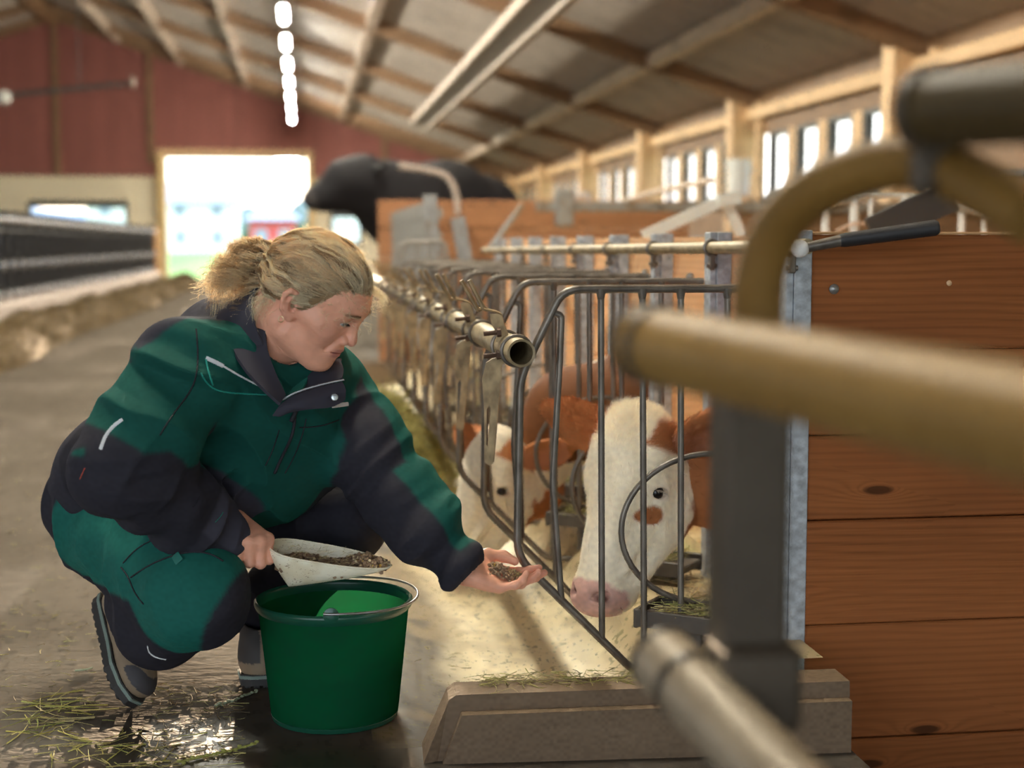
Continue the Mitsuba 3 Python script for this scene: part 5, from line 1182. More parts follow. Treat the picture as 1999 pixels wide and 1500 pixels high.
# hems, collar, straps laid on the jacket
def cast(pts, mesh, off=0.0):
    """Points of the mesh seen at these places (first hit from the camera), lifted by off."""
    tri = mesh.vertices[mesh.faces]; a, e1, e2 = tri[:, 0], tri[:, 1] - tri[:, 0], tri[:, 2] - tri[:, 0]; out = []
    for px, py in pts:
        d = unit(ray(px, py)); h = np.cross(d, e2); det = np.einsum('ij,ij->i', e1, h); det = np.where(np.abs(det) < 1e-14, 1e-14, det)
        s = CAM - a; u = np.einsum('ij,ij->i', s, h) / det; q = np.cross(s, e1); w = (q @ d) / det; t = np.einsum('ij,ij->i', e2, q) / det
        ok = (u >= -1e-6) & (w >= -1e-6) & (u + w <= 1 + 1e-6) & (t > 0)
        out.append(CAM + d * (t[ok].min() - off) if ok.any() else None)
    return [o for o in out if o is not None]
def dense(pts, step=6):
    pts = np.asarray(pts, float); sp = spline(pts, max(6, int(np.linalg.norm(np.diff(pts, axis=0), axis=1).sum() / step))); return sp
def welt(name, pts, r, m, label=None, off=0.0015, ry=None):
    P = cast(dense(pts), jacket, off)
    if len(P) > 3: obj(name, tube(np.array(P), r, 6, ry=ry, up=FWD), m, JK, label=label, smooth=True)
mat('m_piping', (0.012, 0.24, 0.19), 0.6); mat('m_reflector', (0.62, 0.62, 0.62), 0.35); mat('m_seam', (0.012, 0.012, 0.016), 0.8); mat('m_zip', (0.55, 0.60, 0.62), 0.3, metal=0.8); mat('m_char', (0.040, 0.038, 0.050), 0.8, spec=0.15); mat('m_greencloth', (0.012, 0.125, 0.095), 0.72); mat('m_red', (0.45, 0.06, 0.03), 0.6)
welt('piping', [(392, 728), (402, 745), (420, 760), (460, 768), (520, 771)], 0.0016, 'm_piping', 'teal pocket edge')
welt('reflective_strip', [(402, 699), (418, 706), (436, 715)], 0.0010, 'm_reflector', 'pale reflective strip', ry=0.0042)
welt('reflective_strip', [(436, 715), (470, 735), (509, 755)], 0.0009, 'm_reflector', 'narrow grey reflective strip', ry=0.0020)
welt('piping', [(402, 702), (407, 725), (416, 752)], 0.0018, 'm_piping', 'teal seam')
welt('reflective_strip', [(239, 819), (222, 832), (206, 852), (196, 878)], 0.0009, 'm_reflector', 'reflective strip on the elbow', ry=0.0035)
welt('red_tag', [(166, 914), (161, 924), (156, 936)], 0.0009, 'm_red')
welt('seam', [(383, 642), (386, 690), (378, 750), (345, 800), (312, 850)], 0.0014, 'm_seam')
welt('seam', [(330, 610), (352, 600), (382, 622)], 0.0014, 'm_seam')
welt('zipper', [(576, 815), (570, 850), (552, 890), (536, 925)], 0.0030, 'm_seam', 'dark front zipper', off=0.003)
welt('seam', [(598, 818), (590, 850), (574, 892), (556, 925)], 0.0011, 'm_seam'); welt('seam', [(545, 840), (532, 880), (518, 910)], 0.0011, 'm_seam')
welt('seam', [(585, 835), (625, 832), (662, 820)], 0.0012, 'm_seam', None)
welt('reflective_strip', [(648, 793), (664, 791), (680, 789)], 0.0011, 'm_reflector', 'white reflective strip on the chest', ry=0.0048)
welt('seam', [(390, 970), (383, 982), (376, 990)], 0.0010, 'm_seam'); welt('seam', [(436, 1000), (428, 1012), (420, 1020)], 0.0009, 'm_greencloth')
def sheet(name, rows, m, thick=0.004, label=None, parent=None):
    """A thick cloth panel lofted through rows of points."""
    R_ = np.array([spline(r, 16) for r in rows]); R2 = np.array([spline(R_[:, i], 14) for i in range(16)]).transpose(1, 0, 2); a, b = R2.shape[:2]
    gu = np.gradient(R2, axis=0); gv = np.gradient(R2, axis=1); n = np.cross(gu, gv); n /= np.linalg.norm(n, axis=2, keepdims=True) + 1e-12
    V = np.concatenate([(R2 + n * thick / 2).reshape(-1, 3), (R2 - n * thick / 2).reshape(-1, 3)]); F = []
    idx = lambda i, j, s: s * a * b + i * b + j
    for i in range(a - 1):
        for j in range(b - 1):
            F += [[idx(i, j, 0), idx(i + 1, j, 0), idx(i + 1, j + 1, 0)], [idx(i, j, 0), idx(i + 1, j + 1, 0), idx(i, j + 1, 0)], [idx(i, j, 1), idx(i + 1, j + 1, 1), idx(i + 1, j, 1)], [idx(i, j, 1), idx(i, j + 1, 1), idx(i + 1, j + 1, 1)]]
    for i in range(a - 1):
        for j in (0, b - 1):
            q = [idx(i, j, 0), idx(i, j, 1), idx(i + 1, j, 1), idx(i + 1, j, 0)]; F += [[q[0], q[1], q[2]], [q[0], q[2], q[3]]]
    for j in range(b - 1):
        for i in (0, a - 1):
            q = [idx(i, j, 0), idx(i, j + 1, 0), idx(i, j + 1, 1), idx(i, j, 1)]; F += [[q[0], q[1], q[2]], [q[0], q[2], q[3]]]
    return obj(name, tm(V, F), m, parent or JK, label=label, smooth=35)
# collar: near side flap, far side stand, storm flap
sheet('collar', [[at(575, 560, 2.97), at(470, 575, 2.90), at(440, 640, 2.735), at(476, 720, 2.665), at(546, 790, 2.655)], [at(585, 560, 2.93), at(500, 575, 2.83), at(484, 635, 2.735), at(504, 708, 2.69), at(550, 782, 2.668)],
                 [at(600, 575, 2.90), at(535, 580, 2.80), at(519, 632, 2.725), at(524, 690, 2.70), at(556, 772, 2.682)]], 'm_char', 0.006, 'charcoal stand collar around the neck')
sheet('collar_lining', [[at(535, 668, 2.785), at(530, 706, 2.725), at(554, 775, 2.695)], [at(545, 680, 2.79), at(540, 715, 2.745), at(556, 768, 2.71)]], 'm_greencloth', 0.003, 'green collar edge')
sheet('collar_flap', [[at(592, 762, 2.735), at(596, 742, 2.755), at(600, 705, 2.79), at(625, 690, 2.85)], [at(620, 757, 2.72), at(632, 730, 2.75), at(646, 708, 2.79), at(660, 700, 2.85)], [at(668, 740, 2.735), at(670, 722, 2.765), at(664, 704, 2.80), at(672, 705, 2.86)]], 'm_char', 0.005, 'charcoal collar flap standing open')
sheet('collar_lining', [[at(556, 778, 2.70), at(570, 762, 2.725), at(590, 735, 2.765)], [at(575, 772, 2.695), at(590, 760, 2.715), at(602, 738, 2.755)]], 'm_greencloth', 0.004, 'green inner collar')
sheet('storm_flap', [[at(533, 812, 2.69), at(545, 795, 2.685), at(575, 773, 2.69), at(625, 757, 2.70), at(668, 747, 2.71)], [at(545, 812, 2.685), at(575, 795, 2.675), at(605, 782, 2.675), at(640, 772, 2.685), at(674, 762, 2.70)], [at(556, 806, 2.69), at(585, 800, 2.68), at(620, 797, 2.68), at(650, 793, 2.69), at(672, 781, 2.70)]], 'm_char', 0.005, 'charcoal storm flap with a snap')
zp = np.array([at(553, 780, 2.684), at(575, 768, 2.684), at(625, 752, 2.694), at(670, 742, 2.706)]); zq = spline(zp, 46)
obj('zipper', cat(*[ico(p, 0.0019, 1, (1.3, 1, 1)) for p in zq]), 'm_zip', JK, label='silvery zipper teeth of the open collar')
sn = at(653, 776, 2.675); obj('snap', lathe([(0, 0.002), (0.0022, 0.002), (0.0026, 0.0035), (0.0058, 0.003), (0.0068, 0.0)], 20, axis=[0.1, -1, 0.2], loc=sn), 'm_zip', JK, smooth=40)
zpull = cast(dense([(580, 798), (574, 812), (568, 824)], 3), jacket, 0.006)
if len(zpull) > 3: obj('zip_pull', tube(np.array(zpull), 0.0042, 8), 'm_seam', JK, smooth=True)
# stand collar about the neck, open in front
cf_ = Field(); ca, cb2 = NCK - nd * 0.045 - FRONT * 0.004, NCK + nd * 0.058 - FRONT * 0.012
cf_.cone(ca, cb2, 0.090, 0.079, 0.0); cf_.cone(ca - nd * 0.03, cb2 + nd * 0.05, 0.0835, 0.0715, 0.002, 's'); cf_.plane(cb2 - nd * 0.010, nd + 0.25 * FRONT, 0.003); cf_.plane(ca + nd * 0.01, -nd, 0.003)
wc_ = NCK + unit(J['notch'] - J['c7'] - nd * ((J['notch'] - J['c7']) @ nd)) * 0.085; cf_.cone(wc_ - nd * 0.06, wc_ + nd * 0.10, 0.040, 0.062, 0.006, 's')
cm_ = polygonise(cf_, NCK - 0.16, NCK + 0.16, 0.003); relax(cm_, 1)
obj('stand_collar', cm_, 'm_char', JK, smooth=True, label='charcoal stand collar behind the neck')
# cuffs
for s, rr in (('R', 0.0445), ('L', 0.049)):
    d = unit(J['wr' + s] - J['el' + s]); u = unit(np.cross(d, [0, 0, 1])); w = np.cross(d, u); c = J['wr' + s] - d * 0.006; a = np.linspace(0, 2 * np.pi, 29)[:-1]
    obj('cuff_hem', tube(c + np.cos(a)[:, None] * u * rr + np.sin(a)[:, None] * w * rr, 0.0028, 8, closed=True), 'm_seam', JK, smooth=True)

# trousers
tf = Field()
tf.ell(J['pelvis'], (0.185, 0.145, 0.15), BT, k=0.0)
kR, kL = J['kneeR'], J['kneeL']
tf.cone(J['hipR'], J['hipR'] * 0.35 + kR * 0.65, 0.112, 0.102, 0.05); tf.cone(J['hipR'] * 0.35 + kR * 0.65, kR, 0.102, 0.090, 0.03)
tf.cone(kR, at(312, 1208, 2.90), 0.088, 0.078, 0.03); tf.cone(at(312, 1208, 2.90), J['ankR'] + [0.012, 0, 0.01], 0.078, 0.050, 0.03)
tf.cone(J['hipL'], kL, 0.105, 0.074, 0.05); tf.cone(kL, J['ankL'] + [0, 0, 0.02], 0.074, 0.056, 0.03)
def tfolds(p):
    _, d1 = seg_param(p, J['hipR'], kR); _, d2 = seg_param(p, kR, J['ankR']); _, d3 = seg_param(p, J['hipL'], kL); _, d4 = seg_param(p, kL, J['ankL'])
    D = np.stack([d1, d2, d3, d4]); W = np.exp(-(D - D.min(0)) / 0.02); W /= W.sum(0); out = np.zeros(len(p))
    for i, (a, b, amp) in enumerate((('hipR', 'kneeR', .013), ('kneeR', 'ankR', .016), ('hipL', 'kneeL', .013), ('kneeL', 'ankL', .015))):
        m = W[i] > 0.01
        if m.any(): out[m] += W[i][m] * folds(p[m], J[b] - J[a] + 0.35 * SHL * np.linalg.norm(J[b] - J[a]), 15, 6, amp, 20 + i)
    w = np.exp(-(np.linalg.norm(p - kR, axis=1) / 0.10) ** 2); return out * (1 - 0.5 * w) + w * folds(p, FRONT + 0.2 * SPINE, 24, 9, 0.004, 31)
tf.fn(tfolds, *BIG, 0, 'd')
trousers = polygonise(tf, (-0.66, 2.55, 0.03), (0.32, 3.45, 0.62), 0.0046); relax(trousers, 1)
v = trousers.vertices; t1, d1 = seg_param(v, J['hipR'], kR); t2, d2 = seg_param(v, kR, J['ankR']); t3, d3 = seg_param(v, J['hipL'], kL); t4, d4 = seg_param(v, kL, J['ankL'])
k_ = np.argmin(np.stack([d1, d2, d3, d4]), 0); col = np.tile(GREEN * 1.5, (len(v), 1))
aK = limb_angle(v, J['hipR'], kR, np.array([0, 0, 1.0])); ed = 0.05 * (meshkit.noise(v * 8, 3) - 0.5)
knee = (v - kR) @ unit(kR - J['hipR'])
col[(k_ <= 1) & (((v - kR) @ unit(np.array([0.9, -0.25, -0.45]))) > 0.062 + ed * 0.15)] = BLACK
col[(k_ == 1) & (t2 > 0.16 + ed)] = BLACK * 0.9
col[(k_ == 0) & (t1 < 0.05 + ed)] = BLACK
col[k_ >= 2] = BLACK * 0.9
col = blur_color(trousers, col)
weave = (0.88 + 0.24 * meshkit.noise(v * 160, 2))[:, None]
TRS = obj('trousers', trousers, 'm_cloth', PERSON, smooth=True, label='dark green work trousers', color=col * weave)
def welt2(name, pts, r, m, label=None, off=0.002, ry=None):
    P = cast(dense(pts), trousers, off)
    if len(P) > 3: obj(name, tube(np.array(P), r, 6, ry=ry, up=FWD), m, TRS, label=label, smooth=True)
welt2('seam', [(255, 1128), (290, 1105), (335, 1086), (375, 1078), (410, 1082), (436, 1096)], 0.0016, 'm_seam'); welt2('seam', [(240, 1100), (270, 1070), (320, 1048), (360, 1046)], 0.0012, 'm_seam')
welt2('seam', [(236, 1108), (250, 1128), (262, 1155), (280, 1180)], 0.0014, 'm_seam')
welt2('pocket_tab', [(340, 1085), (345, 1093), (349, 1099)], 0.0016, 'm_greencloth', 'pocket tab', ry=0.012)
welt2('piping', [(288, 1262), (292, 1275), (305, 1284), (324, 1288)], 0.0016, 'm_reflector', 'pale hem piping')

# shoes
def shoe(name, heel, toe, up, wid, label):
    """Low hiking shoe from heel to toe (ground points), up = the sole's upward normal."""
    x = unit(toe - heel); z = unit(up - x * (up @ x)); y = np.cross(z, x); L = np.linalg.norm(toe - heel); B = np.stack([x, y, z], 1); o = heel
    def W(*p): return o + B @ np.array(p, float)
    def half(t): return wid * np.interp(t, [0, 0.08, 0.25, 0.5, 0.72, 0.9, 1.0], [0.45, 0.68, 0.76, 0.82, 1.0, 0.80, 0.30])
    f = Field(); s = L
    for t in np.linspace(0.07, 0.92, 12):
        h = np.interp(t, [0, 0.25, 0.45, 0.7, 1.0], [0.060, 0.066, 0.062, 0.046, 0.030]); f.ell(W(t * s, 0, 0.022 + h * 0.45), (s * 0.075, half(t) * 0.98, h * 0.62), B, k=0.03)
    f.cone(W(0.16 * s, 0, 0.06), W(0.14 * s, 0, 0.105), 0.038, 0.036, 0.03); f.cone(W(0.42 * s, 0, 0.06), W(0.28 * s, 0, 0.100), 0.036, 0.035, 0.03)
    f.cone(W(0.18 * s, 0, 0.085), W(0.16 * s, 0, 0.16), 0.027, 0.034, 0.008, 's')
    f.plane(W(0, 0, 0.020), -z, 0.004)
    m = polygonise(f, o + np.minimum.reduce([B @ np.array(c) for c in np.array(np.meshgrid([-0.05, L + 0.05], [-0.08, 0.08], [-0.03, 0.17])).T.reshape(-1, 3)]), o + np.maximum.reduce([B @ np.array(c) for c in np.array(np.meshgrid([-0.05, L + 0.05], [-0.08, 0.08], [-0.03, 0.17])).T.reshape(-1, 3)]), 0.0034)
    relax(m, 1); q = (m.vertices - o) @ B; n = meshkit.noise(q * 30, 3)
    c = np.tile([0.21, 0.155, 0.10], (len(q), 1)); t = q[:, 0] / s
    c[(t > 0.86 + 0.05 * np.cos(q[:, 1] * 60)) & (q[:, 2] > 0.040)] = [0.045, 0.042, 0.045]; c[(np.abs(q[:, 1]) < 0.022 + 0.004 * np.sin(t * 40)) & (t > 0.25) & (t < 0.78) & (q[:, 2] > 0.05)] = [0.03, 0.03, 0.032]
    c[(t < 0.14) & (q[:, 2] > 0.05)] = [0.05, 0.045, 0.042]; c *= (0.75 + 0.5 * n)[:, None]
    k = obj('shoe', m, 'm_shoe', PERSON, label=label, smooth=True, color=c)
    ts = np.linspace(0, 1, 40); prof = np.array([[t * s, half(t)] for t in ts]); pl = np.vstack([prof, prof[::-1] * [1, -1]]); poly = Polygon(pl).buffer(0.004)
    sm = trimesh.creation.extrude_polygon(poly, 0.024, engine='earcut'); vv = sm.vertices.copy(); obj('sole', tm(o + vv @ B.T, sm.faces), 'm_sole', k)
    md = trimesh.creation.extrude_polygon(poly.buffer(0.0025), 0.007, engine='earcut'); vv = md.vertices + [0, 0, 0.015]; obj('midsole', tm(o + vv @ B.T, md.faces), 'm_midsole', k, label='grey green midsole edge')
    lugs = []
    for i in range(13):
        for sg in (-1, 1):
            t = 0.04 + 0.075 * i; lugs.append(tm(o + bx(t * s - 0.006, t * s + 0.006, sg * half(t) * 0.45 - half(t) * 0.5, sg * half(t) * 0.45 + half(t) * 0.5, -0.006, 0.002, 0.001).vertices @ B.T, bx(t * s - 0.006, t * s + 0.006, -1, 1, -0.006, 0.002, 0.001).faces) if False else bx(t * s - 0.006, t * s + 0.006, sg * half(t) * 0.55 - half(t) * 0.45, sg * half(t) * 0.55 + half(t) * 0.45, -0.006, 0.002, 0.001))
    lg = cat(*lugs); obj('tread', tm(o + lg.vertices @ B.T, lg.faces), 'm_sole', k)
    for i in range(5):
        t = 0.36 + 0.075 * i; hgt = np.interp(t, [0.3, 0.7], [0.092, 0.062]); P = [W(t * s - 0.01, -0.027, hgt - 0.018), W(t * s, -0.012, hgt), W(t * s + 0.006, 0.006, hgt + 0.002), W(t * s + 0.002, 0.024, hgt - 0.014)]
        obj('lace', tube(spline(P, 10), 0.0021, 6), 'm_lace', k, smooth=True)
    return k
mat('m_shoe', VC, 0.75); mat('m_sole', (0.028, 0.026, 0.024), 0.7); mat('m_midsole', (0.16, 0.21, 0.18), 0.7); mat('m_lace', (0.09, 0.085, 0.08), 0.7)
toeR = ground(250, 1377, 0.012)
xr = unit([0.075, -0.19, -0.165]); shoe('R', toeR - xr * 0.262, toeR, np.array([0.85, -0.32, 0.45]), 0.046, 'brown hiking shoe resting on its toes')
heelL = ground(472, 1333, 0.007); toeL = heelL + np.array([0.245, 0.035, 0.0])
shoe('L', heelL, toeL, np.array([0, 0, 1.0]), 0.046, 'brown hiking shoe flat behind the bucket')
# feed in the open hand
g = np.random.default_rng(8); n = 150
lx, ly = g.uniform(0.050, 0.125, n), np.clip(g.normal(0, 0.010, n), -0.02, 0.02); lz = 0.018 + 0.008 * np.exp(-((lx - 0.08) / 0.03) ** 2) - 6 * ly ** 2 + 0.16 * np.clip(lx - 0.095, 0, 1) + g.normal(0, 0.0022, n)
pm_, pc_ = pellets(J['wrL'] + np.stack([lx, ly, lz], -1) @ HLB.T, 0.0027, 0.008, 4, 0.12)
hm, hcl = hay(J['wrL'] + np.stack([g.uniform(0.09, 0.14, 26), g.normal(0, 0.01, 26), g.uniform(0.024, 0.034, 26)], -1) @ HLB.T, 0.025, 0.0006, 0.5, 3)
k = thing('handful_of_feed', 'brown feed pellets in the open hand before the calf', 'feed', kind='stuff')
obj(k, cat(pm_, hm), 'm_hay', color=np.vstack([pc_, hcl]))

# ================================================================ calves
CW, CB = np.array([0.92, 0.82, 0.62]), np.array([0.38, 0.14, 0.05])     # cream white, red brown
PINK = np.array([0.66, 0.40, 0.33])
def calf_head_field(sc=1.0):
    """Head in its own frame: x lateral (to the calf's right), y out of the face, z up the nose line to the poll; origin between the eyes."""
    f = Field()
    f.ell((0, -0.070, 0.075), (0.088, 0.080, 0.085), k=0.0)                 # cranium
    f.ell((0, -0.032, 0.060), (0.088, 0.042, 0.110), k=0.04)                # forehead
    f.ell((0, -0.045, 0.145), (0.058, 0.040, 0.030), k=0.04)                # poll
    f.cone((0, -0.058, -0.02), (0, -0.062, -0.215), 0.058, 0.042, 0.04)     # nose
    f.ell((0, -0.034, -0.09), (0.042, 0.026, 0.13), k=0.03)
    f.ell((0, -0.070, -0.232), (0.060, 0.050, 0.044), k=0.035)              # muzzle
    f.ell((0, -0.055, -0.252), (0.046, 0.030, 0.026), k=0.02)
    f.ell((0, -0.100, -0.245), (0.040, 0.034, 0.026), k=0.02)               # chin
    for s in (-1, 1):
        f.ell((s * 0.072, -0.056, 0.010), (0.028, 0.032, 0.036), k=0.025)     # orbit
        f.ell((s * 0.064, -0.105, -0.02), (0.030, 0.050, 0.070), k=0.04)     # cheek
        f.cone((s * 0.045, -0.175, -0.01), (s * 0.026, -0.118, -0.215), 0.054, 0.032, 0.04); f.ell((s * 0.060, -0.150, -0.03), (0.030, 0.060, 0.070), k=0.04)   # jaw
        f.cone((s * 0.072, -0.075, -0.03), (s * 0.050, -0.066, -0.16), 0.016, 0.012, 0.02)   # face crest
        f.ell((s * 0.048, -0.066, 0.130), (0.024, 0.022, 0.022), k=0.02)      # horn bud
    for s in (-1, 1):
        f.ell((s * 0.0925, -0.052, 0.004), (0.020, 0.016, 0.012), k=0.008, kind='s')
        f.ell((s * 0.037, -0.024, -0.240), (0.016, 0.024, 0.0085), np.array([[1, 0, 0], [0, 0.8, 0.6], [0, -0.6, 0.8]]), k=0.010, kind='s')   # nostril
    f.fn(lambda p: np.sqrt((p[:, 0] / 0.058) ** 2 + ((p[:, 1] + 0.10) / 0.055) ** 2 + ((p[:, 2] + 0.2505 - 0.25 * (p[:, 1] + 0.10)) / 0.0030) ** 2) * 0.004 - 0.004, (-0.06, -0.16, -0.28), (0.06, -0.04, -0.23), 0.004, 's')
    # lids
    for s in (-1, 1):
        c = np.array([s * 0.0800, -0.056, 0.004]); f.ell(c, (0.0178, 0.0210, 0.0178), k=0.008)
        f.ell(c + [s * 0.0150, 0.002, -0.0005], (0.015, 0.0205, 0.0118), np.array([[1, 0, 0], [0, 0.95, 0.30], [0, -0.30 , 0.95]]), k=0.002, kind='s')
    # neck behind the head
    f.cone((0, -0.11, 0.07), (0, -0.24, 0.05), 0.080, 0.095, 0.05)
    return f
def ear_mesh(sgn, h=0.0032, L=0.165, W=0.058):
    """Leaf shaped ear growing along +x, hollow side towards +y; sgn mirrors x."""
    f = Field()
    pts = [np.array([t * L, 0.010 * math.sin(t * 3.0), -0.010 * t * t]) for t in np.linspace(0, 1, 9)]; ws = [0.36, 0.62, 0.86, 0.99, 1.0, 0.95, 0.84, 0.64, 0.32]
    for p, w in zip(pts, ws): f.ell(p, (L * 0.10, 0.013, W * w), k=0.02)
    f.ell((L * 0.48, 0.024, 0.004), (L * 0.40, 0.019, W * 0.62), k=0.010, kind='s'); f.ell((L * 0.18, 0.020, 0.0), (L * 0.22, 0.016, W * 0.30), k=0.010, kind='s')
    f.cone((-0.02, -0.004, 0), (0.02, 0, 0), 0.027, 0.024, 0.02)
    m = polygonise(f, (-0.06, -0.05, -0.09), (L + 0.05, 0.05, 0.09), h); relax(m, 2)
    return m
CHM = polygonise(calf_head_field(), (-0.15, -0.36, -0.31), (0.15, 0.04, 0.22), 0.0030); relax(CHM, 2)
EARM = ear_mesh(1)
def face_color(p, brown_cheek=True, seed=0):
    n = meshkit.fbm(p * 26, 3, seed) - 0.5; c = np.tile(CW, (len(p), 1))
    depth = -p[:, 1]
    br = np.clip((depth - 0.175 - 0.10 * np.clip(-p[:, 2], 0, 1) + 0.10 * n + 0.30 * np.clip(p[:, 2] - 0.11, -1, 0) * 0) / 0.012, 0, 1)   # brown behind the cheek
    side = np.clip((np.abs(p[:, 0]) - 0.058 + 0.03 * n) / 0.01, 0, 1) * np.clip((p[:, 2] - 0.085) / 0.012, 0, 1); br = np.maximum(br, side)
    if brown_cheek:
        q = ((p - np.array([-0.075, -0.056, -0.044])) / [0.06, 0.030, 0.024]); br = np.maximum(br, np.clip((1.05 + 1.0 * n - np.sqrt((q ** 2).sum(1))) / 0.25, 0, 1))
    br = br * (p[:, 2] > -0.19)
    c = c * (1 - br[:, None]) + CB * br[:, None]
    nose = np.clip((-p[:, 2] - 0.203 + 0.30 * (-p[:, 1] - 0.045).clip(0, 1) * -1.0 + 0.04 * n) / 0.010, 0, 1) * np.clip((0.115 - depth) / 0.02, 0, 1)
    c = c * (1 - nose[:, None]) + PINK * (0.9 + 0.5 * n)[:, None] * nose[:, None]
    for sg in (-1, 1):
        w = np.clip(1.3 * np.exp(-(((p - np.array([sg * 0.038, -0.036, -0.241])) / [0.0135, 0.020, 0.0085]) ** 2).sum(1)), 0, 0.92)[:, None]; c = c * (1 - w) + np.array([0.10, 0.04, 0.035]) * w  # shade of the nostril recess put into the colour
    ew = np.exp(-(((p - np.array([0.088, -0.055, 0.003])) / [0.03, 0.020, 0.012]) ** 2).sum(1)) + np.exp(-(((p - np.array([-0.088, -0.055, 0.003])) / [0.03, 0.020, 0.012]) ** 2).sum(1)); ew = 0.75 * np.clip(ew, 0, 1)[:, None]
    c = c * (1 - ew) + np.array([0.50, 0.26, 0.20]) * ew
    return c * (0.90 + 0.25 * meshkit.noise(p * 120, seed + 2))[:, None]
def calf_body_field(hc, head_B, hip, ground_z, fwd_z=0.0):
    """Neck, trunk and legs; hc: the back of the head, hip: the rump point."""
    f = Field(); d = unit((hip - hc) * [1, 1, 0]); s = np.array([-d[1], d[0], 0]); L = np.linalg.norm((hip - hc)[:2])
    W = lambda t, lat, z: hc * [1, 1, 0] + d * t + s * lat + np.array([0, 0, z])
    z0 = ground_z
    f.chain([hc, W(0.14, 0, z0 + 0.27), W(0.34, 0, z0 + 0.30)], [0.085, 0.120, 0.145], 0.08)
    f.chain([W(0.36, 0, z0 + 0.31), W(0.62, 0, z0 + 0.31), W(0.95, 0, z0 + 0.34), W(1.12, 0, z0 + 0.36)], [0.148, 0.155, 0.145, 0.11], 0.08)
    f.cone(W(0.30, 0, z0 + 0.25), W(0.42, 0, z0 + 0.25), 0.08, 0.09, 0.06)
    for sg in (-1, 1):
        f.chain([W(0.36, sg * 0.10, z0 + 0.32), W(0.35, sg * 0.10, z0 + 0.21), W(0.37, sg * 0.10, z0 + 0.12), W(0.35, sg * 0.10, z0 + 0.035)], [0.075, 0.036, 0.026, 0.030], 0.04)
        f.chain([W(1.02, sg * 0.11, z0 + 0.34), W(0.94, sg * 0.12, z0 + 0.26), W(1.06, sg * 0.11, z0 + 0.18), W(1.03, sg * 0.11, z0 + 0.10), W(1.0, sg * 0.11, z0 + 0.035)], [0.10, 0.075, 0.034, 0.026, 0.031], 0.04)
    f.chain([W(1.17, 0, z0 + 0.42), W(1.24, 0, z0 + 0.32), W(1.23, 0, z0 + 0.18)], [0.022, 0.018, 0.024], 0.03)
    return f
mat('m_coat', VC, 0.7, spec=0.15, sheen=0.25)
mat('m_calf_eye', (0.008, 0.006, 0.006), 0.04); mat('m_inner_ear', (0.42, 0.19, 0.11), 0.75)
mat('m_nose_wet', VC, 0.3)
def fur(pts, nrm, flow, length, r, col, seed, m=4):
    g = np.random.default_rng(seed); t = np.linspace(0, 1, m)[None, :, None]
    fl = flow - nrm * np.einsum('ij,ij->i', flow, nrm)[:, None]; fl /= np.linalg.norm(fl, axis=1, keepdims=True) + 1e-9
    w = meshkit.noise(pts * 45, seed)[:, None] - 0.5; sd = np.cross(nrm, fl)
    d = fl + sd * w * 1.3 + g.normal(0, 0.22, (len(pts), 3)); L = length * g.uniform(0.6, 1.3, (len(pts), 1))
    P = pts[:, None] - nrm[:, None] * 0.001 + (nrm[:, None] * np.sin(t * 1.5) * 0.42 + d[:, None] * t) * L[:, None]
    return strands(P, r * g.uniform(0.7, 1.3, len(pts)), col * g.uniform(0.80, 1.18, (len(pts), 1)))
def sample(m, n, seed, col=None):
    g = np.random.default_rng(seed); a = m.area_faces; i = g.choice(len(a), n, p=a / a.sum()); u, v = g.random((2, n)); k = u + v > 1; u[k], v[k] = 1 - u[k], 1 - v[k]
    tri = m.faces[i]; V = m.vertices; p = V[tri[:, 0]] + u[:, None] * (V[tri[:, 1]] - V[tri[:, 0]]) + v[:, None] * (V[tri[:, 2]] - V[tri[:, 0]])
    return p, m.face_normals[i], (col[tri[:, 0]] if col is not None else None), tri[:, 0]
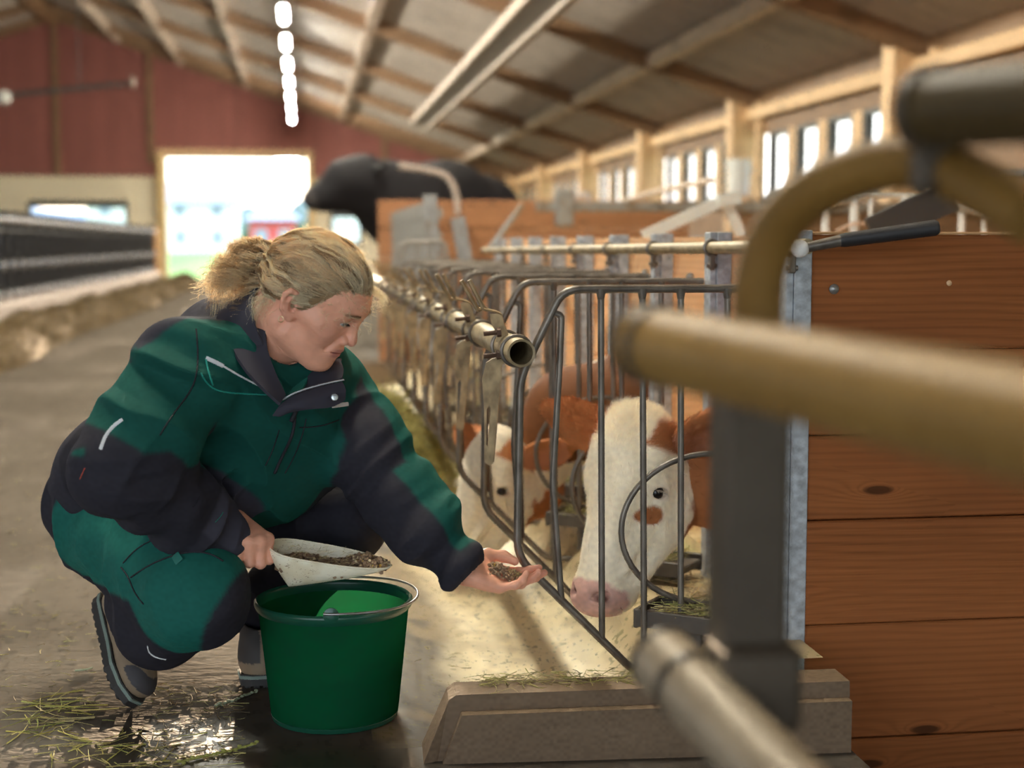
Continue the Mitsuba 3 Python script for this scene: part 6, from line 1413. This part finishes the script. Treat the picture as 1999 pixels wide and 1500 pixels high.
def make_calf(label, B, o, sc, hip, gz, ears, eyelid=True, hairs=0, brown_cheek=True, face=None, body_h=0.010, dark=1.0):
    """B: columns lateral, out of the face, up the nose line; o: the point between the eyes."""
    k = thing('calf', label, 'calf')
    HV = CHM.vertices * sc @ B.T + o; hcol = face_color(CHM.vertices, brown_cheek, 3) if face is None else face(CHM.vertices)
    back = o + B @ np.array([0, -0.20, 0.05]) * sc
    bf_ = calf_body_field(back, B, hip, gz); lo = np.minimum.reduce([back, hip, hip]) - 0.32; hi = np.maximum.reduce([back, hip]) + 0.34; lo[2] = gz
    bd = polygonise(bf_, lo, hi, body_h); relax(bd, 2)
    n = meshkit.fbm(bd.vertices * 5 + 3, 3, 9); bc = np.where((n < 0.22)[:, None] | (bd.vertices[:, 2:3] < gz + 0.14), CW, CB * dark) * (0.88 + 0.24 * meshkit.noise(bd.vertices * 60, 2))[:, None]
    bc[bd.vertices[:, 2] < gz + 0.03] = [0.10, 0.075, 0.05]
    allm = cat(tm(HV, CHM.faces), bd); allc = np.vstack([hcol, bc])
    obj('body', allm, 'm_coat', k, smooth=True, color=allc)
    for sg in (-1, 1):
        c = o + B @ np.array([sg * 0.0800, -0.056, 0.004]) * sc
        obj('eye', ico(c, 0.0175 * sc, 3), 'm_calf_eye', k, smooth=True)
    EB = []
    for sg, (dx, dn) in zip((-1, 1), ears):
        x = unit(np.array(dx)); y = unit(np.array(dn)); y = unit(y - x * (x @ y)); z = np.cross(x, y); E = np.stack([x, y, z], 1)
        eo = o + B @ np.array([sg * 0.072, -0.085, 0.110]) * sc
        ev = EARM.vertices * sc @ E.T + eo; q = EARM.vertices
        ec = np.tile(CB, (len(q), 1)) * (0.85 + 0.3 * meshkit.noise(q * 70, 4))[:, None]; inn = (np.clip((EARM.vertex_normals[:, 1] - 0.1) / 0.5, 0, 1) * np.clip((0.048 - np.abs(q[:, 2])) / 0.02, 0, 1) * (q[:, 0] < 0.15))[:, None]
        ec = ec * (1 - 0.8 * inn) + np.array([0.46, 0.20, 0.12]) * 0.8 * inn
        obj('ear', tm(ev, EARM.faces), 'm_coat', k, smooth=True, label='red brown ear', color=ec); EB.append((E, eo))
    if hairs:
        hm_ = tm(HV, CHM.faces); p, nn, c, vi = sample(hm_, hairs, 5, hcol); loc = (p - o) @ B / sc
        whorl = np.array([0.0, 0.0, 0.055]); flow = np.stack([loc[:, 0] * 1.5, np.zeros(len(loc)), (loc[:, 2] - whorl[2]) * np.where(loc[:, 2] > 0.055, 1.6, 1.0)], 1); flow[:, 2] += np.where(loc[:, 2] < 0.04, -0.06, 0); flow[:, 1] -= 0.04
        ok = (loc[:, 2] > -0.225) & (np.linalg.norm(loc - [0.088, -0.055, 0.004], axis=1) > 0.026) & (np.linalg.norm(loc - [-0.088, -0.055, 0.004], axis=1) > 0.026)
        ln = (0.0062 + 0.010 * np.clip((loc[:, 2] - 0.06) / 0.08, 0, 1) - 0.003 * np.clip((-loc[:, 2] - 0.05) / 0.1, 0, 1))[:, None]
        F1, C1 = fur(p[ok], nn[ok], (flow @ B.T)[ok], ln[ok], 0.00030, c[ok] * 1.05, 6)
        F2, C2 = [], []
        for E, eo in EB:
            em = tm(EARM.vertices * sc @ E.T + eo, EARM.faces); p, nn, _, vi = sample(em, 6500, 8); m_, c_ = fur(p, nn, np.tile(E[:, 0], (len(p), 1)), 0.010, 0.00045, np.tile(CB * 1.05, (len(p), 1)), 9); F2.append(m_); C2.append(c_)
        p, nn, c, vi = sample(bd, 26000, 15, bc); near = (p[:, 0] < back[0] + 0.42) & (p[:, 2] > gz + 0.15); fl = np.tile(unit(hip - back) + [0, 0, -0.5], (len(p), 1)); m_, c_ = fur(p[near], nn[near], fl[near], 0.011, 0.0005, c[near] * 1.05, 16); F2.append(m_); C2.append(c_)
        obj('fur', cat(F1, *F2), 'm_coat', k, smooth=True, kind='stuff', color=np.vstack([C1, *C2]))
        g = np.random.default_rng(4); W_ = []
        for i in range(120):   # whiskers and chin hairs
            a = g.uniform(-1.5, 1.5); b = np.array([0.052 * math.sin(a), -0.085 + 0.045 * math.cos(a) * g.uniform(0.2, 1), -0.235 - 0.03 * g.random()]); d = unit(np.array([math.sin(a) * 0.9, math.cos(a) * 0.5, -0.5]) + g.normal(0, 0.3, 3)) * g.uniform(0.012, 0.03)
            W_.append([b, b + d * 0.5, b + d + np.array([0, 0, -0.004])])
        for sg in (-1, 1):
            for t in np.linspace(-1, 1, 40):
                b = np.array([sg * (0.0935 - 0.004 * t * t), -0.056 + 0.014 * t, 0.010 - 0.003 * t * t]); d = unit(np.array([sg * 1.0, 0.5 * t + 0.2, -0.15])) * 0.016; W_.append([b, b + d * 0.6, b + d + np.array([0, 0, -0.003])])
        wm, wc = strands((np.array(W_) * sc) @ B.T + o, 0.00035, np.tile([0.55, 0.47, 0.38], (len(W_), 1))); obj('whiskers', wm, 'm_coat', k, kind='stuff', color=wc)
    return k
def head_basis(face, up):
    z = unit(up); y = unit(np.asarray(face) - z * (np.asarray(face) @ z)); x = np.cross(y, z); return np.stack([x, y, z], 1)
HB = head_basis([-0.74, -0.66, 0.30], [0.30, 0.17, 0.93])
HO = at(1190, 940, 2.99)
make_calf('near calf with a white face and red brown ears lowering its head behind the bars', HB, HO, 1.0, np.array([2.0, 3.075, 0.75]), 0.172,
          [((0.80, -0.25, 0.40), (0.45, -0.85, -0.25)), ((-0.93, -0.05, 0.33), (-0.10, 0.80, -0.50))], hairs=52000)
# a second calf farther along the trough, eating, 
HB2 = head_basis([-0.82, -0.50, 0.30], [0.42, 0.10, 0.90])
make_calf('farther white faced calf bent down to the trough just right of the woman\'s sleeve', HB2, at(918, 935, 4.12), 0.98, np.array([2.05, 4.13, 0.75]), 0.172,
          [((0.85, -0.35, 0.25), (0.4, -0.85, -0.3)), ((-0.55, 0.75, 0.25), (-0.10, 0.80, -0.50))], body_h=0.014, brown_cheek=False, dark=0.32)  # coat colour of the body lowered to stand in for shade

# ================================================================ farther back
# feed fence on the left, upright bars between two rails, for the grown cattle
k = thing('feed_fence', 'long row of steel headlock bars along the left side of the alley', 'feed fence')
FX, FY0, FY1 = -2.95, 11.8, 30.3
mat('m_bar_black', (0.03, 0.03, 0.032), 0.4, metal=0.3); mat('m_dull_steel', (0.13, 0.13, 0.13), 0.35, metal=0.6); mat('m_bright_steel', (0.85, 0.85, 0.88), 0.22, metal=0.9)
obj('top_rail', tube([[FX, FY0, 1.17], [FX, FY1, 1.17]], 0.042, 14), 'm_bright_steel', k, smooth=40); obj('lower_rail', tube([[FX, FY0, 0.42], [FX, FY1, 0.42]], 0.035, 14), 'm_dull_steel', k, smooth=40); obj('upper_rail', tube([[FX, FY0, 1.06], [FX, FY1, 1.06]], 0.022, 10), 'm_dull_steel', k, smooth=40)
bar_up = shape(tube([[FX + 0.02, 0.12, 0.40], [FX, 0.06, 0.8], [FX + 0.01, 0, 1.26]], 0.05, 10), 'm_bar_black', 40); bar_sl = shape(tube(round_path([[FX + 0.02, 0.22, 0.42], [FX + 0.03, 0.24, 0.70], [FX + 0.02, 0.10, 1.12], [FX + 0.02, 0.08, 1.28]], 0.1, 4), 0.028, 10), 'm_dull_steel', 40)
clip = shape(cat(ico([FX + 0.03, 0.0, 1.175], 0.052, 2, (0.8, 1, 1))), 'm_bright_steel', True); clip2 = shape(ico([FX + 0.03, 0.0, 0.42], 0.055, 2, (0.8, 1, 1)), 'm_bright_steel', True); clip3 = shape(ico([FX + 0.05, 0.22, 0.72], 0.035, 2, (0.8, 1, 1.6)), 'm_bright_steel', True)
for i in range(37):
    m = T().translate([0, FY0 + 0.5 * i, 0])
    obj('bar', placed(bar_up, m), None, k); obj('clip', placed(clip, m), None, k); obj('clip', placed(clip2, m), None, k); obj('clip', placed(clip3, m), None, k)
k = thing('fence_curb', 'pale concrete curb under the left row of headlock bars', 'curb'); mat('m_curb_pale', (0.46, 0.38, 0.33), 0.7)
obj(k, bx(FX - 0.12, FX + 0.10, FY0 - 1, FY1 + 0.3, 0.0, 0.36, 0.02), 'm_curb_pale')
k = thing('wooden_fence_post', 'orange brown wooden post at the far end of the left fence, beside the doorway', 'post'); obj(k, bx(-3.26, -2.92, FY1 + 0.4, FY1 + 0.75, 0.001, 1.25, 0.02), 'm_orange_post')
# silage heap along the fence
g = np.random.default_rng(31); ys = np.linspace(FY0 - 1, 33.5, 220); us = np.linspace(0, 1, 26); Yg, Ug = np.meshgrid(ys, us, indexing='ij')
wid = 0.50 + 0.16 * meshkit.noise(np.stack([Yg * 0.5, Yg * 0, Yg * 0], -1), 3); Xg = FX + 0.16 + Ug * wid; env = np.sin(np.pi * np.clip(Ug * 0.92 + 0.08, 0, 1)) ** 0.7
Zg = env * (0.17 + 0.16 * meshkit.fbm(np.stack([Xg * 4, Yg * 1.6, Yg * 0], -1), 4, 5)) + env * 0.05 * meshkit.noise(np.stack([Xg * 22, Yg * 14, Yg * 0], -1), 7) - 0.01
hv_ = np.stack([Xg, Yg, Zg], -1).reshape(-1, 3); hc_ = np.array([0.085, 0.055, 0.024]) * (0.55 + 0.9 * meshkit.fbm(hv_ * [14, 9, 14], 3, 2))[:, None]
k = thing('silage_heap', 'long brown heap of silage lying along the foot of the left fence', 'feed', kind='stuff')
n = 9000; ii = g.integers(0, len(hv_), n); hm, hcl = hay(hv_[ii] + [0, 0, 0.012], 0.07, 0.004, 0.5, 33, pal=((0.13, 0.085, 0.034), (0.08, 0.052, 0.022), (0.19, 0.135, 0.06)))
hp_m = tm(hv_, grid_faces(220, 26)); hp_m = hp_m if hp_m.face_normals[:, 2].mean() > 0 else tm(hv_, grid_faces(220, 26)[:, ::-1])
obj(k, cat(hp_m, hm), 'm_hay', color=np.vstack([hc_, hcl]))
# green hay in the trough behind the woman
k = thing('hay_heap', 'heap of green brown hay in the trough behind the woman\'s outstretched arm', 'hay', kind='stuff')
n = 5200; q = np.stack([g.normal(0.33, 0.13, n), g.normal(6.2, 0.5, n), g.random(n)], -1); q[:, 2] = 0.03 + q[:, 2] * 0.30 * np.exp(-((q[:, 0] - 0.33) / 0.2) ** 2 - ((q[:, 1] - 6.0) / 1.0) ** 2)
hm, hcl = hay(q, 0.14, 0.0030, 0.45, 41, pal=((0.24, 0.21, 0.06), (0.16, 0.14, 0.045), (0.33, 0.28, 0.10)))
core = ico([0.33, 6.2, 0.02], 1.0, 3, (0.22, 0.7, 0.24)); core.vertices[:, 2] = np.maximum(core.vertices[:, 2], -0.012); obj(k, cat(hm, core), 'm_hay', color=np.vstack([hcl, np.tile([0.15, 0.13, 0.045], (len(core.vertices), 1))]))
# headlock fence beyond the calf pens, with its raised gate
k = thing('far_feed_fence', 'row of steel headlock bars beyond the calf pens on the right of the alley', 'feed fence')
QX = 0.72; mat('m_grey_bar', (0.30, 0.28, 0.25), 0.45, metal=0.5)
obj('top_rail', tube([[QX, 7.9, 1.10], [QX, 11.4, 1.10]], 0.035, 12), 'm_grey_bar', k, smooth=40); obj('rail', tube([[QX, 7.9, 0.98], [QX, 11.4, 0.98]], 0.03, 12), 'm_grey_bar', k, smooth=40); obj('lower_rail', tube([[QX, 7.9, 0.35], [QX, 11.4, 0.35]], 0.035, 12), 'm_grey_bar', k, smooth=40)
qb = shape(tube([[QX, 0, 0.3], [QX - 0.01, 0, 0.98], [QX - 0.015, 0.03, 1.17]], 0.026, 8), 'm_grey_bar', 40)
for i in range(18): obj('bar', placed(qb, T().translate([0, 7.95 + 0.2 * i, 0])), None, k)
for p in (((QX + 0.02, 7.9, 0), (QX - 0.04, 7.9, 1.2)), ((at(893, 425, 7.4)), (at(918, 560, 7.4)))): obj('end_post', beam(p[0], p[1], 0.07, 0.05, up=(0, 1, 0)), 'm_zinc', k)
k = thing('raised_gate', 'small tubular gate with slanted sides standing behind the woman\'s head', 'gate')
q4 = [at(752, 566, 7.3), at(782, 474, 7.3), at(868, 472, 7.3), at(884, 566, 7.3)]
obj('frame', tube(round_path(q4 + [q4[0]], 0.03, 4), 0.012, 10), 'm_grey_bar', k, smooth=40)
for t in np.linspace(0.12, 0.9, 4): a = q4[1] + (q4[2] - q4[1]) * t; b = q4[0] + (q4[3] - q4[0]) * t; obj('bar', tube([a, b], 0.008, 8), 'm_grey_bar', k, smooth=40)
# plank wall across the far pens
k = thing('plank_wall', 'orange brown plank wall across the pens below the black cow', 'plank wall')
mat('m_plank_orange', plank_wood((0.42, 0.19, 0.08), (0.26, 0.11, 0.045), 0, 2, 1, 12.0, 16.0), 0.65)
PY = 11.6; zt = at(900, 391, PY)[2]
for i in range(6): obj('plank', bx(at(738, 400, PY)[0], 3.1, PY, PY + 0.05, zt - 0.228 * (i + 1) + 0.006, zt - 0.228 * i, 0.006), 'm_plank_orange', k)
k = thing('plank_wall', 'darker plank wall with a grey steel top rail right of the orange one', 'plank wall')
for i in range(5): obj('plank', bx(3.15, 5.35, PY - 1.2, PY - 1.15, at(1200, 412, PY - 1.2)[2] - 0.25 * (i + 1) + 0.008, at(1200, 412, PY - 1.2)[2] - 0.25 * i, 0.006), 'm_rafter', k)
zr = at(1200, 404, PY - 1.25)[2]; obj('top_rail', bx(1.65, 5.3, PY - 1.27, PY - 1.2, zr - 0.035, zr + 0.035, 0.01), 'm_zinc', k)
obj('rail_box', bx(at(1085, 400, PY - 1.3)[0], at(1120, 400, PY - 1.3)[0], PY - 1.32, PY - 1.25, zr - 0.14, zr + 0.12, 0.01), 'm_zinc', k)
# black cow with its head over the alley
def cow():
    k = thing('cow', 'black cow standing behind the plank wall, head stretched out over the alley by the doorway', 'cow')
    y = 13.0; f = Field(); P = lambda px, py, dy=0.0: at(px, py, y + dy)
    mz, ey, pl = P(614, 388, -0.25), P(672, 352, -0.22), P(705, 342, -0.18)
    f.chain([mz, P(640, 378, -0.24), ey, pl], [0.105, 0.115, 0.165, 0.15], 0.08)
    f.cone(P(640, 392, -0.24), P(700, 388, -0.18), 0.08, 0.13, 0.08)
    f.chain([pl + [0.05, 0, -0.06], P(760, 392, 0.0), P(805, 415, 0.12)], [0.20, 0.30, 0.38], 0.15)
    f.chain([P(805, 412, 0.15), P(870, 418, 0.7), P(935, 430, 1.5), P(950, 436, 1.9)], [0.38, 0.45, 0.40, 0.30], 0.2)
    f.cone(P(740, 352, 0), P(880, 362, 0.8), 0.11, 0.13, 0.15)
    b = P(830, 500, 0.3)
    for dx, dy in ((0.0, -0.15), (0.0, 0.25), (0.75, 1.25), (0.75, 1.6)):
        x0 = b[0] + dx - 0.05; f.chain([[x0, y + 0.2 + dy, 0.9], [x0 + 0.02, y + 0.2 + dy, 0.5], [x0, y + 0.2 + dy, 0.06]], [0.16, 0.075, 0.065], 0.08)
    m = polygonise(f, (-0.2, 12.2, 0.0), (2.6, 15.8, 2.0), 0.03); relax(m, 2)
    v = m.vertices; c = np.tile([0.016, 0.015, 0.017], (len(v), 1)); c[np.linalg.norm(v - mz, axis=1) < 0.11] = [0.05, 0.045, 0.045]
    obj('body', m, 'm_coat', k, smooth=True, color=c)
    for (px, py, dy, d) in ((716, 334, -0.30, (0.5, -0.55, 0.1)), (690, 326, 0.0, (0.1, 0.7, 0.35))):
        o = P(px, py, dy); obj('ear', tube([o, o + np.array(d) * 0.12, o + np.array(d) * 0.24], [0.03, 0.055, 0.012], 10, ry=[0.02, 0.025, 0.008]), 'm_rubber', k, smooth=True)
    obj('eye', ico(ey + [0.0, -0.155, 0.02], 0.024, 2), 'm_calf_eye', k, smooth=True)
    for q in (P(702, 322, -0.15),): obj('horn_bud', ico(q, 0.035, 2), 'm_rubber', k, smooth=True)
cow()
k = thing('curved_pipe', 'pale bent pipe arching over the black cow\'s back', 'pipe')
obj(k, tube(spline([at(778, 324, 11.2), at(800, 327, 11.2), at(845, 334, 11.2), at(872, 345, 11.2), at(886, 365, 11.2), at(893, 395, 11.2), at(894, 420, 11.2)], 24), 0.026, 10), 'm_curb_pale', smooth=True)
# steel work seen over the partitions on the right
def rod(name, label, cat_, pts, r, m, group=None):
    k = thing(name, label, cat_, group); obj('tube' if name == 'short_pipe' else k, tube(pts, r, 10), m, k if name == 'short_pipe' else None, smooth=40); return k
k = thing('lifted_gate', 'pale triangular steel gate frame lifted above the partitions', 'gate')
obj('long_bar', beam(at(1255, 462, 5.6), at(1420, 388, 5.6), 0.045, 0.03, up=(0, 1, 0)), 'm_pale_steel' if 'm_pale_steel' in scene else mat('m_pale_steel', (0.62, 0.64, 0.60), 0.45, metal=0.3), k)
obj('short_bar', beam(at(1412, 385, 5.6), at(1448, 462, 5.6), 0.04, 0.03, up=(0, 1, 0)), 'm_pale_steel', k); obj('top_bracket', beam(at(1400, 392, 5.58), at(1444, 386, 5.58), 0.05, 0.04, up=(0, 1, 0)), 'm_pale_steel', k)
rod('slanted_bar', 'blue grey flat bar leaning up from the end of the neck rail', 'bar', [at(952, 492, 7.3), at(1020, 400, 7.3)], 0.016, 'm_zinc')
rod('water_pipe', 'thin pale pipe sloping along below the right windows', 'pipe', [at(1215, 394, 11.0), at(1290, 372, 10.0), at(1388, 352, 8.6)], 0.02, 'm_purlin')
rod('short_pipe', 'short pale pipe in front of the windows by the orange plank wall', 'pipe', [at(1082, 388, 12.5), at(1150, 380, 12.2)], 0.03, 'm_curb_pale')
sp = at(1150, 380, 12.2); obj('post', tube([sp, [sp[0], sp[1], 0.02]], 0.03, 8), 'm_curb_pale', 'short_pipe')
k = thing('white_bucket', 'white plastic bucket hanging on a wall post under the windows', 'bucket'); p0 = at(1441, 345, 16.6); rb = 0.145
obj('body', lathe([(0, -0.22), (rb * 0.82, -0.22), (rb, 0.20), (rb * 0.95, 0.20), (rb * 0.78, -0.2), (0, -0.2)], 32, loc=p0), 'm_white_plastic', k, smooth=40)
obj('bracket', bx(p0[0] + rb * 0.5, XR - 0.29, p0[1] - 0.02, p0[1] + 0.02, p0[2] + 0.05, p0[2] + 0.09), 'm_zinc', k)
k = thing('white_bucket', 'smaller pale bucket farther back below the windows, left of the other one', 'bucket'); p0 = at(1253, 352, 23.0)
obj('body', lathe([(0, -0.2), (0.12, -0.2), (0.15, 0.16), (0.14, 0.16), (0.115, -0.18), (0, -0.18)], 24, loc=p0), 'm_white_plastic', k, smooth=40)
# steel frame behind the nearest partition
k = thing('stall_frame', 'pale steel stall frame standing behind the nearest board wall', 'stall frame')
for a, b, r in (((1610, 405), (1632, 462), 0.016), ((1668, 385), (1668, 462), 0.018), ((1700, 385), (1700, 462), 0.010), ((1765, 380), (1765, 462), 0.016), ((1878, 415), (1878, 462), 0.014), ((1922, 425), (1922, 462), 0.010)):
    obj('bar', tube([at(*a, 5.2), [at(*b, 5.2)[0], 5.2, 0.172]], r, 8), 'm_pale_steel', k, smooth=40)
obj('top_bar', tube([at(1590, 402, 5.2), at(1690, 380, 5.2), at(1800, 384, 5.2), at(1940, 420, 5.2)], 0.014, 8), 'm_pale_steel', k, smooth=40)
rod('twine', 'pale twine knotted on the steel frame behind the handle', 'twine', spline([at(1632, 452, 5.18), at(1668, 436, 5.18), at(1690, 436, 5.18), at(1720, 426, 5.18), at(1766, 404, 5.18)], 16), 0.006, 'm_purlin')
k = thing('dark_plate', 'dark flat steel bar slanting up behind the handle', 'steel bar'); obj(k, beam(at(1700, 456, 4.0), at(1860, 380, 4.0), 0.09, 0.02, up=(0, 1, 0)), 'm_dark')
k = thing('hanging_rail', 'dark thin rail with small white ends hanging high up on the left', 'rail'); a, b = at(0, 187, 26), at(262, 162, 27)
a = a + (a - b) * 0.4; obj('rail', tube([a, b], 0.04, 8), 'm_dark', k); obj('lamp', ico(at(8, 190, 25.9), 0.12, 2), 'm_white_plastic', k, smooth=True); obj('lamp', ico(at(259, 160, 26.9), 0.07, 2, (0.6, 1, 1.6)), 'm_curb_pale', k, smooth=True)  # the two lamp parts are plain pale ends that give no light
for q in (0.2, 0.7): p = a + (b - a) * q; obj('hanger', tube([p, [p[0], p[1], roof_z(p[0]) - 0.01]], 0.01, 6), 'm_dark', k)
